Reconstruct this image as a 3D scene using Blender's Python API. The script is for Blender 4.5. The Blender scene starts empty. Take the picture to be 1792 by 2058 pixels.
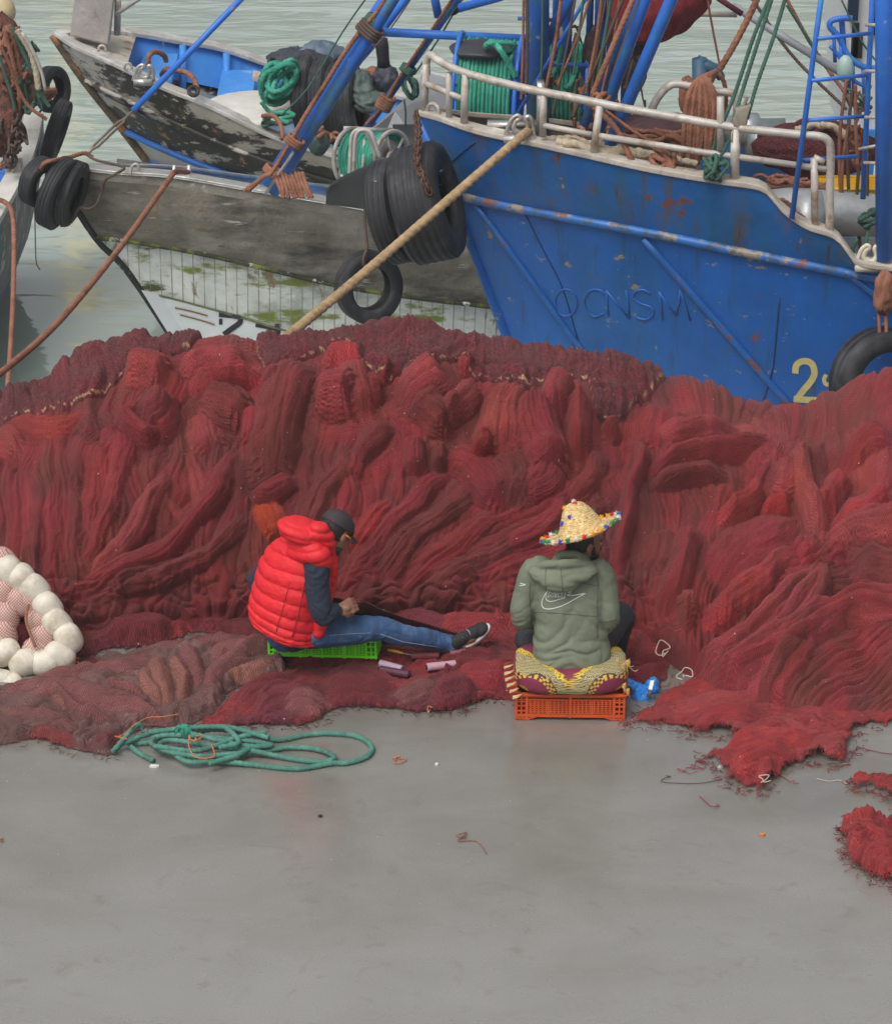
import bpy, math, random
import numpy as np
from mathutils import Vector, Matrix
# ------------------------------------------------------------------ camera, sky, sun
scene = bpy.context.scene
C = scene.collection
H_CAM, PITCH, FPX = 7.28, math.radians(24), 5800.0     # focal length in units of a 1792 px wide frame
cam_d = bpy.data.cameras.new('camera'); cam = bpy.data.objects.new('camera', cam_d); C.objects.link(cam)
cam.location = (0, 0, H_CAM); cam.rotation_euler = (math.pi/2 - PITCH, 0, 0)
cam_d.sensor_fit = 'VERTICAL'; cam_d.angle = 2*math.atan(1029/FPX); cam_d.clip_start = .1; cam_d.clip_end = 2000
scene.camera = cam
w = bpy.data.worlds.new('World'); scene.world = w; w.use_nodes = True
nt = w.node_tree; bg = nt.nodes['Background']
sky = nt.nodes.new('ShaderNodeTexSky'); sky.sky_type = 'NISHITA'; sky.sun_disc = False
sky.sun_elevation = math.radians(56); sky.sun_rotation = math.radians(225)
sky.air_density = 1.6; sky.dust_density = 6.0; sky.ozone_density = 1.0
hs = nt.nodes.new('ShaderNodeHueSaturation'); hs.inputs['Saturation'].default_value = .16
nt.links.new(sky.outputs[0], hs.inputs['Color']); nt.links.new(hs.outputs[0], bg.inputs[0]); bg.inputs[1].default_value = .122
sun_d = bpy.data.lights.new('sun', 'SUN'); sun_d.energy = 1.35; sun_d.angle = math.radians(28); sun_d.color = (1, .97, .93)
sun = bpy.data.objects.new('sun', sun_d); C.objects.link(sun)
sun.rotation_euler = (math.radians(30), math.radians(-16), 0); sun.location = (0, -5, 20)
scene.view_settings.view_transform = 'Standard'; scene.view_settings.look = 'None'; scene.view_settings.gamma = 1
scene.view_settings.exposure = 0.0
# ------------------------------------------------------------------ helpers
CP, SP = math.cos(PITCH), math.sin(PITCH)
def ray(px, py):
    a, b = (px-896)/FPX, (1029-py)/FPX
    return Vector((a, CP + b*SP, -SP + b*CP))
def P(px, py, Y):
    d = ray(px, py); return Vector((0, 0, H_CAM)) + d*(Y/d.y)
def G(px, py, z=0.0):
    d = ray(px, py); return Vector((0, 0, H_CAM)) + d*((z-H_CAM)/d.z)
def proj(X, Y, Z):
    dep = Y*CP + (H_CAM-Z)*SP; up = Y*SP - (H_CAM-Z)*CP
    return 896 + FPX*X/dep, 1029 - FPX*up/dep
def lin(r, g, b): return tuple(((c/255+.055)/1.055)**2.4 if c > 10 else c/255/12.92 for c in (r, g, b))
# gradient noise
def _hash(ix, iy, seed):
    h = (ix.astype(np.int64)*374761393 + iy.astype(np.int64)*668265263 + seed*974634777) & 0x7fffffff
    h = ((h ^ (h >> 13))*1274126177) & 0x7fffffff
    return ((h ^ (h >> 16)) & 0xffff)/65535.0*2*np.pi
def noise2(x, y, seed=0):
    x = np.asarray(x, float); y = np.asarray(y, float); x, y = np.broadcast_arrays(x, y)
    ix, iy = np.floor(x), np.floor(y); fx, fy = x-ix, y-iy
    u = fx*fx*fx*(fx*(fx*6-15)+10); v = fy*fy*fy*(fy*(fy*6-15)+10)
    def g(dx, dy):
        a = _hash(ix+dx, iy+dy, seed); return np.cos(a)*(fx-dx) + np.sin(a)*(fy-dy)
    a = g(0, 0)*(1-u)+g(1, 0)*u; b = g(0, 1)*(1-u)+g(1, 1)*u
    return (a*(1-v)+b*v)*1.4
def fbm(x, y, seed=0, o=3):
    r = 0; a = 1
    for i in range(o): r = r + a*noise2(x*2**i, y*2**i, seed+i*17); a *= .5
    return r
def billow(x, y, seed=0): return np.minimum(1, np.abs(noise2(x, y, seed))*1.9)**.75
def sstep(e0, e1, x):
    t = np.clip((x-e0)/(e1-e0), 0, 1); return t*t*(3-2*t)
# ---- materials
MATS = {}
def mat(name, col=(.5, .5, .5), rough=.6, metal=0., noise=None, bump=None, spec=.5, col2=None, ns=6., coords='Object', n2=None, attr=None, seam=None):
    if name in MATS: return MATS[name]
    m = bpy.data.materials.new(name); m.use_nodes = True; MATS[name] = m
    N = m.node_tree.nodes; L = m.node_tree.links; B = N['Principled BSDF']
    B.inputs['Roughness'].default_value = rough; B.inputs['Metallic'].default_value = metal
    B.inputs['Specular IOR Level'].default_value = spec
    tc = N.new('ShaderNodeTexCoord')
    src = None
    if attr:
        a = N.new('ShaderNodeAttribute'); a.attribute_name = attr; src = a.outputs['Color']
    else:
        B.inputs['Base Color'].default_value = (*col, 1)
    def noi(scale, detail=5, rg=.6, st=None):
        n = N.new('ShaderNodeTexNoise'); n.inputs['Scale'].default_value = scale; n.inputs['Detail'].default_value = detail
        mp = N.new('ShaderNodeMapping'); mp.inputs['Scale'].default_value = st or (1, 1, 1); mp.inputs['Location'].default_value = (scale*1.7, 3.1, 0); L.new(tc.outputs[coords], mp.inputs[0])
        n.inputs['Roughness'].default_value = rg; L.new(mp.outputs[0], n.inputs['Vector']); return n
    def mix(fac, a, b, mode='MIX'):
        x = N.new('ShaderNodeMix'); x.data_type = 'RGBA'; x.blend_type = mode
        for s, v in ((0, fac), (6, a), (7, b)):
            if isinstance(v, (float, int)): x.inputs[s].default_value = v
            elif isinstance(v, tuple): x.inputs[s].default_value = (*v, 1)
            else: L.new(v, x.inputs[s])
        return x.outputs[2]
    def ramp(inp, lo, hi, va=0, vb=1):
        r = N.new('ShaderNodeMapRange'); r.inputs[1].default_value = lo; r.inputs[2].default_value = hi; r.inputs[3].default_value = va; r.inputs[4].default_value = vb
        L.new(inp, r.inputs[0]); return r.outputs[0]
    if col2:   # (colour, scale, lo, hi): patches of another colour
        cur = src or (*col,)
        for q_ in (col2 if isinstance(col2, list) else [col2]):
            cc, sc, lo, hi = q_[:4]; n = noi(sc, 8, .65, q_[4] if len(q_) > 4 else None); cur = mix(ramp(n.outputs[0], lo, hi), cur, cc)
        src = cur
    if noise:  # overall value variation
        n = noi(ns, 6, .6); v = ramp(n.outputs[0], .3, .7, 1-noise, 1+noise)
        cmb = N.new('ShaderNodeCombineColor'); [L.new(v, cmb.inputs[i]) for i in range(3)]
        src = mix(1.0, src or (*col,), cmb.outputs[0], 'MULTIPLY')
    hgt = None
    if seam:  # plank seams from the UV map: (spacing, width, colour, axis)
        sp, wd_, sc_, ax = seam; s3 = N.new('ShaderNodeSeparateXYZ'); L.new(tc.outputs['UV'], s3.inputs[0])
        def mth(op, a, b):
            k = N.new('ShaderNodeMath'); k.operation = op
            for i, v_ in enumerate((a, b)):
                if isinstance(v_, (float, int)): k.inputs[i].default_value = v_
                else: L.new(v_, k.inputs[i])
            return k.outputs[0]
        f = mth('PINGPONG', mth('DIVIDE', s3.outputs[ax], sp), .5)
        hgt = ramp(f, wd_/sp*.3, wd_/sp, 1, 0); nn = noi(3.5, 6, .7); k = mth('MULTIPLY', hgt, ramp(nn.outputs[0], .35, .55, .3, 1))
        src = mix(k, src or (*col,), sc_)
    if bump:
        n = noi(bump[0], 6, .6); b = N.new('ShaderNodeBump'); b.inputs['Strength'].default_value = bump[1]; b.inputs['Distance'].default_value = bump[2]
        L.new(n.outputs[0] if hgt is None else mth('SUBTRACT', n.outputs[0], hgt), b.inputs['Height']); L.new(b.outputs[0], B.inputs['Normal'])
    if src is not None and not isinstance(src, tuple): L.new(src, B.inputs['Base Color'])
    return m
# ---- objects
def tag(o, label=None, cat=None, group=None, kind=None):
    if label: o['label'] = label
    if cat: o['category'] = cat
    if group: o['group'] = group
    if kind: o['kind'] = kind
    return o
def empty(name, loc, label, cat, group=None):
    o = bpy.data.objects.new(name, None); C.objects.link(o); o.location = loc; o.empty_display_size = .1
    return tag(o, label, cat, group)
def link(name, me, m, parent=None, smooth=True):
    o = bpy.data.objects.new(name, me); C.objects.link(o)
    if m: me.materials.append(m)
    if smooth: me.polygons.foreach_set('use_smooth', [True]*len(me.polygons))
    if parent is not None:
        o.parent = parent; o.matrix_parent_inverse = parent_mat(parent).inverted()
    return o
def parent_mat(p):
    m = Matrix.LocRotScale(p.location, p.rotation_euler, p.scale)
    if p.parent: m = parent_mat(p.parent) @ p.matrix_parent_inverse @ m
    return m
def copy_tree(o, parent=None):
    c = o.copy(); C.objects.link(c)
    if parent is not None: c.parent = parent; c.matrix_parent_inverse = o.matrix_parent_inverse.copy()
    for ch in [x for x in bpy.data.objects if x.parent == o]: copy_tree(ch, c)
    return c
def grid_mesh(name, X, Y, Z, col=None, uv=None, keep=None, wrap=False):
    R, K = X.shape
    co = np.stack([X, Y, Z], -1).reshape(-1, 3).astype(np.float32)
    idx = np.arange(R*K).reshape(R, K)
    if wrap: idx = np.concatenate([idx, idx[:, :1]], 1)
    q = np.stack([idx[:-1, :-1], idx[:-1, 1:], idx[1:, 1:], idx[1:, :-1]], -1).reshape(-1, 4)
    if keep is not None:
        k = (keep[:-1, :-1] | keep[:-1, 1:] | keep[1:, 1:] | keep[1:, :-1]).reshape(-1); q = q[k]
    used, inv = np.unique(q, return_inverse=True); q = inv.reshape(-1, 4); co = co[used]
    me = bpy.data.meshes.new(name)
    me.vertices.add(len(co)); me.vertices.foreach_set('co', co.ravel())
    me.loops.add(q.size); me.loops.foreach_set('vertex_index', q.ravel().astype(np.int32))
    me.polygons.add(len(q)); me.polygons.foreach_set('loop_start', np.arange(0, q.size, 4, dtype=np.int32))
    me.polygons.foreach_set('loop_total', np.full(len(q), 4, dtype=np.int32))
    me.update(calc_edges=True)
    if col is not None:
        a = me.color_attributes.new('Col', 'FLOAT_COLOR', 'POINT')
        cc = np.ones((len(co), 4), np.float32); cc[:, :3] = col.reshape(-1, 3)[used]; a.data.foreach_set('color', cc.ravel())
    if uv is not None:
        l = me.uv_layers.new(name='UVMap'); l.data.foreach_set('uv', uv.reshape(-1, 2)[used][q.ravel()].astype(np.float32).ravel())
    me.validate()
    return me
class MB:
    def __init__(s): s.v = []; s.f = []; s.uv = None
    def add(s, vs, fs):
        n = len(s.v); s.v.extend([tuple(v) for v in vs]); s.f.extend([tuple(i+n for i in f) for f in fs]); return s
    def box(s, c, size, R=None):
        c = Vector(c); x, y, z = [k/2 for k in size]
        vs = [Vector((a*x, b*y, d*z)) for a in (-1, 1) for b in (-1, 1) for d in (-1, 1)]
        if R is not None: vs = [R @ v for v in vs]
        return s.add([v+c for v in vs], [(0, 1, 3, 2), (4, 6, 7, 5), (0, 4, 5, 1), (2, 3, 7, 6), (0, 2, 6, 4), (1, 5, 7, 3)])
    def hexa(s, p8): # 8 points: bottom 4 loop, top 4 loop
        return s.add(p8, [(3, 2, 1, 0), (4, 5, 6, 7), (0, 1, 5, 4), (1, 2, 6, 5), (2, 3, 7, 6), (3, 0, 4, 7)])
    def tube(s, pts, r, seg=10, caps=True, lobes=0, twist=0., closed=False, phase=0.):
        pts = [Vector(p) for p in pts]; n = len(pts)
        rs = r if hasattr(r, '__len__') else [r]*n
        T = []
        for i in range(n):
            a = pts[(i-1) % n] if closed else pts[max(i-1, 0)]; b = pts[(i+1) % n] if closed else pts[min(i+1, n-1)]
            t = (b-a); T.append(t.normalized() if t.length > 1e-9 else Vector((0, 0, 1)))
        u = T[0].orthogonal().normalized(); base = len(s.v); L = 0
        for i in range(n):
            u = (u - T[i]*u.dot(T[i]));  u = u.normalized() if u.length > 1e-6 else T[i].orthogonal().normalized()
            v = T[i].cross(u)
            if i: L += (pts[i]-pts[i-1]).length
            for k in range(seg):
                a = 2*math.pi*k/seg
                rr = rs[i]
                if lobes: rr *= .74 + .34*abs(math.cos(lobes/2*(a + phase - twist*L)))
                p = pts[i] + (u*math.cos(a) + v*math.sin(a))*rr; s.v.append(tuple(p))
        m = n if closed else n-1
        for i in range(m):
            for k in range(seg):
                j = (i+1) % n
                s.f.append((base+i*seg+k, base+i*seg+(k+1) % seg, base+j*seg+(k+1) % seg, base+j*seg+k))
        if caps and not closed:
            s.f.append(tuple(base+k for k in reversed(range(seg)))); s.f.append(tuple(base+(n-1)*seg+k for k in range(seg)))
        return s
    def lathe(s, prof, c, axis, seg=32, closed=False):
        axis = Vector(axis).normalized(); u = axis.orthogonal().normalized(); v = axis.cross(u); c = Vector(c); base = len(s.v); n = len(prof)
        for (r, h) in prof:
            for k in range(seg):
                a = 2*math.pi*k/seg; s.v.append(tuple(c + axis*h + (u*math.cos(a)+v*math.sin(a))*r))
        for i in range(n if closed else n-1):
            j = (i+1) % n
            for k in range(seg): s.f.append((base+i*seg+k, base+j*seg+k, base+j*seg+(k+1) % seg, base+i*seg+(k+1) % seg))
        return s
    def ball(s, c, r, R=None, nu=16, nv=10):
        r = (r, r, r) if not hasattr(r, '__len__') else r; c = Vector(c); base = len(s.v)
        vs = []
        for i in range(nv+1):
            th = math.pi*i/nv
            for k in range(nu):
                a = 2*math.pi*k/nu; p = Vector((r[0]*math.sin(th)*math.cos(a), r[1]*math.sin(th)*math.sin(a), r[2]*math.cos(th)))
                if R is not None: p = R @ p
                vs.append(p+c)
        fs = [(i*nu+k, (i+1)*nu+k, (i+1)*nu+(k+1) % nu, i*nu+(k+1) % nu) for i in range(nv) for k in range(nu)]
        return s.add(vs, fs)
    def mesh(s, name='m'):
        me = bpy.data.meshes.new(name); me.from_pydata(s.v, [], s.f); me.validate(); me.update(); return me
    def build(s, name, m, parent=None, smooth=True): 
        me = s.mesh(name)
        return link(name, me, m, parent, smooth)
def bevel(o, wd=.004, seg=2, ang=35):
    md = o.modifiers.new('bevel', 'BEVEL'); md.width = wd; md.segments = seg; md.limit_method = 'ANGLE'; md.angle_limit = math.radians(ang)
    return o
def spline(pts, step=None, n=None, closed=False):
    """Catmull-Rom through pts (any dimension)"""
    p = np.array([list(q) for q in pts], float)
    if closed: q = np.concatenate([p[-1:], p, p[:2]])
    else: q = np.concatenate([2*p[:1]-p[1:2], p, 2*p[-1:]-p[-2:-1]])
    out = []; segs = len(p) if closed else len(p)-1
    for i in range(segs):
        a, b, c, d = q[i], q[i+1], q[i+2], q[i+3]
        ln = np.linalg.norm((c-b)[:3]); k = n if n else max(1, int(math.ceil(ln/step)))
        t = np.arange(k)[:, None]/k
        out.append(.5*((2*b)+(-a+c)*t+(2*a-5*b+4*c-d)*t*t+(-a+3*b-3*c+d)*t**3))
    if not closed: out.append(p[-1:])
    return np.concatenate(out)
def rope(mb, pts, r, twisted=True, closed=False, curve=True):
    q = spline(pts, step=r*(.5 if twisted else 3), closed=closed) if curve else np.array(pts)
    mb.tube([Vector(v) for v in q], r*1.08 if twisted else r, seg=10 if twisted else 7, lobes=3 if twisted else 0, twist=.95/r, closed=closed)
    return mb
def sag(a, b, s, n=10):
    a, b = Vector(a), Vector(b); return [a.lerp(b, i/n) - Vector((0, 0, s*4*(i/n)*(1-i/n))) for i in range(n+1)]
# ------------------------------------------------------------------ setting: quay, water, far shore
WATER_Z = -1.25; EDGE_Y = 17.85
def node_mat(name):
    m = bpy.data.materials.new(name); m.use_nodes = True; MATS[name] = m
    return m, m.node_tree.nodes, m.node_tree.links, m.node_tree.nodes['Principled BSDF']
def quay_material():
    m, N, L, B = node_mat('wet_concrete')
    tc = N.new('ShaderNodeTexCoord')
    def noi(sc, det=6, rg=.6, st=(1, 1, 1), dist=0):
        mp = N.new('ShaderNodeMapping'); mp.inputs['Scale'].default_value = st; L.new(tc.outputs['Object'], mp.inputs[0])
        n = N.new('ShaderNodeTexNoise'); n.inputs['Scale'].default_value = sc; n.inputs['Detail'].default_value = det; n.inputs['Roughness'].default_value = rg
        n.inputs['Distortion'].default_value = dist; L.new(mp.outputs[0], n.inputs[0]); return n.outputs[0]
    def rg(i, a, b, c, d):
        r = N.new('ShaderNodeMapRange'); r.inputs[1].default_value = a; r.inputs[2].default_value = b; r.inputs[3].default_value = c; r.inputs[4].default_value = d; L.new(i, r.inputs[0]); return r.outputs[0]
    def mix(f, a, b, mode='MIX'):
        x = N.new('ShaderNodeMix'); x.data_type = 'RGBA'; x.blend_type = mode
        for s, v in ((0, f), (6, a), (7, b)):
            if isinstance(v, (float, int)): x.inputs[s].default_value = v
            elif isinstance(v, tuple): x.inputs[s].default_value = (*v, 1)
            else: L.new(v, x.inputs[s])
        return x.outputs[2]
    sep = N.new('ShaderNodeSeparateXYZ'); L.new(tc.outputs['Object'], sep.inputs[0])
    # damp browner concrete near the net heap, paler towards the open quay
    wet = N.new('ShaderNodeMath'); wet.operation = 'ADD'; L.new(rg(sep.outputs[1], 11.0, 12.9, .02, .66), wet.inputs[0]); L.new(rg(noi(.9, 5, .55, (.5, 1, 1)), .35, .7, 0, .55), wet.inputs[1])
    wetc = N.new('ShaderNodeClamp'); L.new(wet.outputs[0], wetc.inputs[0])
    c = mix(wetc.outputs[0], (.335, .33, .315), (.18, .165, .135))
    c = mix(rg(noi(2.2, 8, .65, (.7, 1, 1), .6), .40, .66, 0, .35), c, (.38, .375, .36))
    c = mix(rg(noi(5.5, 8, .7, (.8, 1, 1), 1.), .57, .70, 0, .55), c, (.17, .145, .115))
    c = mix(rg(noi(150, 4, .7), .3, .7, .0, .75), c, (.15, .145, .135))
    c = mix(rg(noi(38, 4, .6), .69, .72, 0, .5), c, (.42, .41, .38))
    for sc_, th_, cl_ in ((9., .035, (.55, .53, .49)), (15., .03, (.10, .07, .05)), (31., .05, (.40, .38, .35))):
        v = N.new('ShaderNodeTexVoronoi'); v.inputs['Scale'].default_value = sc_; L.new(tc.outputs['Object'], v.inputs['Vector'])
        sp_ = N.new('ShaderNodeSeparateColor'); L.new(v.outputs['Color'], sp_.inputs[0]); mm = N.new('ShaderNodeMath'); mm.operation = 'MULTIPLY'; L.new(rg(v.outputs['Distance'], th_*.6, th_, 1, 0), mm.inputs[0]); L.new(rg(sp_.outputs[0], .62, .64, 0, .8), mm.inputs[1]); c = mix(mm.outputs[0], c, cl_)
    L.new(c, B.inputs['Base Color'])
    r = N.new('ShaderNodeMath'); r.operation = 'MULTIPLY_ADD'; L.new(noi(3.1, 6, .6, (.5, 1, 1)), r.inputs[0]); r.inputs[1].default_value = .24
    L.new(rg(wetc.outputs[0], 0, 1, .22, .02), r.inputs[2]); L.new(r.outputs[0], B.inputs['Roughness']); B.inputs['Specular IOR Level'].default_value = 1.0
    b = N.new('ShaderNodeBump'); b.inputs['Strength'].default_value = .10; b.inputs['Distance'].default_value = .003
    ad = N.new('ShaderNodeMath'); ad.operation = 'ADD'; L.new(noi(90, 5, .7), ad.inputs[0]); L.new(noi(7, 3, .5, (.9, 1, 1)), ad.inputs[1])
    L.new(ad.outputs[0], b.inputs['Height']); L.new(b.outputs[0], B.inputs['Normal'])
    return m
q = MB(); q.hexa([(-60, -30, -6), (60, -30, -6), (60, EDGE_Y-.25, -6), (-60, EDGE_Y-.25, -6), (-60, -30, 0), (60, -30, 0), (60, EDGE_Y-.25, 0), (-60, EDGE_Y-.25, 0)])
tag(q.build('quay_ground', quay_material(), smooth=False), kind='structure')
q = MB(); q.hexa([(-60, EDGE_Y-.25, -6), (60, EDGE_Y-.25, -6), (60, EDGE_Y, -6), (-60, EDGE_Y, -6), (-60, EDGE_Y-.25, .03), (60, EDGE_Y-.25, .03), (60, EDGE_Y, .03), (-60, EDGE_Y, .03)])
tag(q.build('quay_edge', mat('edge_stone', (.24, .22, .2), .7, noise=.3, bump=(20, .4, .01)), smooth=False), kind='structure')
def water_material():
    m, N, L, B = node_mat('harbour_water')
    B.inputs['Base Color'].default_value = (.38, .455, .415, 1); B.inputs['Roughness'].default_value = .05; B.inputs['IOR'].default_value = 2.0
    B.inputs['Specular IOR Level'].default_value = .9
    tc = N.new('ShaderNodeTexCoord')
    def noi(sc, st, det, dist=0.):
        mp = N.new('ShaderNodeMapping'); mp.inputs['Scale'].default_value = st; L.new(tc.outputs['Object'], mp.inputs[0])
        n = N.new('ShaderNodeTexNoise'); n.inputs['Scale'].default_value = sc; n.inputs['Detail'].default_value = det; n.inputs['Distortion'].default_value = dist
        L.new(mp.outputs[0], n.inputs[0]); return n.outputs[0]
    sep = N.new('ShaderNodeSeparateXYZ'); L.new(tc.outputs['Object'], sep.inputs[0])
    r = N.new('ShaderNodeMapRange'); r.inputs[1].default_value = 24; r.inputs[2].default_value = 40; r.inputs[3].default_value = .10; r.inputs[4].default_value = 1.; L.new(sep.outputs[1], r.inputs[0])
    b1 = N.new('ShaderNodeBump'); b1.inputs['Distance'].default_value = .20; L.new(noi(1.3, (.5, 1.5, 1), 4, .4), b1.inputs['Height']); 
    mu = N.new('ShaderNodeMath'); mu.operation = 'MULTIPLY'; mu.inputs[1].default_value = .9; L.new(r.outputs[0], mu.inputs[0]); L.new(mu.outputs[0], b1.inputs['Strength'])
    L.new(b1.outputs[0], B.inputs['Normal'])
    return m
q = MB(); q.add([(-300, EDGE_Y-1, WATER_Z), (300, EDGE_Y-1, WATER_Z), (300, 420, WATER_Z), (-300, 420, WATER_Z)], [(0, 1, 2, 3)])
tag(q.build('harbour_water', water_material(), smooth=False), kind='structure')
# the far side of the basin lies above the frame; the water mirrors it
q = MB(); q.hexa([(-300, 50, -6), (300, 50, -6), (300, 300, -6), (-300, 300, -6), (-300, 50, .4), (300, 50, .4), (300, 300, .4), (-300, 300, .4)])
tag(q.build('far_quay', mat('far_stone', (.22, .2, .17), .9, noise=.3, ns=.8), smooth=False), kind='structure')
def warehouse(x0, x1, h, col, label):
    r = empty('warehouse', ((x0+x1)/2, 56, .4), label, 'building')
    q = MB(); q.box(((x0+x1)/2, 60, .4+h/2), (x1-x0, 8, h)); q.build('wall', mat('wall_%d' % h, col, .9, noise=.25, ns=.4), r, False)
    q = MB(); q.box(((x0+x1)/2, 60, .4+h+.15), (x1-x0+.8, 8.8, .3)); q.build('roof', mat('far_roof', (.2, .12, .09), .9), r, False)
    n = int((x1-x0)/4)
    for i in range(n):
        q = MB(); q.box((x0+2+4*i, 55.99, 1.9), (1.8, .06, 2.6)); q.build('door', mat('far_door', (.05, .12, .14), .7), r, False)
warehouse(-60, -3, 7, (.07, .10, .07), 'low grey-green harbour warehouse across the basin')
warehouse(-1, 14, 6, (.13, .105, .05), 'ochre harbour warehouse across the basin')
warehouse(15, 60, 7, (.12, .14, .11), 'pale harbour warehouse across the basin, right of the ochre one')

q = MB(); q.box((-6.75, 51, 4.2), (.55, .55, 7.6)); q.box((-6.4, 51, 8.2), (1.6, .5, .5)); q.build('crane_mast', mat('ochre_paint', (.55, .42, .14), .6))
tag(bpy.data.objects['crane_mast'], 'ochre crane mast standing on the far quay, seen as a reflection', 'crane')
# ------------------------------------------------------------------ fishing nets: draped surfaces with folds that follow strokes
COL = dict(main=(.195, .022, .027), brown=(.135, .028, .027), dark=(.100, .016, .021), bright=(.255, .027, .028), purple=(.105, .023, .034),
           tan=(.165, .098, .070), mauve=(.125, .066, .062), orange=(.38, .040, .016), scarlet=(.25, .020, .016), pale=(.225, .040, .041), coarse=(.085, .022, .026))
def net_material(name, coarse=6.0, depth=.004, sheer=None):
    m, N, L, B = node_mat(name)
    B.inputs['Roughness'].default_value = .85; B.inputs['Specular IOR Level'].default_value = .18
    B.inputs['Sheen Weight'].default_value = .12; B.inputs['Sheen Roughness'].default_value = .6; B.inputs['Sheen Tint'].default_value = (.9, .45, .42, 1)
    a = N.new('ShaderNodeAttribute'); a.attribute_name = 'Col'
    tc = N.new('ShaderNodeTexCoord')
    def noi(out, sc, st, det):
        mp = N.new('ShaderNodeMapping'); mp.inputs['Scale'].default_value = st; L.new(out, mp.inputs[0])
        n = N.new('ShaderNodeTexNoise'); n.inputs['Scale'].default_value = sc; n.inputs['Detail'].default_value = det; n.inputs['Roughness'].default_value = .65
        L.new(mp.outputs[0], n.inputs[0]); return n.outputs[0]
    def rg(i, a_, b_, c_, d_):
        r = N.new('ShaderNodeMapRange'); r.inputs[1].default_value = a_; r.inputs[2].default_value = b_; r.inputs[3].default_value = c_; r.inputs[4].default_value = d_; L.new(i, r.inputs[0]); return r.outputs[0]
    def math_(op, x, y):
        k = N.new('ShaderNodeMath'); k.operation = op
        for i, v in enumerate((x, y)):
            if isinstance(v, (float, int)): k.inputs[i].default_value = v
            else: L.new(v, k.inputs[i])
        return k.outputs[0]
    fib = noi(tc.outputs['UV'], 1.0, (.55, .03, 1), 4)             # threads running along the folds
    lum = math_('MULTIPLY', rg(fib, .3, .7, .76, 1.24), rg(noi(tc.outputs['Object'], 2.2, (1, 1, 1), 6), .3, .7, .82, 1.18))
    # knotted mesh: two crossing sets of twine
    sp = N.new('ShaderNodeSeparateXYZ'); L.new(tc.outputs['UV'], sp.inputs[0])
    ww = noi(tc.outputs['UV'], .06, (1, 1, 1), 2)
    def twine(x, y):
        k = math_('ADD', math_('MULTIPLY', x, 6.2832/coarse), math_('MULTIPLY', y, 6.2832/coarse)); k = math_('ADD', k, math_('MULTIPLY', ww, 12.0))
        return math_('POWER', math_('ABSOLUTE', math_('SINE', math_('MULTIPLY', k, .5), 0.), 0.), 1.0)
    t1 = twine(sp.outputs[0], sp.outputs[1]); t2 = twine(sp.outputs[0], math_('MULTIPLY', sp.outputs[1], -1.0))
    mesh = math_('MULTIPLY', t1, t2)
    lum = math_('MULTIPLY', lum, rg(mesh, .0, .8, 1.48, .72))
    cmb = N.new('ShaderNodeCombineColor'); [L.new(lum, cmb.inputs[i]) for i in range(3)]
    mx = N.new('ShaderNodeMix'); mx.data_type = 'RGBA'; mx.blend_type = 'MULTIPLY'; mx.inputs[0].default_value = 1; L.new(a.outputs['Color'], mx.inputs[6]); L.new(cmb.outputs[0], mx.inputs[7])
    v = N.new('ShaderNodeTexVoronoi'); v.inputs['Scale'].default_value = 10.; L.new(tc.outputs['Object'], v.inputs['Vector'])   # fish scales stuck in the net
    sc = N.new('ShaderNodeMix'); sc.data_type = 'RGBA'; L.new(rg(v.outputs['Distance'], .035, .045, .8, 0), sc.inputs[0]); L.new(mx.outputs[2], sc.inputs[6]); sc.inputs[7].default_value = (.55, .47, .45, 1)
    L.new(sc.outputs[2], B.inputs['Base Color'])
    b = N.new('ShaderNodeBump'); b.inputs['Strength'].default_value = .7; b.inputs['Distance'].default_value = depth
    L.new(math_('SUBTRACT', math_('MULTIPLY', fib, 3.5), mesh), b.inputs['Height']); L.new(b.outputs[0], B.inputs['Normal'])
    if sheer:
        at = N.new('ShaderNodeAttribute'); at.attribute_name = 'Thin'
        rnd = math_('ADD', math_('MULTIPLY', noi(tc.outputs['Object'], 150, (1, 1, 1), 2), .8), math_('MULTIPLY', mesh, .25))
        L.new(math_('GREATER_THAN', rnd, at.outputs['Fac']), B.inputs['Alpha'])
    return m
NET = net_material('net_twine', 4.2, .0028); NETC = net_material('net_coarse', 8.0, .004); NETM = net_material('net_medium', 5.0, .004); NETS = net_material('net_sheer', 3.4, .003, True); NETMS = net_material('net_medium_sheer', 4.6, .004, True)
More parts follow.
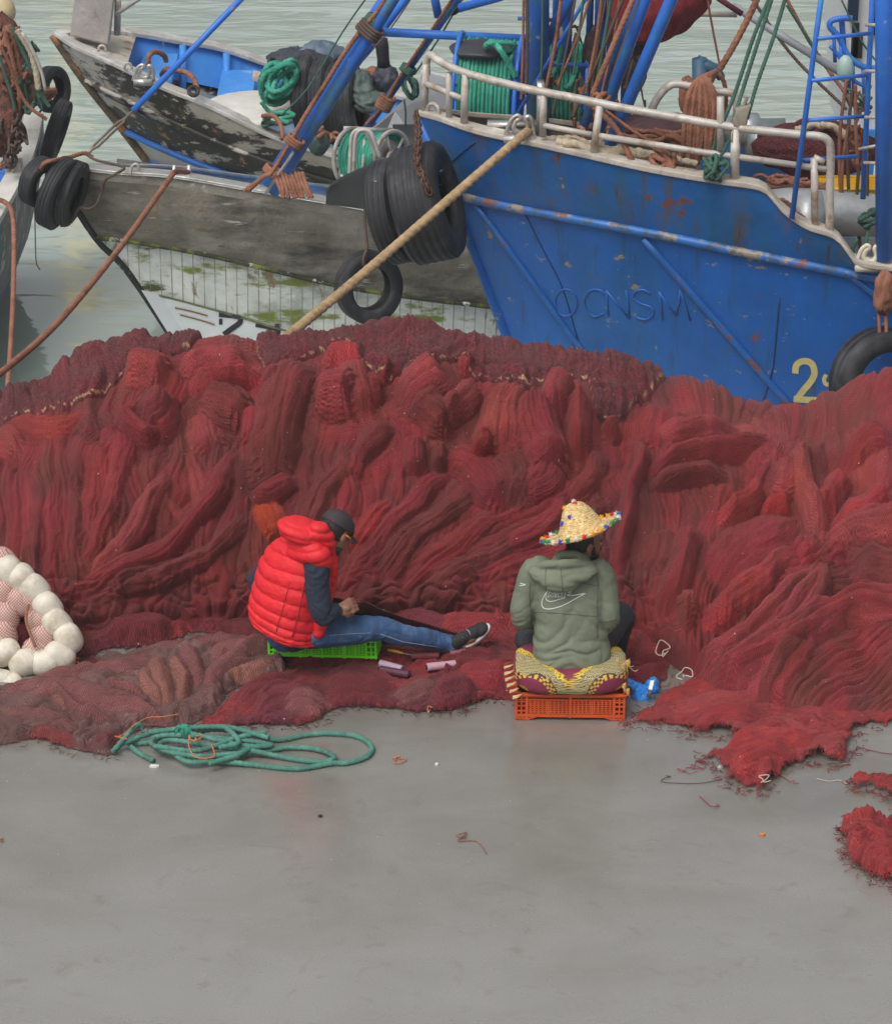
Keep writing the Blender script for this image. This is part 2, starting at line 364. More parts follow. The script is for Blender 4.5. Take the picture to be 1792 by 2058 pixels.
def strokes_eval(qx, qy, strokes, H, colr, U, V, under=True):
    allst = []
    if under:
        for (pts, lift, nf, amp, ck, seed) in strokes:
            if len(pts) < 3 or ck in ('orange', 'bright', 'scarlet'): continue
            a, b = np.array(pts[0], float), np.array(pts[1], float); y, z = np.array(pts[-1], float), np.array(pts[-2], float)
            p0 = a+(a-b)*.5; p1 = y+(y-z)*.6; q = [tuple(p0)]+[tuple(p) for p in pts]+[tuple(p1)]
            allst.append(([(p[0], p[1], max(8, p[2])*1.9) for p in q], lift*.34, nf*1.1, amp*.7, None, seed+401))
    allst += list(strokes)
    for (pts, lift, nf, amp, ck, seed) in allst:
        sp = spline([(p[0], p[1], p[2]) for p in pts], n=5)
        x0, x1 = (sp[:, 0]-sp[:, 2]).min(), (sp[:, 0]+sp[:, 2]).max(); y0, y1 = (sp[:, 1]-sp[:, 2]).min(), (sp[:, 1]+sp[:, 2]).max()
        sel = (qx > x0) & (qx < x1) & (qy > y0) & (qy < y1)
        if not sel.any(): continue
        x, y = qx[sel], qy[sel]
        wx = 9*noise2(x/75, y/75, seed+3)+2.5*noise2(x/22, y/22, seed+4); wy = 9*noise2(x/75, y/75, seed+5); X, Y = x+wx, y+wy
        best = np.full(X.shape, 1e9); ss = np.zeros(X.shape); dd = np.zeros(X.shape); wd = np.ones(X.shape); ends = np.zeros(X.shape)
        acc = 0; tot = np.sum(np.hypot(np.diff(sp[:, 0]), np.diff(sp[:, 1])))
        for i in range(len(sp)-1):
            ax, ay, aw = sp[i]; bx, by, bw = sp[i+1]; lx, ly = bx-ax, by-ay; ll = math.hypot(lx, ly)+1e-6
            t = ((X-ax)*lx+(Y-ay)*ly)/ll**2; tc_ = np.clip(t, 0, 1)
            d = np.hypot(X-ax-lx*tc_, Y-ay-ly*tc_); wv = aw+(bw-aw)*tc_; side = np.sign((X-ax)*ly-(Y-ay)*lx)
            k = d/wv < best
            best = np.where(k, d/wv, best); ss = np.where(k, acc+ll*tc_, ss); dd = np.where(k, d*side, dd); wd = np.where(k, wv, wd); acc += ll
        t = dd/wd; ins = best < 1
        tt = np.clip(best, 0, 1)
        prof = (1-tt**2.0)**.80
        e0 = np.clip(ss/(.30*tot+1e-6), 0, 1); e1 = np.clip((tot-ss)/(.30*tot+1e-6), 0, 1); endf = (.15+.85*sstep(0, 1, e0))*(.25+.75*sstep(0, 1, e1))
        bag = ck in ('bag',)
        f1 = billow(t*nf*.30+seed*.37, ss/230+seed, seed); f2 = billow(t*nf*.72+.6*f1, ss/150, seed+9); f3 = billow(t*nf*2.2, ss/260, seed+19)
        fold = .54*f1+.28*f2+.18*f3
        h = lift*(.92+.12*(lift > .135))*prof*endf + amp*(fold-.45)*np.clip(prof*1.6, 0, 1)*(.5+.5*endf)
        old = H[sel]; new = h + old*.42 if ck is not None else h + old*.55
        kk = .014; dlt = np.clip(.5+.5*(new-old)/kk, 0, 1)*ins
        H[sel] = np.where(ins, old*(1-dlt)+new*dlt+kk*dlt*(1-dlt)*.3, old)
        if ck is not None:
            c0 = np.array(COL[ck]); c = c0 if ck in ('orange',) else c0*.7+np.array(COL['main'])*.3*(c0.sum()/sum(COL['main'])) 
            cs = colr[sel]; wgt = (dlt*np.clip(prof*2, 0, 1))[:, None]*.9; colr[sel] = cs*(1-wgt)+c*(.93+.14*fold)[:, None]*wgt
        k = dlt > .5; u_ = U[sel]; v_ = V[sel]; U[sel] = np.where(k, dd, u_); V[sel] = np.where(k, ss+seed*13, v_)
def heap_profile(px):
    """silhouette of the ridge (1792-wide picture units) and foot of the heap"""
    rx = [-400, -150, 0, 60, 130, 200, 280, 380, 540, 620, 700, 800, 860, 930, 1020, 1100, 1180, 1290, 1400, 1500, 1600, 1660, 1700, 1740, 1792, 1900, 2200]
    ry = [1000, 930, 868, 830, 788, 752, 728, 726, 728, 726, 716, 700, 706, 732, 746, 750, 766, 810, 834, 860, 886, 898, 874, 848, 814, 790, 810]
    fx = [-400, 0, 160, 400, 640, 900, 1250, 1330, 1420, 1550, 1750, 2200]; fy = [1300, 1310, 1300, 1270, 1262, 1268, 1290, 1360, 1430, 1450, 1460, 1460]
    return np.interp(px, rx, ry), np.interp(px, fx, fy)
def hY(py, z=0.): # ground distance for a picture row
    b = (1029-py)/FPX; return (H_CAM-z)*(CP+b*SP)/(SP-b*CP)
def hZ(py, Y):
    b = (1029-py)/FPX; return H_CAM - Y*(SP-b*CP)/(CP+b*SP)
YR = 16.35
def build_heap(strokes, dark_strokes):
    nx, nv = 1180, 560
    xs = np.linspace(-3.55, 3.55, nx); vv = np.concatenate([np.linspace(-1, 0, 70)[:-1], np.linspace(0, 1, nv-69)**.9])
    X, V = np.meshgrid(xs, vv); pxr = 896 + FPX*X/(YR*CP+(H_CAM-1)*SP)
    pr, pf = heap_profile(pxr); zr = hZ(pr, YR); yf = hY(pf)
    k = sstep(1200, 1500, pxr); q = np.clip(V, 0, 1)
    p1 = 1.75-.55*k; p2 = .95+.75*k
    Yb = np.where(V < 0, YR + (-V)*1.35, YR-(YR-yf)*q); 
    Zf = zr*(1-q**p1)**p2; Zb = zr*(1-(-np.clip(V, -1, 0))**2.2)**.8
    Z0 = np.where(V < 0, Zb, Zf)
    # x spread so that foot follows perspective-free straight lines
    ty = np.gradient(Yb, axis=0); tz = np.gradient(Z0, axis=0); ln = np.hypot(ty, tz)+1e-9
    ny, nz = tz/ln, -ty/ln; fl = np.where(nz < 0, -1, 1); ny, nz = ny*fl, nz*fl
    ny = np.where(np.abs(ny) < 1e-6, 0, ny)
    for _ in range(12):   # soften normals across the ridge
        ny[1:-1] = (ny[:-2]+ny[1:-1]*2+ny[2:])/4; nz[1:-1] = (nz[:-2]+nz[1:-1]*2+nz[2:])/4
    qx, qy = proj(X, Yb, Z0)
    wx = 22*noise2(qx/90, qy/90, 2); lean = (qy-900)*.12*np.sin(qx/230)
    k2 = sstep(1330, 1560, qx)*sstep(1080, 1230, qy); lean = lean + k2*(qy-1100)*1.5
    H = .015+.040*billow((qx+wx+lean)/38, (qy-k2*qx)/300, 1)*sstep(640,800,qy)+.018*billow((qx+wx*1.5+lean)/15, (qy-k2*qx)/220, 4)+.06*(fbm(qx/130, qy/130, 8)+.5)
    colr = np.zeros(X.shape+(3,)); mixn = sstep(-.3, .35, fbm(qx/110, qy/170, 31))[..., None]
    colr[:] = np.array(COL['main'])*mixn+np.array(COL['brown'])*(1-mixn)
    qs = qy-44*(1-sstep(770, 1080, qy))-4
    U = qx+wx+lean; Vv = qy.copy()
    strokes_eval(qx, qs, strokes, H, colr, U, Vv)
    # crumpling
    H += .005*fbm(qx/30, qy/30, 51, 4) + .0025*billow(U/5.5, Vv/90, 77) + .0035*noise2(qx/2.6, qy/2.6, 71) + .003*noise2((U+Vv)/3.1, (U-Vv)/3.1, 73)
    lowpart = sstep(1120, 1230, qy)*(1-sstep(1250, 1420, qx)); H += lowpart*.05*(billow((qx+20*noise2(qx/40, qy/40, 5))/45, (qy+20*noise2(qx/40, qy/40, 6))/28, 61)-.3)
    tone = 1+.16*fbm(qx/60, qy/60, 91)+.16*noise2(U/8, Vv/160, 95); hue = noise2(U/26, Vv/210, 97)
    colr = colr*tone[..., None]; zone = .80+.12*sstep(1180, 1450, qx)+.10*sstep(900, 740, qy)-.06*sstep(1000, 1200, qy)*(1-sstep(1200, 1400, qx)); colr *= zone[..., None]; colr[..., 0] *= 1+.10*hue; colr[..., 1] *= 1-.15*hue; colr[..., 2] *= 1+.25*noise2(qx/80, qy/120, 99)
    # hem of the heap flares into the ground
    crest = np.exp(-((Yb-YR)/.17)**2); H = H*(1-.50*crest)
    edge = sstep(0, .06, 1-q)*np.where(V < -.97, 0, 1); H = H*edge - .03*(1-edge)
    # coarse dark nets laid over the crest
    for nm, lx, ly, lo, hi, lab, sd in (('coarse_net', [-400, 0, 70, 150, 200, 260, 330, 380, 420], [900, 852, 818, 812, 790, 745, 700, 686, 600], -400, 425, 'dark maroon coarse-meshed net with pale hem over the left end of the heap crest', 5),
            ('coarse_net', [500, 520, 545, 600, 640, 700, 740, 790, 850, 920, 950, 1060, 1110, 1178, 1190, 1230, 1290, 1320, 1420], [640, 705, 752, 712, 688, 700, 745, 765, 728, 712, 755, 768, 742, 752, 848, 850, 795, 775, 700], 500, 1420, 'dark purple-brown coarse-meshed net lying over the middle of the heap crest behind the red bundles', 9)):
        lim = np.interp(pxr, lx, ly)-14+9*fbm(qx/30, qy/30, sd); dd = np.minimum(lim-qs, np.minimum(qx-lo, hi-qx)*1.0); dd = np.where(V < -.55, -9, dd)
        e = np.clip(dd/26, 0, 1); e = np.sqrt(np.clip(1-(1-e)**2, 0, 1))
        wv = 14*noise2(qx/40, qy/30, sd+2)
        base = np.minimum(H, .10)
        base = base*.3+H*.7 if nm else H
        H2 = base + .05*e + e*(.022*billow((qx+wv)/90, (qy+wv)/26, sd+3)+.005*billow((qx-wv)/18, (qy+wv*1.3)/12, sd+4)+.005*fbm(qx/10, qy/9, sd+6)) - .012
        cc = np.zeros(X.shape+(3,)); kk = sstep(-.3, .3, fbm(qx/70, qy/30, sd+7))[..., None]; cc[:] = np.array(COL['dark'])*kk+np.array(COL['coarse'])*(1-kk)
        cc *= (1+.25*fbm(qx/14, qy/9, sd+8))[..., None]
        rim = (np.abs(dd-6) < 1.6) & (fbm(qx/16, qy/9, sd+14) > .05); cc = np.where(rim[..., None], np.array((.30, .17, .10)), cc)
        o = link(nm, grid_mesh(nm, X, Yb+ny*H2, Z0+nz*H2, cc, np.stack([qx+wv, qy*1.4+wv], -1), keep=dd > 0), NETC); tag(o, lab, 'fishing net')
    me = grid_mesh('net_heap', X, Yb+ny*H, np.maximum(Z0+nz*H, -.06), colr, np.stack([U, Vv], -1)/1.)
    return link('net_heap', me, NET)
S = []
def st(pts, lift, nf=5, amp=.03, col='main', seed=None): S.append((pts, lift, nf, amp, col, seed if seed is not None else len(S)*7+11))
# --- lower hanging sheets, back to front
for i, (x0, x1, xa, y0, y1, c) in enumerate([(-30, -40, 26, 900, 1260, 'brown'), (30, 20, 24, 900, 1250, 'main'), (75, 60, 22, 900, 1255, 'brown'), (110, 105, 24, 880, 1265, 'main'), (150, 150, 20, 860, 1240, 'brown'), (190, 178, 24, 850, 1150, 'main'), (225, 222, 24, 870, 1200, 'brown'),
        (330, 325, 28, 900, 1150, 'brown'), (375, 420, 28, 860, 1080, 'pale'), (430, 415, 30, 870, 1180, 'main'), (485, 470, 25, 880, 1200, 'brown'), (520, 515, 24, 930, 1220, 'brown'),
        (620, 612, 30, 850, 1090, 'brown'), (665, 655, 28, 850, 1090, 'brown'), (700, 700, 24, 900, 1060, 'main'), (800, 795, 22, 860, 1030, 'main'), (845, 835, 20, 860, 1010, 'brown'), (880, 870, 22, 860, 1000, 'main')]):
    st([(x0, y0, xa*.7), ((x0+x1)/2+5, (y0+y1)/2, xa), (x1, y1, xa*.8)], .07, 4, .03, c)
st([(1360, 780, 80), (1330, 860, 90), (1320, 920, 70)], .10, 7, .03, 'main')
st([(1500, 800, 70), (1520, 880, 80), (1480, 940, 60)], .09, 7, .03, 'pale')
st([(1640, 850, 60), (1620, 950, 60), (1640, 1060, 50)], .09, 6, .03, 'brown')
st([(1730, 800, 60), (1740, 900, 60), (1730, 1000, 60)], .08, 6, .03, 'pale')
st([(1380, 940, 40), (1390, 1010, 42), (1410, 1080, 40)], .07, 6, .035, 'brown')
st([(1450, 960, 30), (1445, 1030, 34), (1450, 1080, 26)], .07, 5, .03, 'main')
# diagonals across the middle
st([(1290, 880, 26), (1180, 980, 36), (1010, 1060, 36), (860, 1120, 30), (740, 1200, 24)], .09, 6, .035, 'main')
st([(1300, 960, 20), (1200, 1030, 34), (1050, 1090, 34), (900, 1160, 34), (780, 1215, 24)], .10, 6, .035, 'brown')
st([(1240, 1060, 26), (1120, 1120, 40), (1010, 1150, 40), (940, 1200, 36)], .08, 6, .03, 'main')
st([(940, 900, 20), (860, 980, 30), (780, 1070, 34), (720, 1150, 30), (670, 1230, 24)], .10, 6, .035, 'main')
st([(980, 950, 26), (900, 1030, 36), (810, 1110, 36), (740, 1190, 30)], .12, 7, .035, 'brown')
st([(1040, 1010, 26), (960, 1070, 34), (880, 1130, 34), (790, 1200, 26)], .11, 6, .03, 'main')
st([(800, 1000, 22), (740, 1060, 26), (705, 1120, 24)], .09, 5, .03, 'scarlet')
st([(960, 1130, 30), (900, 1180, 50), (850, 1220, 40)], .12, 8, .03, 'brown')
# left half
st([(-40, 845, 16), (40, 826, 20), (120, 842, 26), (170, 815, 18), (205, 795, 10)], .11, 4, .03, 'bright')
st([(-60, 900, 38), (10, 885, 42), (55, 905, 28)], .13, 6, .03, 'pale')
st([(150, 830, 24), (180, 860, 34), (160, 880, 24)], .10, 5, .03, 'brown')
st([(215, 830, 28), (230, 880, 34), (210, 920, 20)], .10, 5, .03, 'main')
st([(265, 800, 30), (250, 870, 34), (240, 960, 26), (215, 1060, 22), (150, 1180, 22)], .13, 5, .03, 'main')
st([(350, 930, 22), (310, 1010, 26), (260, 1100, 28), (170, 1190, 26)], .14, 5, .028, 'pale')
st([(300, 920, 16), (320, 990, 18), (370, 1050, 18), (420, 1040, 14)], .07, 3, .02, 'pale')
st([(480, 850, 20), (465, 930, 24), (420, 1030, 27), (340, 1115, 28), (230, 1165, 30), (130, 1205, 28)], .17, 5, .028, 'main')
st([(520, 1010, 22), (470, 1090, 26), (380, 1150, 28), (270, 1190, 30), (160, 1225, 28)], .15, 5, .028, 'brown')
st([(260, 1125, 20), (300, 1140, 26), (220, 1160, 20)], .03, 3, .015, 'orange')
st([(350, 770, 26), (330, 830, 38), (300, 880, 34)], .16, 6, .03, 'main')
st([(405, 800, 30), (420, 870, 46), (430, 910, 40)], .13, 7, .03, 'pale')
st([(400, 780, 30), (455, 800, 60), (500, 840, 40)], .17, 8, .035, 'brown')
st([(510, 790, 28), (515, 850, 34), (505, 900, 24)], .15, 5, .03, 'main')
st([(245, 740, 26), (300, 730, 46), (345, 760, 34)], .20, 7, .03, 'pale')
st([(240, 800, 26), (270, 850, 28), (300, 875, 24), (330, 850, 22)], .19, 5, .03, 'main')
st([(330, 780, 36), (310, 820, 44), (280, 850, 26)], .21, 7, .03, 'brown')
st([(345, 720, 24), (420, 708, 40), (490, 700, 38), (520, 715, 28)], .20, 7, .032, 'pale')
st([(370, 745, 24), (430, 757, 30), (500, 745, 26), (540, 750, 16)], .20, 5, .03, 'bright')
st([(545, 740, 22), (545, 770, 20)], .20, 4, .03, 'main')
# pillow-like bundles, centre left
st([(640, 690, 36), (590, 750, 52), (560, 840, 58), (550, 930, 56), (545, 985, 40)], .22, 7, .030, 'brown')
st([(505, 980, 18), (540, 1000, 30), (600, 960, 26)], .14, 4, .02, 'main')
st([(530, 1010, 22), (545, 1050, 40), (565, 1085, 34)], .13, 4, .02, 'orange')
st([(700, 700, 40), (720, 770, 34), (735, 820, 22)], .18, 6, .03, 'pale')
st([(640, 692, 30), (690, 690, 40), (700, 730, 36)], .21, 6, .03, 'bright')
st([(625, 795, 20), (680, 785, 54), (715, 800, 34)], .25, 7, .028, 'pale')
st([(770, 760, 30), (745, 775, 28)], .19, 5, .03, 'main')
st([(760, 725, 20), (785, 745, 22)], .19, 5, .03, 'bright')
st([(720, 880, 28), (712, 940, 30), (700, 975, 18)], .12, 5, .03, 'main')
st([(790, 820, 30), (750, 870, 32), (710, 940, 26)], .15, 5, .03, 'brown')
st([(900, 730, 40), (850, 760, 54), (800, 800, 46)], .22, 8, .03, 'pale')
st([(830, 780, 40), (880, 830, 46), (920, 860, 26)], .20, 7, .032, 'brown')
st([(960, 760, 26), (930, 810, 34), (880, 850, 24)], .23, 8, .035, 'pale')
st([(830, 860, 24), (835, 920, 26), (850, 955, 22)], .16, 5, .03, 'main')
st([(885, 880, 22), (880, 930, 22), (890, 960, 18)], .15, 5, .03, 'brown')
st([(915, 722, 14), (935, 716, 18), (950, 728, 14)], .16, 3, .02, 'bright')
st([(700, 850, 24), (690, 930, 30), (640, 1020, 30), (600, 1110, 26)], .12, 5, .03, 'brown')
st([(1080, 985, 30), (1120, 1040, 34), (1060, 1090, 30), (980, 1110, 24)], .12, 5, .03, 'main')
st([(1200, 880, 26), (1190, 960, 32), (1130, 1030, 30)], .12, 5, .03, 'brown')
# big fan drape
st([(880, 910, 26), (940, 930, 46), (1000, 1000, 52), (1030, 1050, 34)], .18, 6, .028, 'main')
st([(1000, 900, 60), (1040, 980, 60), (1010, 1040, 40)], .17, 7, .03, 'brown')
st([(1110, 900, 40), (1090, 980, 46), (1040, 1010, 30)], .19, 6, .03, 'main')
st([(1060, 765, 34), (1020, 830, 62), (1010, 900, 70), (1000, 940, 40)], .23, 11, .036, 'pale')
st([(1075, 770, 30), (1080, 860, 54), (1100, 950, 56), (1110, 990, 30)], .25, 10, .036, 'main')
st([(960, 880, 22), (970, 910, 22), (940, 950, 16)], .23, 4, .02, 'scarlet')
st([(1140, 745, 36), (1120, 790, 34), (1115, 850, 30)], .24, 6, .03, 'pale')
st([(1160, 770, 26), (1165, 850, 30), (1155, 945, 28)], .26, 6, .032, 'main')
st([(1240, 850, 26), (1215, 870, 30)], .16, 5, .03, 'pale')
# right half
st([(1270, 850, 20), (1285, 920, 22), (1268, 1010, 22), (1252, 1090, 20), (1235, 1180, 22)], .19, 5, .028, 'main')
st([(1240, 1150, 20), (1250, 1220, 28), (1235, 1260, 20)], .11, 4, .03, 'brown')
st([(1275, 975, 18), (1340, 945, 26), (1450, 915, 30), (1560, 880, 22)], .18, 6, .028, 'main')
st([(1280, 1000, 14), (1370, 975, 22), (1470, 965, 22)], .16, 5, .028, 'brown')
st([(1300, 890, 24), (1400, 860, 30), (1500, 850, 26)], .15, 6, .03, 'pale')
st([(1310, 1060, 40), (1320, 1130, 40), (1300, 1170, 26)], .09, 5, .03, 'brown')
st([(1420, 1200, 60), (1480, 1140, 66), (1560, 1090, 50), (1600, 1050, 30)], .14, 4, .015, 'main')
st([(1380, 1260, 30), (1450, 1250, 34), (1560, 1150, 26), (1600, 1110, 18)], .15, 5, .03, 'bright')
st([(1400, 1070, 44), (1375, 1130, 34), (1355, 1200, 38), (1350, 1255, 40)], .20, 6, .028, 'main')
st([(1400, 1240, 24), (1360, 1265, 38)], .20, 5, .028, 'pale')
st([(1495, 990, 26), (1510, 1040, 26), (1450, 1065, 22), (1430, 1070, 14)], .23, 5, .03, 'bright')
st([(1530, 1000, 24), (1570, 1000, 40), (1590, 940, 34)], .18, 5, .02, 'pale')
st([(1520, 1060, 14), (1590, 1040, 20)], .17, 4, .02, 'scarlet')
st([(1600, 880, 24), (1610, 980, 28), (1640, 1080, 26), (1650, 1120, 18)], .21, 5, .028, 'pale')
st([(1690, 960, 30), (1660, 1040, 36), (1650, 1080, 24)], .18, 5, .025, 'bright')
st([(1780, 1000, 26), (1730, 1060, 30), (1660, 1085, 22)], .20, 6, .028, 'bright')
st([(1792, 860, 30), (1720, 900, 34), (1690, 960, 26)], .16, 6, .03, 'main')
st([(1850, 1060, 40), (1770, 1090, 36), (1690, 1100, 22), (1650, 1100, 16)], .20, 6, .035, 'pale')
st([(1700, 1140, 40), (1760, 1160, 44), (1860, 1190, 40)], .14, 7, .035, 'brown')
for i in range(9):   # fan spreading down-left from the gathered knot
    f = i/8
    st([(1645+20*f, 1115+8*f, 12), (1600+55*f, 1200+35*f, 20), (1500+110*f, 1300+35*f, 24), (1370+190*f, 1385+25*f, 22), (1270+330*f, 1440+10*f, 16)], .15+.03*math.sin(i*2.1), 4, .022, ['main', 'pale', 'brown', 'main', 'pale'][i % 5])
for i in range(6):
    f = i/5
    st([(1880, 1190+40*f, 20), (1720, 1230+30*f, 20), (1560, 1320+35*f, 20), (1400, 1400+25*f, 18), (1290, 1430+15*f, 12)], .13+.03*math.sin(i*1.7+1), 4, .022, ['pale', 'main', 'pale', 'bright', 'main', 'pale'][i])
heap = build_heap(S, None)
bvh_heap = None
from mathutils.bvhtree import BVHTree as _B
_me = heap.data; bvh_heap = _B.FromPolygons([tuple(v.co) for v in _me.vertices], [tuple(p.vertices) for p in _me.polygons])
rr = random.Random(77); mb = MB(); O0 = Vector((0, 0, H_CAM))
for k in range(320):
    x, y = rr.uniform(-20, 1812), rr.uniform(700, 1420); b = rr.gauss(1.57, .6); pts = []; L = rr.uniform(14, 46)
    for j in range(6):
        d = ray(x, y).normalized(); loc, nr, ii, ds = bvh_heap.ray_cast(O0, d)
        if loc is None: break
        pts.append(loc-d*.004+Vector((0, 0, .004*math.sin(j*2)))); b += rr.uniform(-.5, .5); x += math.cos(b)*L/5; y += math.sin(b)*L/5
    if len(pts) == 6 and max((pts[i+1]-pts[i]).length for i in range(5)) < .12: mb.tube([Vector(v) for v in spline(pts, n=2)], .0017, 4, caps=False)
tag(mb.build('loose_twine', mat('twine_pale', (.22, .045, .045), .85), heap), kind='stuff')
tag(heap, 'huge waist-high heap of folded dark red fishing net across the quay behind both seated men', 'fishing net')
# --- ground nets: height field over the quay with an outline
def inside_dist(qx, qy, poly):
    p = spline(poly, n=4, closed=True); n = len(p); d = np.full(qx.shape, 1e9); ins = np.zeros(qx.shape, bool)
    for i in range(n):
        ax, ay = p[i]; bx, by = p[(i+1) % n]; lx, ly = bx-ax, by-ay; ll = lx*lx+ly*ly+1e-9
        t = np.clip(((qx-ax)*lx+(qy-ay)*ly)/ll, 0, 1); d = np.minimum(d, np.hypot(qx-ax-lx*t, (qy-ay-ly*t)*2.0))
        c = ((ay > qy) != (by > qy)) & (qx < (bx-ax)*(qy-ay)/(by-ay+1e-12)+ax); ins ^= c
    return np.where(ins, d, -d)
FRAY = {}
def fray(o, poly, cols, seed, rag, n=None):
    rr = random.Random(seed*3+1); p = spline(poly, n=6, closed=True); mb = MB(); n = n or int(len(p)*1.6)
    for k in range(n):
        i = rr.randrange(len(p)); x, y = p[i][0]+rr.gauss(0, 6), p[i][1]+rr.gauss(0, 3.5)
        if x < -40 or x > 1840: continue
        a = rr.uniform(0, 6.28); L = rr.uniform(8, 26); b = a; pts = []; z = .012+.02*rr.random()
        for j in range(5): pts.append(G(x, y, z)); b += rr.uniform(-1.3, 1.3); x += math.cos(b)*L/4; y += math.sin(b)*L/8; z = max(.004, z*rr.uniform(.4, 1.1))
        mb.tube([Vector(v) for v in spline(pts, n=3)], .0016, 4, caps=False)
    key = cols[0]
    if key not in FRAY: FRAY[key] = mat('twine_'+key, COL[key], .85)
    return tag(mb.build('loose_twine', FRAY[key], o), kind='stuff')
def ground_net(name, poly, strokes, cols, h0=.06, lump=.06, label='', material=None, seed=1, edgew=34, step=.009, thin=None, rag=6, wr=(95, 17)):
    x0 = min(p[0] for p in poly)-20; x1 = max(p[0] for p in poly)+20; y0 = min(p[1] for p in poly)-15; y1 = max(p[1] for p in poly)+15
    a, b = G((x0), y0), G(x1, y1); xl = min(G(x0, y0).x, G(x0, y1).x); xr = max(G(x1, y0).x, G(x1, y1).x)
    X, Y = np.meshgrid(np.arange(xl, xr, step), np.arange(b.y, a.y, step))
    qx, qy = proj(X, Y, np.zeros_like(X))
    d = inside_dist(qx + rag*fbm(qx/22, qy/16, seed+40), qy+rag*.6*fbm(qx/22, qy/16, seed+41), poly)
    wx = 26*noise2(qx/55, qy/35, seed+1); wy = 18*noise2(qx/55, qy/35, seed+2)
    e = np.clip(d/edgew, 0, 1); e = sstep(-.12, 1, e)**1.25*np.clip(d/7, 0, 1)
    H = h0*e*(.55+.45*sstep(-.5, .5, fbm(qx/120, qy/60, seed+3))) + lump*e*(.70*billow((qx+wx)/wr[0], (qy+wy+.25*qx*np.sin(seed))/wr[1], seed+4)+.30*billow((qx+wx*1.3)/wr[0]*1.8, (qy+wy*1.2-.2*qx)/wr[1]*2.1, seed+5))
    colr = np.zeros(X.shape+(3,)); k = sstep(-.35, .35, fbm(qx/100, qy/50, seed+6))[..., None]
    colr[:] = np.array(COL[cols[0]])*k+np.array(COL[cols[1]])*(1-k)
    U, V = qx+wx, (qy+wy)*2
    Hs = np.where(d > 0, H, 0)
    strokes_eval(qx, qy, strokes, Hs, colr, U, V)
    Hs = Hs*np.clip(e*1.3, 0, 1) + (.004*fbm(qx/16, qy/10, seed+8) + .003*noise2(qx/2.8, qy/1.8, seed+9))*e
    z = np.where(d > 0, Hs+.004, -.012)
    tone = 1+.15*fbm(qx/50, qy/30, seed+9); colr = colr*tone[..., None]
    me = grid_mesh(name, X, Y, z, colr, np.stack([U, V], -1), keep=d > 0)
    o = link(name, me, material or NETMS)
    return_thin = (.86*np.clip(1-d/(24 if thin else 14), 0, 1)**1.0+(thin if thin is not None else 0)*np.clip(.5-fbm(qx/30, qy/14, seed+70), 0, 1)*np.clip(1-H/.08, 0, 1))[d > -9e9]
    keep = d > 0; kk = np.zeros_like(keep); kk[:-1, :-1] |= (keep[:-1, :-1] | keep[:-1, 1:] | keep[1:, 1:] | keep[1:, :-1]); used = np.zeros_like(keep); used[:-1, :-1] |= kk[:-1, :-1]; used[:-1, 1:] |= kk[:-1, :-1]; used[1:, :-1] |= kk[:-1, :-1]; used[1:, 1:] |= kk[:-1, :-1]
    vals = return_thin.reshape(keep.shape)[used].astype(np.float32)
    if len(vals) == len(me.vertices): at = me.attributes.new('Thin', 'FLOAT', 'POINT'); at.data.foreach_set('value', vals)
    else: print('thin mismatch', name, len(vals), len(me.vertices))
    tag(o, label, 'fishing net'); fray(o, poly, cols, seed, rag); return o
# ------------------------------------------------------------------ nets lying on the quay
def R_(n, seed, x0, x1, y0, y1, w0, w1, cols, lift=.06):
    rr = random.Random(seed); out = []
    for i in range(n):
        x, y = rr.uniform(x0, x1), rr.uniform(y0, y1); a = rr.uniform(-.5, .5); l = rr.uniform(30, 80); c = rr.uniform(-18, 18)
        out.append(([(x-l*math.cos(a), y-l*.5*math.sin(a), w0), (x, y+c, w1), (x+l*math.cos(a), y+l*.5*math.sin(a), w0)], lift*rr.uniform(.6, 1.3), 4, .03, rr.choice(cols), rr.randint(0, 9999)))
    return out
ground_net('crumpled_net', [(-60, 1180), (60, 1190), (160, 1190), (300, 1180), (520, 1180), (760, 1230), (960, 1230), (1090, 1250), (1270, 1250), (1340, 1300), (1330, 1380), (1200, 1410), (1050, 1412), (960, 1400), (820, 1355), (600, 1350), (520, 1300), (400, 1275), (330, 1300), (220, 1310), (140, 1330), (-60, 1330)],
    R_(60, 3, 120, 1290, 1200, 1370, 12, 24, ['main', 'dark', 'purple', 'brown', 'main'], .045) + [
    ([(190, 1235, 20), (260, 1210, 34), (340, 1230, 30)], .13, 6, .04, 'purple', 3), ([(200, 1290, 16), (280, 1275, 26), (360, 1280, 20)], .12, 6, .04, 'dark', 4),
    ([(380, 1190, 18), (430, 1180, 26), (470, 1200, 20)], .14, 5, .04, 'main', 5), ([(470, 1240, 16), (520, 1215, 20)], .12, 5, .03, 'brown', 6),
    ([(690, 1215, 14), (760, 1235, 20), (850, 1265, 24), (940, 1290, 24)], .11, 5, .03, 'purple', 7), ([(860, 1290, 20), (960, 1280, 30), (1030, 1300, 26)], .10, 6, .04, 'main', 8),
    ([(870, 1350, 20), (940, 1335, 30), (1020, 1350, 26)], .06, 6, .04, 'dark', 9), ([(980, 1270, 20), (1040, 1250, 26)], .12, 5, .04, 'main', 10)],
    ['main', 'dark'], .045, .045, 'crumpled maroon net covering the quay between the heap and the two seated men', seed=3)
ground_net('spread_net', [(150, 1330), (260, 1310), (380, 1285), (470, 1280), (560, 1300), (580, 1345), (540, 1370), (380, 1350), (240, 1350), (150, 1350)],
    [([(260, 1330, 12), (380, 1305, 16), (500, 1290, 14)], .03, 5, .03, 'mauve', 31)], ['mauve', 'dark'], .012, .03, 'thin mauve net spread flat behind the brown net pile, left of the green crate', seed=13, edgew=14)
tan_s = []
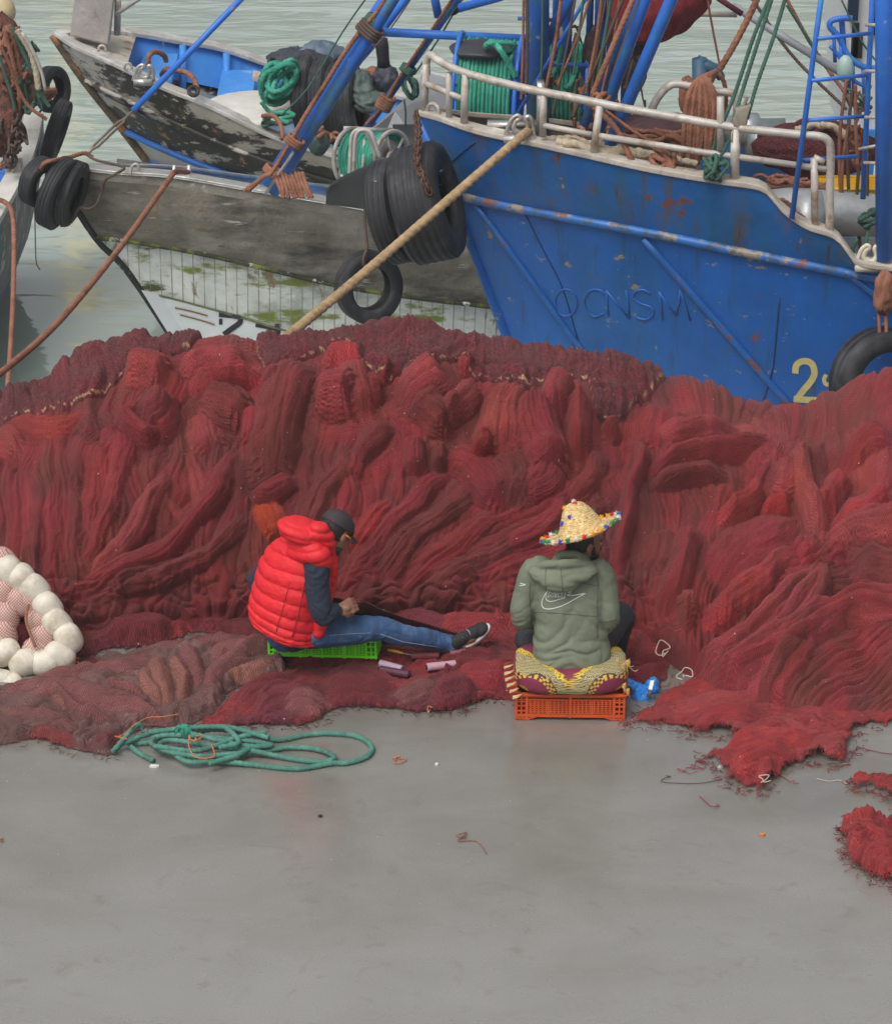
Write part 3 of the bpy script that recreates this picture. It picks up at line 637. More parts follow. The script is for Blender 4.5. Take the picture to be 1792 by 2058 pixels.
for i, (pts, w_, lf, c_) in enumerate([([(-20, 1425), (60, 1400), (130, 1385), (220, 1392)], 22, .075, 'mauve'), ([(0, 1400), (90, 1378), (190, 1368), (280, 1350), (340, 1322)], 20, .09, 'mauve'), ([(30, 1440), (110, 1412), (190, 1418), (270, 1432), (330, 1450)], 24, .10, 'mauve'),
        ([(120, 1400), (112, 1425), (140, 1450)], 16, .10, 'tan'), ([(140, 1470), (200, 1440), (280, 1445), (340, 1462)], 18, .085, 'mauve'), ([(-20, 1470), (60, 1455), (130, 1475), (190, 1495)], 20, .07, 'mauve'), ([(40, 1492), (110, 1488), (170, 1505)], 14, .05, 'brown'),
        ([(305, 1330), (322, 1370), (330, 1410), (340, 1450)], 26, .12, 'tan'), ([(345, 1345), (368, 1385), (362, 1430)], 20, .13, 'tan'), ([(290, 1360), (300, 1400), (325, 1440)], 18, .11, 'tan'), ([(350, 1320), (385, 1345), (398, 1380), (388, 1410)], 20, .11, 'mauve'),
        ([(400, 1420), (425, 1385), (460, 1355), (510, 1330)], 22, .11, 'mauve'), ([(410, 1360), (450, 1325), (510, 1312), (550, 1320)], 18, .10, 'mauve'), ([(430, 1400), (480, 1372), (530, 1355), (570, 1358)], 14, .08, 'tan'), ([(470, 1340), (520, 1325), (560, 1335)], 12, .13, 'mauve'),
        ([(150, 1368), (220, 1345), (280, 1330)], 16, .08, 'tan'), ([(170, 1508), (225, 1500), (262, 1482)], 16, .06, 'purple'), ([(60, 1420), (120, 1428), (180, 1462), (240, 1470)], 10, .13, 'mauve'), ([(200, 1400), (250, 1405), (300, 1425)], 9, .12, 'mauve')]):
    n_ = len(pts); tan_s.append(([(x, y, w_*(.6 if j in (0, n_-1) else 1)) for j, (x, y) in enumerate(pts)], lf*.85, 2.6, .014, c_, 300+i*7))
ground_net('brown_net', [(-60, 1385), (20, 1388), (110, 1368), (200, 1352), (290, 1322), (350, 1300), (430, 1310), (500, 1298), (555, 1312), (585, 1345), (565, 1372), (480, 1385), (440, 1430), (380, 1462), (290, 1468), (240, 1500), (225, 1522), (150, 1512), (60, 1490), (-60, 1512)],
    tan_s, ['mauve', 'mauve'], .05, .05, 'faded brown net in heavy folds on the quay at the left, beside the green rope', seed=21, edgew=26, wr=(120, 20))
ground_net('purple_net', [(420, 1440), (470, 1395), (540, 1370), (600, 1345), (740, 1345), (860, 1350), (980, 1352), (1055, 1372), (1048, 1395), (990, 1405), (940, 1425), (870, 1438), (760, 1428), (670, 1430), (640, 1455), (560, 1462), (470, 1464), (390, 1468)],
    [([(470, 1440, 20), (520, 1400, 26), (600, 1375, 24)], .07, 5, .04, 'dark', 1), ([(500, 1450, 16), (560, 1420, 30), (640, 1400, 24)], .08, 5, .04, 'purple', 2), ([(560, 1440, 20), (620, 1425, 28), (660, 1430, 16)], .07, 5, .04, 'mauve', 3),
     ([(640, 1375, 20), (720, 1365, 24), (820, 1375, 22)], .045, 5, .03, 'purple', 4), ([(650, 1415, 16), (720, 1395, 28), (790, 1410, 24)], .07, 5, .035, 'dark', 5), ([(780, 1425, 14), (840, 1400, 24), (880, 1380, 20)], .06, 5, .03, 'mauve', 6),
     ([(860, 1425, 20), (910, 1405, 26), (960, 1400, 20)], .10, 5, .05, 'purple', 7), ([(900, 1370, 24), (970, 1375, 26), (1030, 1385, 16)], .09, 6, .05, 'main', 8)],
    ['purple', 'main'], .012, .035, 'reddish purple net bunched on the quay in front of the green crate', seed=33, edgew=16, wr=(90, 15))
ground_net('spread_net', [(1262, 1450), (1290, 1425), (1350, 1380), (1480, 1330), (1640, 1330), (1900, 1340), (1900, 1470), (1792, 1462), (1730, 1470), (1722, 1500), (1700, 1535), (1660, 1540), (1640, 1532), (1600, 1545), (1560, 1580), (1525, 1592), (1480, 1585), (1447, 1565), (1442, 1545), (1412, 1530), (1410, 1515), (1470, 1500), (1450, 1480), (1385, 1482), (1372, 1468), (1270, 1460)],
    R_(46, 9, 1420, 1700, 1440, 1565, 8, 14, ['main', 'main', 'bright', 'pale'], .032) + [([(1300, 1440, 14), (1420, 1425, 16), (1560, 1400, 16), (1760, 1370, 18)], .06, 4, .03, 'pale', 4), ([(1380, 1472, 14), (1450, 1460, 18), (1540, 1440, 18)], .08, 4, .035, 'main', 5),
     ([(1450, 1560, 16), (1520, 1540, 30), (1590, 1530, 18)], .10, 5, .05, 'bright', 6), ([(1420, 1520, 10), (1500, 1505, 22), (1580, 1500, 20), (1660, 1480, 20)], .09, 5, .05, 'bright', 7), ([(1620, 1500, 20), (1660, 1515, 24), (1700, 1500, 16)], .06, 5, .03, 'pale', 8), ([(1520, 1575, 24), (1560, 1555, 20)], .09, 6, .05, 'bright', 9)],
    ['main', 'bright'], .018, .022, 'red net fanned out flat over the quay at the right, frayed at its front edge', seed=44, edgew=26, material=NETS, wr=(110, 9), rag=9, thin=.35)
ground_net('net_strip', [(1704, 1572), (1730, 1568), (1800, 1572), (1900, 1575), (1900, 1690), (1800, 1625), (1780, 1605), (1750, 1590), (1715, 1586)], R_(8, 19, 1740, 1850, 1575, 1640, 8, 14, ['bright', 'main'], .04), ['bright', 'main'], .04, .03, 'narrow strip of red net at the right edge of the quay, above the round clump', seed=55, edgew=8, material=NETS, wr=(60, 8), rag=6)
ground_net('net_clump', [(1680, 1672), (1700, 1660), (1716, 1648), (1745, 1644), (1765, 1660), (1800, 1680), (1900, 1700), (1900, 1850), (1792, 1785), (1740, 1770), (1712, 1745), (1696, 1720), (1694, 1695)], R_(18, 29, 1700, 1840, 1660, 1770, 10, 22, ['bright', 'main', 'bright'], .07), ['bright', 'main'], .09, .05, 'fluffy round clump of red net lying alone on the quay at the lower right', seed=66, edgew=16, material=NETS, wr=(50, 10), rag=9)
# ------------------------------------------------------------------ cordage materials
TW = dict(bump=(60, .5, .004))
M_GREEN = mat('green_rope', (.065, .20, .155), .85, noise=.25, ns=14, col2=[((.13, .32, .26), 9, .5, .7), ((.06, .10, .08), 5, .55, .7)], **TW)
M_TURQ = mat('turquoise_rope', (.028, .27, .18), .8, noise=.2, ns=12, col2=[((.09, .42, .31), 8, .5, .7)], **TW)
M_RUST = mat('rust_rope', (.27, .115, .07), .9, noise=.25, ns=14, col2=[((.16, .06, .04), 6, .5, .7)], **TW)
M_TAN = mat('tan_rope', (.42, .29, .16), .95, noise=.3, ns=16, col2=[((.24, .17, .10), 7, .5, .7)], bump=(90, .8, .008))
M_CREAM = mat('cream_rope', (.50, .42, .30), .95, noise=.25, ns=16, bump=(90, .8, .008))
M_DKROPE = mat('dark_rope', (.10, .065, .05), .9, noise=.3, **TW)
M_DKGREEN = mat('dark_green_rope', (.045, .115, .085), .9, noise=.3, **TW)
M_ORTW = mat('orange_twine', (.55, .17, .06), .8); M_WHTW = mat('pale_twine', (.55, .48, .38), .8); M_REDTW = mat('red_twine', (.25, .045, .055), .85)
def rope_thing(name, pts, r, m, label, cat='rope', twisted=True, group=None, closed=False, parent=None):
    mb = MB(); rope(mb, pts, r, twisted, closed); o = mb.build(name, m, parent)
    return tag(o, label, cat, group) if parent is None else o
def gp(pts, z=.014): return [G(p[0], p[1], p[2] if len(p) > 2 else z) for p in pts]
# coil of green rope on the quay
coil = [(309, 1529, .014), (278, 1512, .014), (262, 1495, .016), (300, 1492, .02), (360, 1480, .035), (430, 1466, .05), (500, 1475, .04), (560, 1487, .015), (610, 1478, .014), (660, 1474, .014), (717, 1480, .014), (747, 1500, .014), (738, 1520, .014), (700, 1533, .014), (667, 1534, .016), (596, 1545, .014), (515, 1538, .014), (439, 1530, .03), (380, 1532, .04), (350, 1515, .045), (320, 1500, .05), (345, 1488, .055),
        (430, 1500, .05), (500, 1508, .045), (560, 1520, .02), (610, 1529, .014), (650, 1531, .02), (672, 1522, .025), (641, 1507, .018), (587, 1502, .018), (533, 1509, .02), (470, 1515, .05), (400, 1520, .06), (330, 1508, .06), (305, 1492, .06), (330, 1478, .065), (420, 1482, .06), (520, 1492, .05), (545, 1498, .045), (500, 1500, .06), (440, 1488, .07), (380, 1474, .07), (320, 1470, .06), (290, 1478, .05), (262, 1488, .05), (238, 1500, .03), (228, 1510, .02), (240, 1496, .05), (262, 1470, .09), (280, 1456, .10), (286, 1466, .07)]
cg = rope_thing('rope_coil', gp(coil), .0135, M_GREEN, 'thick sea-green rope in flat loops on the quay in front of the brown net')
for i, (a, b, c, d, e) in enumerate([((300, 1472), (380, 1463), (460, 1462), (540, 1483), .085), ((310, 1500), (400, 1508), (480, 1482), (535, 1472), .075), ((420, 1535), (470, 1520), (500, 1505), (497, 1498), .055), ((455, 1463), (472, 1478), (478, 1494), (440, 1503), .09)]):
    mb = MB(); rope(mb, gp([a, b, c, d], e), .0135); mb.build('rope_turn', M_GREEN, cg)
mb = MB(); rr = random.Random(4)
for i in range(26):
    a = rr.uniform(0, 6.28); p = G(368, 1466, .085); mb.tube([p, p+Vector((.03*math.cos(a), .02*math.sin(a), .02)), p+Vector((.06*math.cos(a), .05*math.sin(a), -.01))], .0035, seg=5)
mb.build('frayed_end', M_TURQ, cg)
def scribble(cx, cy, w, h, n, seed, z=.006, r=.0022, m=None, label='', name='twine_scrap', group=None, tail=None):
    rr = random.Random(seed); pts = []
    for i in range(n):
        a = (pts and a or 0)+rr.uniform(.5, 2.0)*(1 if rr.random() < .8 else -1); q = rr.uniform(.15, 1); pts.append((cx+w*q*math.cos(a), cy+h*q*math.sin(a), z+rr.uniform(0, .012)))
    if tail: pts += [(t[0], t[1], z) for t in tail]
    mb = MB(); rope(mb, gp(pts), r, False); return tag(mb.build(name, m or M_ORTW), label, 'twine', group)
scribble(802, 1526, 20, 11, 9, 2, r=.0028, label='small tangle of orange twine on bare concrete right of the green rope')
scribble(930, 1678, 22, 7, 7, 5, r=.0025, m=M_RUST, label='orange-brown twine scrap with a long tail alone in the middle of the quay', tail=[(920, 1690), (955, 1690), (970, 1703), (977, 1716)])
scribble(390, 1482, 18, 16, 8, 8, z=.09, r=.0035, label='orange twine tied round the green rope loops', tail=[(380, 1500), (395, 1522), (430, 1520), (425, 1495)])
scribble(862, 1425, 14, 8, 5, 9, r=.003, z=.03, label='orange twine running off the purple net onto the concrete', tail=[(870, 1420), (885, 1395), (905, 1372), (914, 1350)])
scribble(250, 1480, 30, 9, 4, 12, z=.11, r=.003, label='orange twine strand lying on the brown net', tail=[(290, 1445), (330, 1440), (360, 1435)])
scribble(1385, 1545, 28, 12, 10, 14, r=.0022, m=M_REDTW, label='tangle of dark red threads at the left tip of the spread net', tail=[(1400, 1530), (1440, 1515)])
scribble(1350, 1560, 20, 3, 4, 15, r=.002, m=M_DKROPE, label='long dark thread loop on the concrete left of the spread net', tail=[(1330, 1571), (1400, 1574), (1450, 1566)])
scribble(1600, 1572, 16, 5, 5, 16, r=.0022, m=M_REDTW, label='red thread squiggle right of the spread net tip', tail=[(1570, 1560), (1540, 1550)])
scribble(1435, 1618, 14, 3, 4, 17, r=.0025, m=M_REDTW, label='short red thread on bare concrete below the spread net', tail=[(1412, 1606), (1405, 1600)])
scribble(1330, 1306, 18, 22, 9, 18, z=.16, r=.003, m=M_WHTW, label='pale twine loop hanging on the net right of the man in the straw hat')
scribble(1275, 1345, 16, 8, 7, 19, z=.12, r=.003, m=M_WHTW, label='pale twine squiggle on the net just right of the cushion')
scribble(1375, 1355, 20, 14, 9, 20, z=.12, r=.003, m=M_WHTW, label='pale twine scribble on the net beyond the blue bag')
scribble(1535, 1565, 26, 8, 7, 21, z=.10, r=.0025, m=M_WHTW, label='cream twine curled over the lowest lobe of the spread net')
scribble(8, 1688, 10, 5, 4, 22, m=M_RUST, r=.003, label='brown twine bit at the left edge of the quay')
rope_thing('thread', gp([(1720, 1500, .006), (1750, 1508, .006), (1792, 1515, .006), (1850, 1512, .006)], .006), .0022, M_REDTW, 'single red thread leading right from the spread net', 'twine', False)
rope_thing('thread', gp([(1640, 1565, .006), (1665, 1570, .006), (1685, 1568, .006), (1700, 1575, .006)], .006), .002, M_WHTW, 'thin pale thread beside the red net strip', 'twine', False)
def chip(px, py, sx, sy, m, label, rot=0, h=.012, cat='litter'):
    q = MB(); g = G(px, py); n = 9
    bot = [g+Vector((sx*math.cos(6.283*i/n+rot)*(.7+.3*math.sin(i*2.7)), sy*math.sin(6.283*i/n+rot)*(.7+.3*math.cos(i*1.9)), .001)) for i in range(n)]
    top = [b+Vector((0, 0, h)) for b in bot]; q.add(bot+top, [tuple(reversed(range(n))), tuple(range(n, 2*n))]+[(i, (i+1) % n, n+(i+1) % n, n+i) for i in range(n)])
    return tag(q.build('litter', m, smooth=False), label, cat)
MW = mat('white_scrap', (.75, .73, .68), .7); MDK = mat('dark_scrap', (.04, .03, .02), .7); MOR = mat('orange_scrap', (.6, .2, .06), .6)
chip(311, 1542, .032, .012, MW, 'flat white scrap on concrete below the green rope', .2); chip(474, 1523, .03, .02, MW, 'white scrap caught in the green rope loops', .5, .03)
chip(1531, 1680, .022, .012, MOR, 'orange-brown stub lying alone on the right of the quay'); chip(644, 1642, .014, .01, MDK, 'dark pebble on concrete left of centre'); chip(1447, 1543, .02, .01, MW, 'white fleck beside the tip of the spread net')
chip(878, 1538, .012, .008, MW, 'tiny white fleck right of the orange tangle')
# ------------------------------------------------------------------ floats
M_FLOAT = mat('float_white', (.64, .59, .50), .55, noise=.16, ns=9, col2=[((.45, .39, .29), 8, .50, .66), ((.62, .42, .25), 11, .66, .72)], bump=(14, .4, .01))
def float_material():
    m = mat('float_netted', (.55, .37, .32), .7); N = m.node_tree.nodes; L = m.node_tree.links; B = N['Principled BSDF']; tc = N.new('ShaderNodeTexCoord'); sp = N.new('ShaderNodeSeparateXYZ'); L.new(tc.outputs['Object'], sp.inputs[0])
    def mth(op, a, b):
        k = N.new('ShaderNodeMath'); k.operation = op
        for i, v in enumerate((a, b)):
            if isinstance(v, (float, int)): k.inputs[i].default_value = v
            else: L.new(v, k.inputs[i])
        return k.outputs[0]
    a = mth('ADD', sp.outputs[0], sp.outputs[2]); b = mth('SUBTRACT', sp.outputs[0], sp.outputs[2])
    l = mth('MAXIMUM', mth('LESS_THAN', mth('PINGPONG', mth('MULTIPLY', a, 60.), .5), .10), mth('LESS_THAN', mth('PINGPONG', mth('MULTIPLY', b, 60.), .5), .10))
    mx = N.new('ShaderNodeMix'); mx.data_type = 'RGBA'; L.new(l, mx.inputs[0]); mx.inputs[6].default_value = (.60, .43, .37, 1); mx.inputs[7].default_value = (.26, .06, .05, 1); L.new(mx.outputs[2], B.inputs['Base Color'])
    return m
M_FLN = float_material()
def make_float(px, py, Y, ang, s, m, label, group):
    c = P(px, py, Y); root = empty('net_float', c, label, 'float', group)
    R = Matrix.Rotation(ang, 3, 'Y'); q = MB(); prof = []
    for i in range(15):
        t = -1+2*i/14; prof.append((max(.006, .054*s*(1-abs(t)**2.8)**.5), t*.066*s))
    q.lathe(prof, c, R @ Vector((1, 0, .0)), 28); q.build('float_body', m, root)
    q = MB(); q.lathe([(.010, -.062*s), (.018, -.058*s), (.018, .058*s), (.010, .062*s)], c, R @ Vector((1, 0, 0)), 12); q.build('core_tube', mat('core', (.25, .16, .12), .8), root)
ring = [(20, 1148, 1.2), (46, 1163, 1.1), (71, 1184, .9), (97, 1220, 1.0), (116, 1253, .9), (138, 1283, 1.2), (120, 1318, .5), (92, 1332, 0), (50, 1331, -.2), (10, 1312, -.35), (4, 1366, .2), (22, 1374, -.2), (-22, 1300, -.3)]
for i, (x, y, a) in enumerate(ring):
    make_float(x, y, 14.52-.34*(y-1130)/200, a, 1.42 if i not in (10, 11) else 1.1, M_FLOAT, 'bare white net float in the ring of floats at the left edge', 'bare white floats ringing the pile')
for i, (x, y, a) in enumerate([(8, 1130, .9), (30, 1162, .8), (42, 1208, 1.2), (66, 1207, 1.0), (84, 1250, 1.2), (90, 1283, 1.4), (76, 1310, .8), (10, 1190, 1.4), (13, 1240, 1.5), (8, 1275, 1.3)]):
    make_float(x, y, 14.56-.34*(y-1130)/200, a, 1.4, M_FLN, 'pinkish net float wrapped in fine red mesh inside the white ring', 'mesh-wrapped floats inside the ring')
rope_thing('float_line', [P(58, 1215, 14.3), P(53, 1245, 14.25), P(62, 1275, 14.2), P(72, 1300, 14.15)], .008, M_RUST, 'rust coloured line between the mesh-wrapped floats')
rope_thing('float_line', [P(-10, 1360, 14.1), P(15, 1368, 14.08), P(40, 1382, 14.1), P(52, 1388, 14.1)], .008, M_RUST, 'rust coloured line across the two lowest floats at the left edge')
scribble(152, 1328, 16, 10, 9, 31, z=.03, r=.006, label='clump of orange twine right of the white float ring')
# inner net between the floats
ground_net('float_net', [(-60, 1130), (0, 1110), (40, 1150), (80, 1200), (120, 1260), (120, 1310), (60, 1330), (-60, 1330)], [], ['main', 'purple'], .17, .05, 'red net bunched between the floats at the left edge', seed=77, edgew=30)
# ------------------------------------------------------------------ boats
from mathutils.bvhtree import BVHTree
def ray_plane(px, py, p0, n, off):
    d = ray(px, py); o = Vector((0, 0, H_CAM)); t = ((p0-o).dot(n)+off)/d.dot(n); return o+d*t
def curve(pts):
    q = spline([(p[0], p[1]) for p in pts], n=6); i = np.argsort(q[:, 0]); return q[i, 0], q[i, 1]
class Hull:
    def __init__(s, bow, Y, yaw, rows, pxend, nc=90, roll=0.):
        """rows: (stem px, [(px, py)...], [(px, half beam)...]) from gunwale to keel, in picture units on the near side"""
        s.p0 = P(bow[0], bow[1], Y); s.p0.z = 0; s.a = math.radians(yaw); s.dir = Vector((math.cos(s.a), math.sin(s.a), 0)); s.n = Vector((math.sin(s.a), -math.cos(s.a), 0))
        s.rows = []; s.roll = roll
        for (sx, yc, oc) in rows:
            yx, yy = curve(yc); pts = []
            for k in range(nc+1):
                f = (k/nc)**1.25; px = sx+(pxend-sx)*f; off = float(np.interp(px, [o[0] for o in oc], [o[1] for o in oc]))
                if len(oc) > 2: xx, oo = curve(oc); off = max(0, float(np.interp(px, xx, oo)))
                if k == 0: off = 0.0
                pts.append(ray_plane(px, float(np.interp(px, yx, yy)), s.p0, s.n, off))
            s.rows.append(pts)
        s.trees = []
    def mirror(s, p): o = (p-s.p0).dot(s.n); return p - s.n*(2*o) - Vector((0, 0, 2*o*s.roll))
    def off(s, p): return (p-s.p0).dot(s.n)
    def band(s, i, j, sub, inset=0., bulge=0.):
        """grid of points between rows i and j"""
        A, B = s.rows[i], s.rows[j]; g = []
        for r in range(sub+1):
            t = r/sub; row = []
            for k, (a, b) in enumerate(zip(A, B)):
                p = a.lerp(b, t) + s.n*(bulge*4*t*(1-t)*min(1, k/14)); p = p - s.n*min(inset, max(0, s.off(p))*.6 if inset > .04 else inset); row.append(p)
            g.append(row)
        return g
    def skin(s, name, i, j, sub, m, parent, inset=0., bulge=0., both=True, mirror_only=False):
        g = s.band(i, j, sub, inset, bulge); out = []
        for side in ([0, 1] if both else ([1] if mirror_only else [0])):
            gg = [[s.mirror(p) for p in row] for row in g] if side else g
            A = np.array([[tuple(p) for p in row] for row in gg]); uv = np.zeros(A.shape[:2]+(2,))
            acc = np.concatenate([np.zeros((A.shape[0], 1)), np.cumsum(np.linalg.norm(np.diff(A, axis=1), axis=2), axis=1)], 1)
            uv[..., 0] = A[..., 0]*math.cos(s.a)+A[..., 1]*math.sin(s.a); uv[..., 1] = np.linspace(0, 1, A.shape[0])[:, None]
            if side: A = A[::-1]; uv = uv[::-1]
            me = grid_mesh(name, A[..., 0], A[..., 1], A[..., 2], None, uv); out.append(me)
            if not side: s.trees.append(BVHTree.FromPolygons([tuple(v.co) for v in me.vertices], [tuple(p.vertices) for p in me.polygons]))
        objs = [link(name, me, m, parent) for me in out]
        return objs
    def hit(s, px, py, lift=0.):
        d = ray(px, py).normalized(); best = None
        for t in s.trees:
            loc, nr, idx, dist = t.ray_cast(Vector((0, 0, H_CAM)), d)
            if loc is not None and (best is None or dist < best[1]): best = (loc, dist, nr)
        if best is None: return ray_plane(px, py, s.p0, s.n, 1.0)
        nr = best[2] if best[2].dot(d) < 0 else -best[2]
        return best[0]+nr*lift
    def cap(s, name, m, parent, wd=.12, th=.045, over=.03, k0=0, z=0., both=True):
        """gunwale cap: a strip of real thickness along row 0"""
        out = []
        for side in ([0, 1] if both else [0]):
            mb = MB(); R = s.rows[0][k0:]; vs = []
            for k, p in enumerate(R):
                o = s.off(p); inn = max(0.0, o-wd); a = p+s.n*over; b = p-s.n*(o-inn) 
                for q, dz in ((a, z), (a, z+th), (b, z+th), (b, z)):
                    r = q+Vector((0, 0, dz)); vs.append(s.mirror(r) if side else r)
            fs = []
            for k in range(len(R)-1):
                for c in range(4): f = (k*4+c, k*4+(c+1) % 4, k*4+4+(c+1) % 4, k*4+4+c); fs.append(f if not side else f[::-1])
            mb.add(vs, fs); out.append(bevel(mb.build(name, m, parent, False), .01, 2))
        return out
    def deck(s, name, m, parent, drop, row=0, k0=0, inset=.05):
        mb = MB(); R = s.rows[row][k0:]; vs = []
        for p in R: q = p+Vector((0, 0, -drop))-s.n*min(inset, s.off(p)); vs += [q, s.mirror(q)]
        mb.add(vs, [(2*k, 2*k+1, 2*k+3, 2*k+2) for k in range(len(R)-1)]); return mb.build(name, m, parent, False)
def ribbon(hull, pts, wd, m, name, parent, lift=.004, n=6):
    q = spline(pts, n=n); vs = []
    for i in range(len(q)):
        a = q[max(0, i-1)]; b = q[min(len(q)-1, i+1)]; t = np.array(b)-np.array(a); t = t[:2]/(np.linalg.norm(t[:2])+1e-9); nn = np.array((-t[1], t[0]))*wd/2
        vs += [hull.hit(*(q[i][:2]+nn), lift), hull.hit(*(q[i][:2]-nn), lift)]
    mb = MB(); mb.add(vs, [(2*i, 2*i+1, 2*i+3, 2*i+2) for i in range(len(q)-1)]); return mb.build(name, m, parent, False)
def hull_poly(hull, px, m, name, parent, lift=.003, tri=None):
    mb = MB(); mb.add([hull.hit(x, y, lift) for x, y in px], [tuple(range(len(px)))]); return mb.build(name, m, parent, False)
def pipe(name, a, b, r, m, parent=None, label=None, cat=None, seg=14, group=None):
    mb = MB(); mb.tube([a, b], r, seg); o = mb.build(name, m, parent)
    if label: tag(o, label, cat, group)
    return o
def pipes(name, pts, r, m, parent, smooth_n=None, seg=12):
    mb = MB(); q = [Vector(v) for v in (spline(pts, n=smooth_n) if smooth_n else pts)]; mb.tube(q, r, seg); return mb.build(name, m, parent)
# ---- paints
RUST = (.20, .075, .03)
BLUE = mat('trawler_blue', (.015, .125, .47), .42, noise=.16, ns=2.2, spec=.4, bump=(3, .25, .05),
    col2=[((.014, .12, .30), 1.1, .50, .72, (1, 1, .35)), ((.03, .085, .17), 5, .56, .72, (2.2, 1, .15)), ((.02, .14, .42), 9, .5, .7, (2, 1, .3)), (RUST, 3.2, .645, .69), ((.30, .27, .19), 5.0, .635, .66, (1.2, 1, 1.5)), ((.30, .27, .19), 13., .67, .69, (1, 1, 1.5)), ((.06, .035, .02), 8, .67, .71, (1.5, 1, .3))])
BLUE_UP = mat('trawler_blue_bulwark', (.016, .125, .41), .42, noise=.2, ns=2.2, spec=.4, bump=(3, .3, .05),
    col2=[((.02, .12, .22), 1.6, .50, .72, (1, 1, .25)), ((.085, .085, .075), 4, .55, .72, (2.0, 1, .16)), ((.13, .09, .055), 2.2, .56, .74, (1.2, 1, .4)), (RUST, 3.4, .635, .69), ((.36, .28, .16), 6, .645, .68), ((.09, .05, .025), 7, .64, .70, (2, 1, .2))])
BLUE_PIPE = mat('blue_paint', (.03, .165, .62), .4, noise=.15, ns=5, spec=.4, col2=[((.05, .24, .50), 4, .56, .68), ((.42, .30, .22), 7, .66, .70), ((.10, .05, .03), 6, .68, .74)], bump=(20, .2, .004))
BLUE_WORN = mat('worn_blue_paint', (.02, .12, .48), .45, noise=.2, ns=5, col2=[((.04, .16, .26), 4, .48, .6), ((.45, .40, .38), 5, .60, .64), ((.12, .06, .035), 6, .60, .66)], bump=(20, .3, .006))
SKYBLUE = mat('inner_blue', (.05, .26, .72), .5, noise=.12, ns=4, col2=[((.02, .12, .38), 3, .60, .72), ((.25, .42, .66), 5, .62, .70)], bump=(12, .2, .006))
RUBSTRAKE = mat('rub_strake_blue', (.025, .15, .46), .45, noise=.2, ns=6, col2=[((.30, .25, .19), 4, .52, .58, (1, 1, 1)), ((.05, .09, .14), 9, .5, .6), (RUST, 6, .57, .62)], bump=(16, .4, .01))
STEEL = mat('stainless_rail', (.47, .44, .40), .5, .12, noise=.16, ns=9, col2=[((.30, .20, .12), 7, .52, .68), ((.62, .58, .52), 5, .55, .65)], bump=(18, .2, .004))
ALU = mat('aluminium_cap', (.55, .54, .52), .33, .6, noise=.15, ns=4, col2=[((.36, .32, .28), 5, .5, .66), ((.30, .17, .08), 9, .68, .76)], bump=(7, .55, .03))
CAPW = mat('weathered_cap', (.46, .41, .35), .6, noise=.2, ns=6, col2=[((.30, .17, .09), 5, .56, .68), ((.60, .56, .50), 4, .55, .65)], bump=(12, .4, .015))
RUBBER = mat('tyre_rubber', (.022, .023, .027), .62, noise=.3, ns=8, spec=.4, col2=[((.055, .055, .06), 5, .5, .65), ((.45, .45, .45), 16, .70, .74)], bump=(20, .3, .006))
SHEET = mat('rubber_sheet', (.035, .036, .042), .55, noise=.2, ns=4, bump=(5, .4, .02))
WHITE_UP = mat('peeled_white', (.46, .42, .37), .6, noise=.15, ns=4, bump=(7, .5, .02),
    col2=[((.035, .032, .027), 2.3, .46, .50, (.6, .6, 1.6)), ((.11, .085, .055), 8, .60, .66), ((.42, .20, .07), 3.1, .66, .71), ((.50, .45, .38), 9, .60, .635, (.8, .8, 1.5))])
WHITE_LOW = mat('white_hull_paint', (.56, .54, .49), .55, noise=.12, ns=4, col2=[((.32, .17, .08), 4, .62, .68), ((.05, .05, .05), 6, .68, .71)], bump=(8, .3, .01))
STEMW = mat('rusty_stem', (.10, .08, .06), .8, noise=.4, ns=6, col2=[((.34, .15, .06), 5, .48, .58), ((.50, .46, .40), 6, .58, .64)], bump=(14, .6, .02))
BAND_BLUE = mat('rail_blue', (.02, .14, .50), .5, noise=.2, ns=5, col2=[((.04, .05, .06), 5, .56, .66)], bump=(12, .3, .01))
GREY_UP = mat('weathered_grey_hull', (.145, .128, .102), .55, noise=.3, ns=3.5, bump=(3.5, .9, .06), spec=.4,
    col2=[((.24, .22, .185), 1.6, .46, .64, (.5, .5, 2)), ((.045, .042, .036), 2.6, .50, .66, (.5, .5, 1.6)), ((.16, .085, .035), 3.5, .60, .68), ((.36, .34, .31), 5, .62, .66, (.4, .4, 3.)), ((.06, .05, .04), 12, .62, .68, (.4, .4, 3.))])
GREY_TOP = mat('dented_grey_band', (.26, .235, .205), .5, .15, noise=.25, ns=3, bump=(5, .9, .05), col2=[((.12, .10, .08), 3, .45, .6, (.5, .5, 1.6)), ((.24, .13, .06), 6, .62, .7), ((.48, .46, .43), 5, .60, .66)])
PLANK = mat('white_planks', (.60, .62, .59), .6, noise=.2, ns=5, bump=(20, .3, .008), seam=(.085, .006, (.20, .20, .17), 0),
    col2=[((.30, .31, .29), 3, .5, .66, (.6, .6, 1)), ((.17, .20, .025), 2.0, .545, .61, (.7, .7, 2.0)), ((.06, .075, .02), 2.4, .60, .66, (.7, .7, 2.2)), ((.24, .16, .09), 7, .62, .68, (1, 1, .3))])
HULLW = mat('white_lower_hull', (.60, .64, .65), .5, noise=.08, ns=4, col2=[((.36, .22, .13), 5, .64, .69, (.4, .4, 2))])
BLACKP = mat('black_paint', (.012, .013, .016), .5); YELLOWP = mat('yellow_paint', (.72, .60, .22), .55, noise=.12, ns=12, col2=[((.55, .48, .28), 16, .6, .68)])
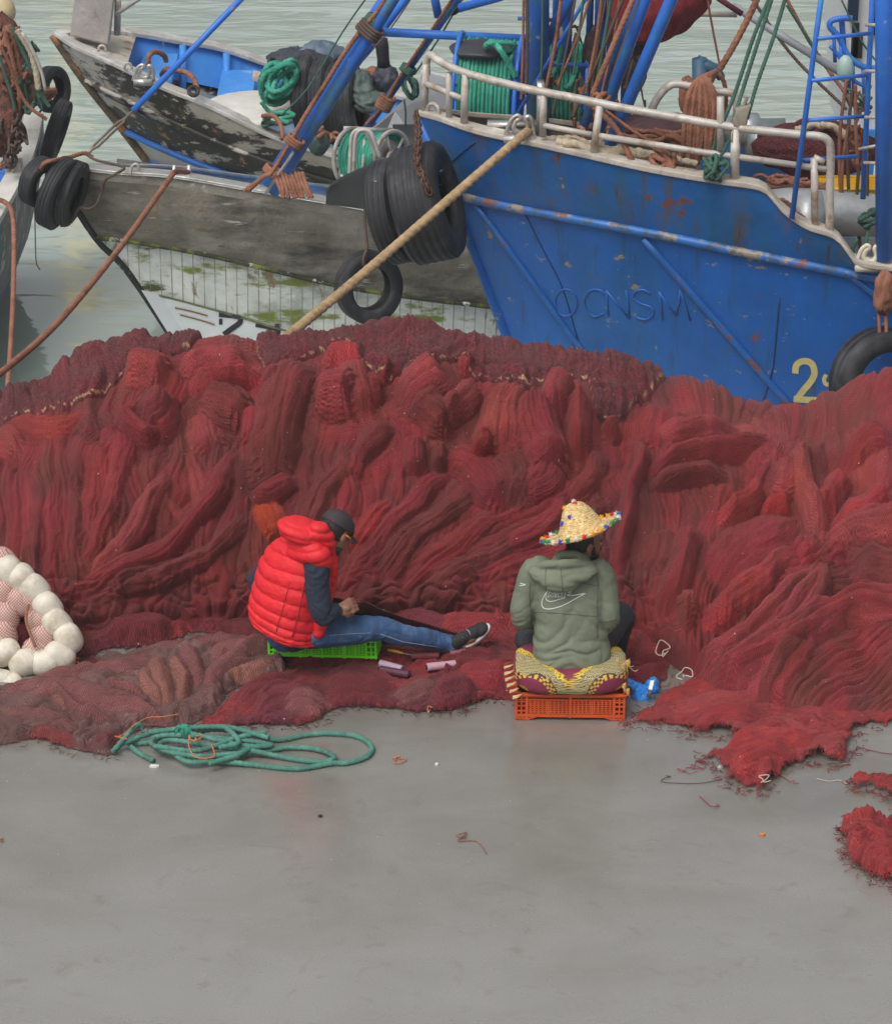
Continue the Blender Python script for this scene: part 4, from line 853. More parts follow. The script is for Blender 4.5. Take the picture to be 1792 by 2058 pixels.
def tyre(name, c, axis, R, wd, label=None, group=None, parent=None, m=None, hole=.56, grooves=4, squash=None):
    r0 = R*hole; pr = [(r0, -wd*.34), (r0+.02*R, -wd*.47), (R*.80, -wd*.52), (R*.93, -wd*.49), (R*.985, -wd*.40)]
    for g in range(grooves):
        t = -.34+.68*g/(grooves-1) if grooves > 1 else 0; pr += [(R, (t-.045)*wd), (R*.982, (t-.025)*wd), (R*.982, (t+.025)*wd), (R, (t+.045)*wd)]
    pr += [(R*.985, wd*.40), (R*.93, wd*.49), (R*.80, wd*.52), (r0+.02*R, wd*.47), (r0, wd*.34), (r0+.05*R, wd*.28), (R*.88, wd*.36), (R*.91, 0), (R*.88, -wd*.36), (r0+.05*R, -wd*.28)]
    mb = MB(); mb.lathe(pr, c, axis, 56, closed=True)
    if squash:
        c = Vector(c); ax, f = squash; ax = Vector(ax).normalized(); mb.v = [tuple(Vector(v)-ax*((Vector(v)-c).dot(ax))*(1-f)) for v in mb.v]
    o = mb.build(name, m or RUBBER, parent)
    return tag(o, label, 'tyre', group) if parent is None else o
# ================= blue trawler
T = Hull((838, 232), 20.1, -2, [
    (838, [(838, 232), (880, 243), (960, 270), (1100, 300), (1300, 345), (1440, 369), (1515, 380), (1542, 392), (1572, 428), (1618, 460), (1676, 480), (1702, 510), (1722, 534), (1800, 546), (1980, 574)], [(838, 0), (900, .26), (1000, .50), (1150, .72), (1350, .90), (1600, 1.05), (1980, 1.15)]),
    (905, [(905, 383), (960, 402), (1100, 430), (1300, 467), (1500, 508), (1600, 528), (1720, 551), (1800, 563), (1980, 592)], [(905, 0), (960, .16), (1050, .36), (1200, .60), (1400, .80), (1650, .97), (1980, 1.08)]),
    (1026, [(1026, 700), (1200, 725), (1400, 755), (1600, 785), (1980, 840)], [(1026, 0), (1100, .12), (1250, .32), (1450, .54), (1700, .76), (1980, .9)]),
    (1120, [(1120, 985), (1400, 1010), (1700, 1030), (1980, 1050)], [(1120, 0), (1250, .10), (1500, .32), (1750, .52), (1980, .7)])], 1980, roll=.15)
trawler = empty('trawler', T.p0.copy(), 'big blue steel fishing trawler with rusty white railing, its bow pointing left', 'boat')
T.skin('bulwark', 0, 1, 5, BLUE_UP, trawler, bulge=.01); T.skin('hull', 1, 2, 8, BLUE, trawler); T.skin('lower_hull', 2, 3, 4, BLUE, trawler)
T.cap('bulwark_cap', CAPW, trawler, .14, .04, .02)
T.deck('deck', mat('deck_grey', (.30, .24, .17), .8, noise=.3, col2=[((.22, .09, .04), 3, .5, .65)]), trawler, .30, k0=3, inset=.15)
T.skin('bulwark_lining', 0, 1, 3, mat('lining', (.25, .2, .15), .7, noise=.3), trawler, inset=.06)
def on_row(h, i, lift=0., k0=0, k1=None, dz=0): return [p+h.n*lift+Vector((0, 0, dz)) for p in h.rows[i][k0:k1]]
mb = MB(); mb.tube(on_row(T, 1, .008), .034, 10); mb.build('rub_strake', RUBSTRAKE, trawler)
mb = MB(); mb.tube([T.mirror(p) for p in on_row(T, 1, .012)], .042, 10); mb.build('rub_strake', RUBSTRAKE, trawler)
mb = MB(); mb.tube([h_.lerp(h_, 0) for h_ in (T.rows[0][0], T.rows[1][0], T.rows[2][0], T.rows[3][0])], .035, 10); mb.build('stem_bar', BLUE, trawler)
for a, b, r in (((958, 412), (1192, 735), .022), ((1293, 478), (1600, 830), .025), ((1712, 556), (1830, 650), .022)):
    pts = [T.hit(a[0]+(b[0]-a[0])*t/12, a[1]+(b[1]-a[1])*t/12, .008) for t in range(13)]
    mb = MB(); mb.tube(pts, r, 8); mb.build('hull_rib', RUBSTRAKE if r < .0 else mat('rib_blue', (.02, .13, .42), .45, noise=.2, ns=5, col2=[((.16, .07, .035), 5, .56, .62), ((.3, .25, .18), 8, .64, .68)], bump=(16, .4, .01)), trawler)
WELD = mat('weld', (.012, .05, .16), .6, noise=.4, ns=20, bump=(40, .6, .006))
for pp in ([(1566, 600), (1560, 660), (1552, 740), (1535, 800), (1528, 830)], [(1050, 420), (1090, 500), (1130, 580), (1160, 680)], [(885, 345), (930, 305), (955, 285)]):
    q = spline(pp, n=6); mb = MB(); mb.tube([T.hit(x, y, .0) for x, y in q], .007, 6); mb.build('weld_seam', WELD, trawler)
def letters(hull, specs, r, m, name, parent):
    mb = MB()
    for pts in specs:
        q = spline(pts, n=5) if len(pts) > 3 else spline(pts, n=1); mb.tube([hull.hit(x, y, .002) for x, y in q], r, 8)
    return mb.build(name, m, parent)
def O_(x, y, w, h): return [(x+w*math.sin(a*.3927), y-h*math.cos(a*.3927)) for a in range(0, 17)]
LET = mat('raised_letters', (.016, .11, .40), .45, noise=.2, ns=10, col2=[((.30, .22, .12), 9, .64, .70)])
letters(T, [O_(1137, 608, 22, 27), [(1215, 590), (1203, 582), (1186, 584), (1174, 600), (1178, 622), (1194, 636), (1212, 630)], [(1222, 634), (1220, 610), (1218, 584)], [(1218, 584), (1240, 612), (1264, 640)], [(1264, 640), (1262, 612), (1258, 584)],
    [(1306, 590), (1292, 582), (1276, 586), (1272, 598), (1288, 610), (1308, 618), (1312, 632), (1298, 642), (1278, 638)], [(1330, 642), (1328, 612), (1324, 586)], [(1324, 586), (1340, 614), (1358, 634)], [(1358, 634), (1364, 608), (1366, 582)], [(1366, 582), (1376, 612), (1386, 644)]], .0085, LET, 'raised_lettering', trawler)
ribbon(T, [(1597, 750), (1600, 733), (1614, 725), (1630, 730), (1636, 748), (1630, 764), (1617, 780), (1606, 794), (1602, 803)], 13, YELLOWP, 'hull_number', trawler)
ribbon(T, [(1594, 801), (1620, 803), (1650, 804)], 13, YELLOWP, 'hull_number', trawler, n=2)
ribbon(T, [(1660, 752), (1655, 762), (1660, 772), (1674, 768), (1688, 762)], 8, YELLOWP, 'hull_number', trawler)
# deck gear on the trawler
def yT(px, off_in=0.): # ground distance of the near gunwale under a picture column
    R = T.rows[0]; 
    for p in R:
        if proj(*p)[0] >= px: return p.y
    return R[-1].y
def TP(px, py, dy=0.): return P(px, py, yT(px)+.06+dy)
rails = []
r1 = [(857, 150), (857, 122), (866, 111), (889, 126), (939, 148), (1057, 178), (1155, 197), (1251, 217), (1360, 236), (1475, 256), (1600, 270), (1645, 274), (1662, 282), (1668, 300), (1667, 360), (1666, 472)]
rail = pipes('railing', [TP(x, y, .05 if i < 3 else .0) for i, (x, y) in enumerate(r1)], .029, STEEL, trawler, 4)
for a, b, r in (((856, 130), (853, 226), .026), ((902, 146), (902, 236), .024), ((935, 150), (932, 252), .027), ((1092, 190), (1090, 272), .026), ((1205, 212), (1190, 322), .027), ((1478, 258), (1474, 374), .033), ((1447, 195), (1447, 300), .026), ((1635, 318), (1637, 462), .026)):
    pipes('rail_post', [TP(*a), TP(*b)], r, STEEL, trawler)
pipes('mid_rail', [TP(855, 168), TP(928, 198)], .022, STEEL, trawler); pipes('mid_rail', [TP(1204, 273), TP(1400, 304), TP(1660, 340)], .022, STEEL, trawler); pipes('mid_rail', [TP(1092, 252), TP(1196, 272)], .02, STEEL, trawler)
pipes('mid_rail', [TP(1634, 316), TP(1655, 326)], .022, STEEL, trawler)
pipes('inner_railing', [TP(1308, 222, .5), TP(1322, 195, .5), TP(1345, 172, .5), TP(1372, 170, .5), TP(1430, 183, .5), TP(1476, 193, .5), TP(1478, 260, .5)], .028, STEEL, trawler, 4)
# cleats and chocks on the cap
def chock(hull, cx, cy, Y, s, m, parent, flip=1):
    R = lambda x, y: P(cx+x*s*flip, cy+y*s, Y)
    mb = MB(); mb.tube([Vector(v) for v in spline([R(-26, 14), R(-20, -4), R(-12, -22), (R(0, -30)), R(4, -24), R(-4, -18), R(-8, -4), R(2, 4), R(14, 4), R(20, -8), R(16, -22), R(22, -28), R(30, -16), R(32, 14)], n=4)], [.008+.012*(1-abs(i/52-.5)) for i in range(53)][:53], 8)
    mb.box(R(3, 16), (.22*s, .12, .05)); return mb.build('fairlead', m, parent)
chock(T, 1040, 262, yT(1040)+.05, 1.0, ALU, trawler); chock(T, 1742, 520, yT(1742)+.05, .9, mat('cream_paint', (.6, .56, .46), .6, noise=.15), trawler)
mb = MB(); mb.tube([Vector(v) for v in spline([TP(858, 226), TP(862, 212), TP(872, 209), TP(880, 216), TP(882, 232)], n=4)], .014, 8); mb.build('mooring_eye', STEEL, trawler)
mb = MB(); mb.box(TP(1030, 249, .2), (.36, .10, .035)); mb.box(TP(1085, 220, .25), (.05, .12, .40)); mb.build('steel_bracket', ALU, trawler)
# blue masts and stays of the trawler
def ext(px1, py1, px2, py2, Y1, Y2, up=0): # from (1) low to (2) high, extended upwards by a factor
    a, b = P(px1, py1, Y1), P(px2, py2, Y2); return a, b+(b-a)*up
pipe('mast', *ext(1080, 300, 1080, -20, 20.6, 20.6, 1.5), .085, BLUE_WORN, trawler, seg=18)
pipe('mast_stay', *ext(1168, 262, 1290, -10, 20.4, 20.3, 1.2), .036, BLUE_PIPE, trawler); pipe('mast_stay', *ext(1180, 325, 1300, -10, 19.9, 19.8, 1.2), .040, BLUE_PIPE, trawler)
pipe('mast_stay', *ext(1212, 322, 1352, -10, 19.6, 19.6, 1.2), .045, BLUE_PIPE, trawler); pipe('mast_stay', *ext(1060, 150, 1150, -10, 20.7, 20.7, 1.2), .040, BLUE_WORN, trawler)
pipe('mast_stay', *ext(1040, 228, 1160, 25, 20.2, 20.3, 1.2), .014, BLUE_PIPE, trawler)
for x, y0, y1, r in ((1118, -20, 250, .03), (1186, -20, 190, .026), (1206, -20, 260, .045), (1232, -20, 260, .05), (1258, 40, 262, .03), (1136, 60, 262, .05)):
    pipe('gantry_pipe', P(x-6, y1, 21.0), P(x+4, y0, 21.0)+Vector((0, 0, 1.2)), r, BLUE_WORN, trawler)
pipe('gantry_rung', P(1040, 37, 20.9), P(1110, 40, 20.9), .015, BLUE_WORN, trawler); pipe('gantry_rung', P(1100, 128, 20.9), P(1180, 132, 20.9), .02, BLUE_WORN, trawler)
pipe('ladder_rail', *ext(1590, 440, 1650, -10, 18.9, 19.1, .6), .019, BLUE_PIPE, trawler); pipe('ladder_rail', *ext(1733, 400, 1752, -10, 19.1, 19.3, .6), .019, BLUE_PIPE, trawler)
for (a, b) in (((1642, 78), (1748, 67)), ((1630, 162), (1741, 151)), ((1621, 242), (1734, 234)), ((1608, 322), (1722, 314))): pipe('ladder_rung', P(*a, 19.0), P(*b, 19.2), .014, BLUE_PIPE, trawler)
for (a, b) in (((1738, 50), (1788, 50)), ((1737, 143), (1788, 143)), ((1737, 236), (1788, 236)), ((1735, 327), (1788, 329)), ((1725, 300), (1775, 290))): pipe('ladder_rung', P(*a, 19.1), P(*b, 19.0), .012, STEEL, trawler)
pipe('gantry_post', *ext(1776, 520, 1776, -10, 18.95, 18.95, .8), .062, BLUE_PIPE, trawler, seg=18)
# winch post, motor and silver tank amidships
mb = MB(); a = P(1408, 300, 19.9); b = P(1405, 118, 19.9); mb.tube([a, b], .055, 12); mb.tube([b+Vector((-.02, 0, -.02)), b+Vector((.12, 0, -.08)), b+Vector((.16, 0, -.14))], [.05, .04, .03], 10); mb.build('bollard_post', mat('dark_blue_worn', (.04, .12, .20), .5, noise=.3, col2=[((.14, .06, .03), 6, .55, .65)]), trawler)
mb = MB(); p = P(1520, 262, 20.6); mb.lathe([(0, -.24), (.10, -.24), (.10, -.14), (.13, -.13), (.13, 0), (.09, .02), (.10, .2), (.0, .2)], p, (1, 0, -.05), 20); mb.lathe([(0, 0), (.12, 0), (.13, .1), (.13, .34), (.0, .34)], P(1500, 282, 20.5), (.97, 0, -.2), 20); mb.build('winch_motor', mat('galvanised', (.36, .40, .42), .4, .5, noise=.2, ns=9, bump=(16, .4, .01)), trawler)
mb = MB(); p = P(1660, 425, 19.5); prof = [(0, -.62), (.07, -.62), (.10, -.52), (.145, -.3), (.155, 0), (.155, .3), (.12, .5), (0, .56)]; mb.lathe(prof, p, (1, .1, -.12), 24); mb.lathe([(0, -.1), (.2, -.1), (.2, .1), (0, .1)], P(1620, 440, 19.45), (1, 0, 0), 24); mb.build('silver_tank', mat('dull_silver', (.52, .53, .54), .4, .5, noise=.15, ns=5, bump=(7, .5, .02)), trawler)
mb = MB(); mb.box(P(1740, 495, 19.6), (1.0, .2, .08)); mb.build('deck_coaming', ALU, trawler, False); mb = MB(); mb.box(P(1740, 540, 19.7), (1.2, .3, .10)); mb.build('hatch', mat('cream_hatch', (.55, .50, .42), .6, noise=.2, col2=[((.2, .09, .04), 6, .55, .65)]), trawler, False)
mb = MB(); mb.box(P(1580, 330, 20.9), (1.3, .08, .55)); mb.build('blue_bulkhead', SKYBLUE, trawler, False)
# wheelhouse at the right edge
mb = MB()
mb.hexa([P(1716, 330, 20.9), P(1900, 330, 20.9), P(1900, 330, 20.9)+Vector((0, 1.6, 0)), P(1716, 330, 20.9)+Vector((0, 1.6, 0)), P(1697, -60, 20.9), P(1900, -60, 20.9), P(1900, -60, 20.9)+Vector((0, 1.6, 0)), P(1697, -60, 20.9)+Vector((0, 1.6, 0))])
wh = bevel(mb.build('wheelhouse', mat('white_wheelhouse', (.66, .67, .66), .5, noise=.08, ns=5, col2=[((.35, .2, .1), 5, .68, .72)], bump=(9, .2, .01)), trawler, False), .05, 3)
for (x0, y0, x1, y1) in ((1755, -40, 1792, 70), (1705, -40, 1722, 40)):
    mb = MB(); c = P((x0+x1)/2, (y0+y1)/2, 20.86); a = P(x0, y0, 20.86); b = P(x1, y1, 20.86); mb.box(c, (b.x-a.x, .05, a.z-b.z)); mb.build('window', mat('dark_glass', (.01, .02, .05), .1), wh, False)
mb = MB(); mb.box(P(1717, 80, 20.87), (.05, .03, .25)); mb.box(P(1722, 95, 20.87), (.07, .03, .16)); mb.build('painted_mark', BLACKP, wh, False)
rb = [(1712, 37), (1690, 37), (1670, 42), (1667, 55), (1685, 75), (1702, 110), (1725, 130), (1750, 137), (1792, 137)]
pipes('wheelhouse_rail', [P(x, y, 20.3) for x, y in rb], .022, BLUE_PIPE, trawler, 4); pipes('wheelhouse_rail', [P(x, y+38, 20.3) for x, y in rb[3:8]], .014, BLUE_PIPE, trawler, 4)
for x, y in ((1674, 55), (1688, 80), (1703, 112), (1712, 120), (1733, 134)): pipe('rail_post', P(x, y, 20.3), P(x+3, y+70, 20.3), .014, BLUE_PIPE, trawler)
for x in (1692, 1688): pipe('rail_post', P(x, 37, 20.35), P(x+4, 90, 20.35), .014, BLUE_PIPE, trawler)
mb = MB(); mb.ball(P(1697, 138, 20.2), (.06, .06, .10)); mb.build('lamp', mat('pale_lamp', (.35, .5, .45), .4), trawler)
# ================= grey boat in the middle
Gb = Hull((108, 336), 21.8, 7.5, [
    (108, [(108, 336), (160, 342), (240, 350), (350, 358), (500, 383), (650, 408), (760, 428), (900, 455), (1100, 495)], [(108, 0), (180, .14), (300, .27), (450, .40), (650, .55), (850, .66), (1100, .75)]),
    (114, [(114, 352), (160, 358), (240, 366), (350, 376), (500, 403), (650, 428), (760, 448), (900, 475), (1100, 515)], [(114, 0), (180, .135), (300, .265), (450, .395), (650, .545), (850, .655), (1100, .745)]),
    (192, [(192, 477), (300, 491), (420, 513), (560, 546), (700, 578), (850, 600), (1000, 618), (1100, 632)], [(192, 0), (280, .10), (400, .22), (600, .40), (800, .53), (1100, .65)]),
    (284, [(284, 583), (440, 625), (560, 655), (800, 705), (1100, 760)], [(284, 0), (400, .09), (600, .24), (800, .38), (1100, .52)]),
    (520, [(520, 960), (700, 985), (1100, 1030)], [(520, 0), (700, .2), (900, .4), (1100, .55)])], 1100, roll=.20)
grey = empty('fishing_boat', Gb.p0.copy(), 'wooden boat in the middle with weathered grey topsides over mossy white planking', 'boat')
Gb.skin('rubbing_band', 0, 1, 2, GREY_TOP, grey); Gb.skin('topside', 1, 2, 8, GREY_UP, grey, bulge=.03); Gb.skin('planking', 2, 3, 6, PLANK, grey, inset=.02); Gb.skin('lower_hull', 3, 4, 5, HULLW, grey, inset=.03)
Gb.cap('gunwale', ALU, grey, .12, .03, .02, k0=0)
mb = MB(); mb.tube([p+Vector((0, 0, 0)) for p in on_row(Gb, 2, .0, 1)], .022, 8); mb.build('dark_strake', mat('dark_strake', (.03, .03, .02), .8, noise=.4, col2=[((.14, .17, .03), 4, .5, .6), ((.5, .5, .45), 7, .55, .6)], bump=(14, .6, .02)), grey)
mb = MB(); mb.tube([Vector(v) for v in spline([Gb.rows[i][0] for i in range(5)], n=5)], .028, 10); mb.build('stem_post', mat('black_stem', (.016, .018, .02), .6, noise=.3, col2=[((.45, .44, .40), 6, .56, .62)], bump=(12, .5, .02)), grey)
Gb.deck('deck', SKYBLUE, grey, .30, k0=12, inset=.16); 
def cut_deck(o, n):
    import bmesh
    bm = bmesh.new(); bm.from_mesh(o.data); bm.faces.ensure_lookup_table(); bmesh.ops.delete(bm, geom=[f for f in bm.faces if f.index > n], context='FACES'); bm.to_mesh(o.data); bm.free()
cut_deck(Gb.deck('foredeck', ALU, grey, .015, k0=0, inset=.0), 16)
Gb.skin('inner_bulwark', 0, 1, 2, ALU, grey, inset=.07)
# white panel with the black hull numerals, partly behind the net
for pts, wd_ in (([(440, 632), (462, 634), (484, 638)], 9), ([(484, 636), (482, 648), (466, 660), (450, 672)], 11), ([(444, 640), (444, 652)], 7), ([(514, 652), (545, 658), (560, 662)], 9), ([(556, 650), (560, 664), (556, 676)], 9), ([(585, 662), (610, 668)], 9), ([(606, 656), (608, 680)], 9)):
    ribbon(Gb, pts, wd_, BLACKP, 'hull_number', grey, n=3, lift=.006)
RB = mat('rust_line', (.24, .12, .06), .8)
for pts in ([(352, 618), (380, 624), (418, 634)], [(362, 632), (400, 642), (432, 652)]): ribbon(Gb, pts, 3.2, RB, 'rust_groove', grey, n=3, lift=.006)
ribbon(Gb, [(305, 590), (360, 603), (430, 622), (500, 642), (560, 660), (620, 674)], 4, mat('plank_edge', (.18, .19, .08), .8, noise=.5, ns=9), 'plank_edge', grey, lift=.008)
def yG(px):
    for p in Gb.rows[0]:
        if proj(*p)[0] >= px: return p.y
    return Gb.rows[0][-1].y
for x in (348, 378):
    mb = MB(); mb.tube([P(x, 368, yG(x)+.06), P(x+3, 332, yG(x)+.06)], .017, 10); mb.build('mooring_pin', ALU, grey)
mb = MB(); mb.tube([P(352, 352, yG(350)+.06), P(378, 356, yG(378)+.06)], .012, 8); mb.build('pin_crossbar', ALU, grey)
mb = MB(); mb.tube([Vector(v) for v in spline([P(262, 352, 21.4), P(266, 334, 21.4), P(276, 330, 21.4), P(280, 342, 21.4)], n=4)], .012, 8); mb.build('mooring_eye', STEEL, grey)
mb = MB(); mb.hexa([P(235, 342, 22.6), P(540, 384, 22.8), P(540, 384, 22.85), P(235, 342, 22.65), P(235, 318, 22.6), P(540, 362, 22.8), P(540, 362, 22.85), P(235, 318, 22.65)])
mb.hexa([P(540, 384, 22.8), P(690, 398, 22.9), P(690, 398, 22.95), P(540, 384, 22.85), P(540, 362, 22.8), P(690, 372, 22.9), P(690, 372, 22.95), P(540, 362, 22.85)])
mb.build('steel_coaming', ALU, grey, False)
mb = MB(); mb.hexa([P(380, 372, 22.3), P(660, 402, 22.3), P(640, 395, 22.7), P(400, 364, 22.7), P(380, 366, 22.3), P(660, 396, 22.3), P(640, 389, 22.7), P(400, 358, 22.7)]); mb.build('thwart', SKYBLUE, grey, False)
# ================= white boat behind
Wb = Hull((108, 70), 25.0, 1, [
    (108, [(108, 70), (150, 98), (230, 134), (330, 182), (420, 218), (560, 284), (700, 326), (900, 380)], [(108, 0), (150, .30), (230, .60), (330, .85), (450, 1.05), (600, 1.18), (900, 1.3)]),
    (170, [(170, 160), (300, 222), (450, 290), (600, 345), (900, 430)], [(170, 0), (230, .35), (330, .65), (450, .88), (600, 1.05), (900, 1.18)]),
    (250, [(250, 262), (330, 300), (430, 340), (560, 380), (900, 480)], [(250, 0), (330, .35), (430, .58), (560, .8), (900, 1.0)]),
    (330, [(330, 375), (450, 400), (600, 440), (900, 540)], [(330, 0), (450, .30), (600, .5), (900, .8)]),
    (480, [(480, 640), (700, 660), (900, 680)], [(480, 0), (700, .3), (900, .5)])], 900)
white = empty('fishing_boat', Wb.p0.copy(), 'wooden boat with peeling white and black paint and bright blue inside, behind the grey boat', 'boat')
Wb.skin('upper_strake', 0, 1, 5, WHITE_UP, white, bulge=.015); Wb.skin('topside', 1, 2, 5, WHITE_UP, white, inset=.012); Wb.skin('lower_planking', 2, 3, 4, WHITE_LOW, white, inset=.02); Wb.skin('lower_hull', 3, 4, 3, WHITE_LOW, white, inset=.02)
Wb.cap('gunwale', mat('worn_white_rail', (.50, .48, .45), .45, .2, noise=.15, ns=5, col2=[((.34, .25, .17), 5, .55, .68), ((.62, .61, .60), 4, .5, .6)], bump=(7, .6, .02)), white, .16, .04, .02)
mb = MB(); mb.tube(on_row(Wb, 1, .01, 1), .022, 8); mb.build('moulding', WHITE_UP, white)
mb = MB(); pts = on_row(Wb, 2, .02, 2); mb.tube(pts, .030, 8); mb.build('blue_strake', BAND_BLUE, white)
mb = MB(); A = Wb.band(2, 3, 4, -.012)[2]; mb.tube(A[4:], .012, 8); mb.build('blue_strake', BAND_BLUE, white)
mb = MB(); mb.tube([Vector(v) for v in spline([Wb.rows[i][0] for i in range(5)], n=5)], .045, 10); mb.build('stem_post', STEMW, white)
# blue inside: lining of both sides, deck, frames, thwarts
Wb.skin('inner_planking', 0, 1, 4, SKYBLUE, white, inset=.09); Wb.deck('deck', mat('blue_grey_deck', (.20, .27, .34), .7, noise=.25, col2=[((.04, .2, .5), 3, .5, .6)]), white, .40, k0=16, inset=.26)
mb = MB(); R0 = Wb.rows[0]
fd = Wb.deck('foredeck', mat('foredeck_paint', (.48, .44, .38), .6, noise=.2, col2=[((.3, .17, .1), 5, .56, .66)], bump=(9, .4, .02)), white, -.005, k0=0, inset=0.)
cut_deck(fd, 22)
for k in (34, 44, 54, 64, 74):
    p = Wb.rows[0][k]; mb = MB()
    for sgn in (0, 1):
        a = p-Wb.n*.16; c = a+Vector((0, 0, -.42))-Wb.n*.22; a, c = (Wb.mirror(a), Wb.mirror(c)) if sgn else (a, c)
        mb.tube([a, a.lerp(c, .5)+Vector((0, 0, -.05)), c], .035, 6)
    mb.build('rib', SKYBLUE, white)
for k in (29, 47):
    p = Wb.rows[0][k]; a = p-Wb.n*.24+Vector((0, 0, -.14)); b = Wb.mirror(a); d = Wb.dir*.16; th = Vector((0, 0, .05)); mb = MB()
    mb.hexa([a-d, a+d, b+d, b-d, a-d+th, a+d+th, b+d+th, b-d+th]); bevel(mb.build('thwart', SKYBLUE, white, False), .008)
# steel housing on the bow and horned fairleads
mb = MB(); mb.hexa([P(140, 72, 24.9), P(218, 92, 24.75), P(222, 84, 25.0), P(150, 66, 25.1), P(152, -25, 24.9), P(230, -8, 24.75), P(232, -12, 25.0), P(158, -30, 25.1)])
bevel(mb.build('bow_housing', mat('dull_steel', (.40, .36, .33), .5, .35, noise=.12, ns=4, bump=(4, .6, .04), col2=[((.25, .19, .15), 6, .58, .70)]), white, False), .02, 3)
mb = MB(); mb.tube([P(236, 70, 25.0), P(238, -30, 25.0)], .03, 10); mb.tube([P(236, 27, 24.8), P(276, 0, 24.6), P(330, -36, 24.4)], .02, 10); mb.build('bow_post', STEEL, white)
for (cx, cy, s) in ((286, 152, .72), (305, 92, .72)): chock(Wb, cx, cy, 24.2 if cy > 100 else 25.7, s, ALU, white)
for (x, y, Y) in ((206, 97, 24.5), (258, 132, 24.3), (264, 84, 25.6)):
    mb = MB(); mb.tube([Vector(v) for v in spline([P(x-8, y+6, Y), P(x-5, y-4, Y), P(x+4, y-4, Y), P(x+8, y+6, Y)], n=4)], .012, 8); mb.build('mooring_eye', STEEL, white)
mb = MB(); mb.tube([P(508, 152, 24.6), P(560, 160, 24.6)], .045, 12); mb.build('roller', STEEL, white)
mb = MB(); mb.lathe([(0, -.03), (.5, -.02), (.52, 0), (.48, .03), (0, .05)], P(520, 218, 24.5), (0, 0, 1), 26); mb.build('hatch_cover', mat('cream_cover', (.62, .60, .55), .7, noise=.12), white)
# ================= boat at the left edge
Lb_g = [(88, 232, 24.2), (84, 258, 23.9), (76, 298, 23.5), (60, 342, 23.1), (34, 392, 22.5), (0, 452, 21.9), (-60, 560, 20.9)]
leftb = empty('fishing_boat', P(60, 340, 23.1), 'boat cut off by the left edge, with pale rail, blue inside and rusty nets aboard', 'boat')
q = spline([P(*g) for g in Lb_g], n=8); n = len(q); outer = [Vector(v) for v in q]
inn = [Vector(v)+Vector((-.16, 0.02, 0)) for v in q]
def strip(name, rows, m, parent, smooth=True):
    mb = MB(); k = len(rows[0]); vs = [v for r in rows for v in r]; mb.add(vs, [(i*k+j, i*k+j+1, (i+1)*k+j+1, (i+1)*k+j) for i in range(len(rows)-1) for j in range(k-1)]); return mb.build(name, m, parent, smooth)
up = Vector((0, 0, .05))
strip('gunwale', [inn, [v+up for v in inn], [v+up for v in outer], outer], mat('pale_rail', (.62, .60, .56), .5, noise=.15, ns=5, col2=[((.40, .36, .30), 5, .56, .68)], bump=(8, .4, .02)), leftb, False)
def below(v, f): return Vector((v.x-(.10+.55*f*f), v.y+.1*f, v.z-(v.z-WATER_Z+.2)*f))
strip('hull', [[below(v, f)+Vector((.10, 0, 0)) for v in outer] for f in (0, .15, .3, .5, .75, 1)], mat('left_hull', (.17, .18, .18), .6, noise=.25, ns=3, col2=[((.10, .14, .17), 2.5, .5, .62, (1, 1, .4)), ((.45, .44, .41), 4, .56, .64), ((.04, .15, .3), 4, .66, .7)], bump=(6, .5, .03)), leftb)
strip('inner_planking', [[v+Vector((-.01-.02*f, 0, -.9*f)) for v in inn] for f in (0, .5, 1)], mat('inner_deep_blue', (.02, .10, .34), .5, noise=.2, ns=3), leftb)
strip('deck', [[v+Vector((-.03, 0, -.45)) for v in inn], [v+Vector((-2.6, 0, -.45)) for v in inn]], BAND_BLUE, leftb)
strip('far_side', [[v+Vector((-2.6, .0, z)) for v in inn] for z in (-.45, .05)], BAND_BLUE, leftb)
mb = MB(); mb.box(P(33, 348, 23.0)+Vector((0, 0, .06)), (.10, .14, .10)); mb.build('rail_block', STEEL, leftb, False)
mb = MB(); mb.tube([P(18, 318, 23.0), P(34, 326, 23.0)], .012, 8); mb.tube([Vector(v) for v in spline([P(14, 330, 22.9), P(14, 346, 22.9), P(26, 346, 22.9), P(26, 330, 22.9)], n=4, closed=True)], .012, 8); mb.build('rail_pin', STEEL, leftb)
# ------------------------------------------------------------------ fenders, reels, rigging and rope on the boats
# big tyre fenders between the grey boat and the trawler
tyre('tyre', P(858, 408, 19.55), (.95, -.16, .27), .425, .34, 'largest lorry tyre hung by a rusty chain against the blue bow', hole=.5, grooves=5)
tyre('tyre', P(792, 424, 19.7), (.93, -.24, .27), .38, .18, 'narrow lorry tyre pressed flat beside the largest one, white scuffs on its tread', hole=.5, grooves=4)
def chain(name, pts, link_r, wire, m, label, parent=None):
    q = spline(pts, step=link_r*1.35); mb = MB()
    for i in range(len(q)-1):
        a, b = Vector(q[i]), Vector(q[i+1]); t = (b-a).normalized(); s = t.orthogonal().normalized(); s = Matrix.Rotation(math.pi/2*(i % 2)+.4, 3, t) @ s; c = (a+b)/2
        mb.tube([c + t*(link_r*1.05*math.cos(k*math.pi/5)) + s*(link_r*.62*math.sin(k*math.pi/5)) for k in range(10)], wire, 6, closed=True)
    return tag(mb.build(name, m), label, 'chain')
M_CHAIN = mat('rusty_chain', (.11, .055, .035), .75, .3, noise=.4, ns=20)
chain('chain', [P(836, 226, 19.72), P(841, 260, 19.55), P(839, 300, 19.35), P(838, 330, 19.25), P(852, 362, 19.17), P(863, 388, 19.15)], .034, .010, M_CHAIN, 'rusty chain from the blue bow down over the largest tyre')
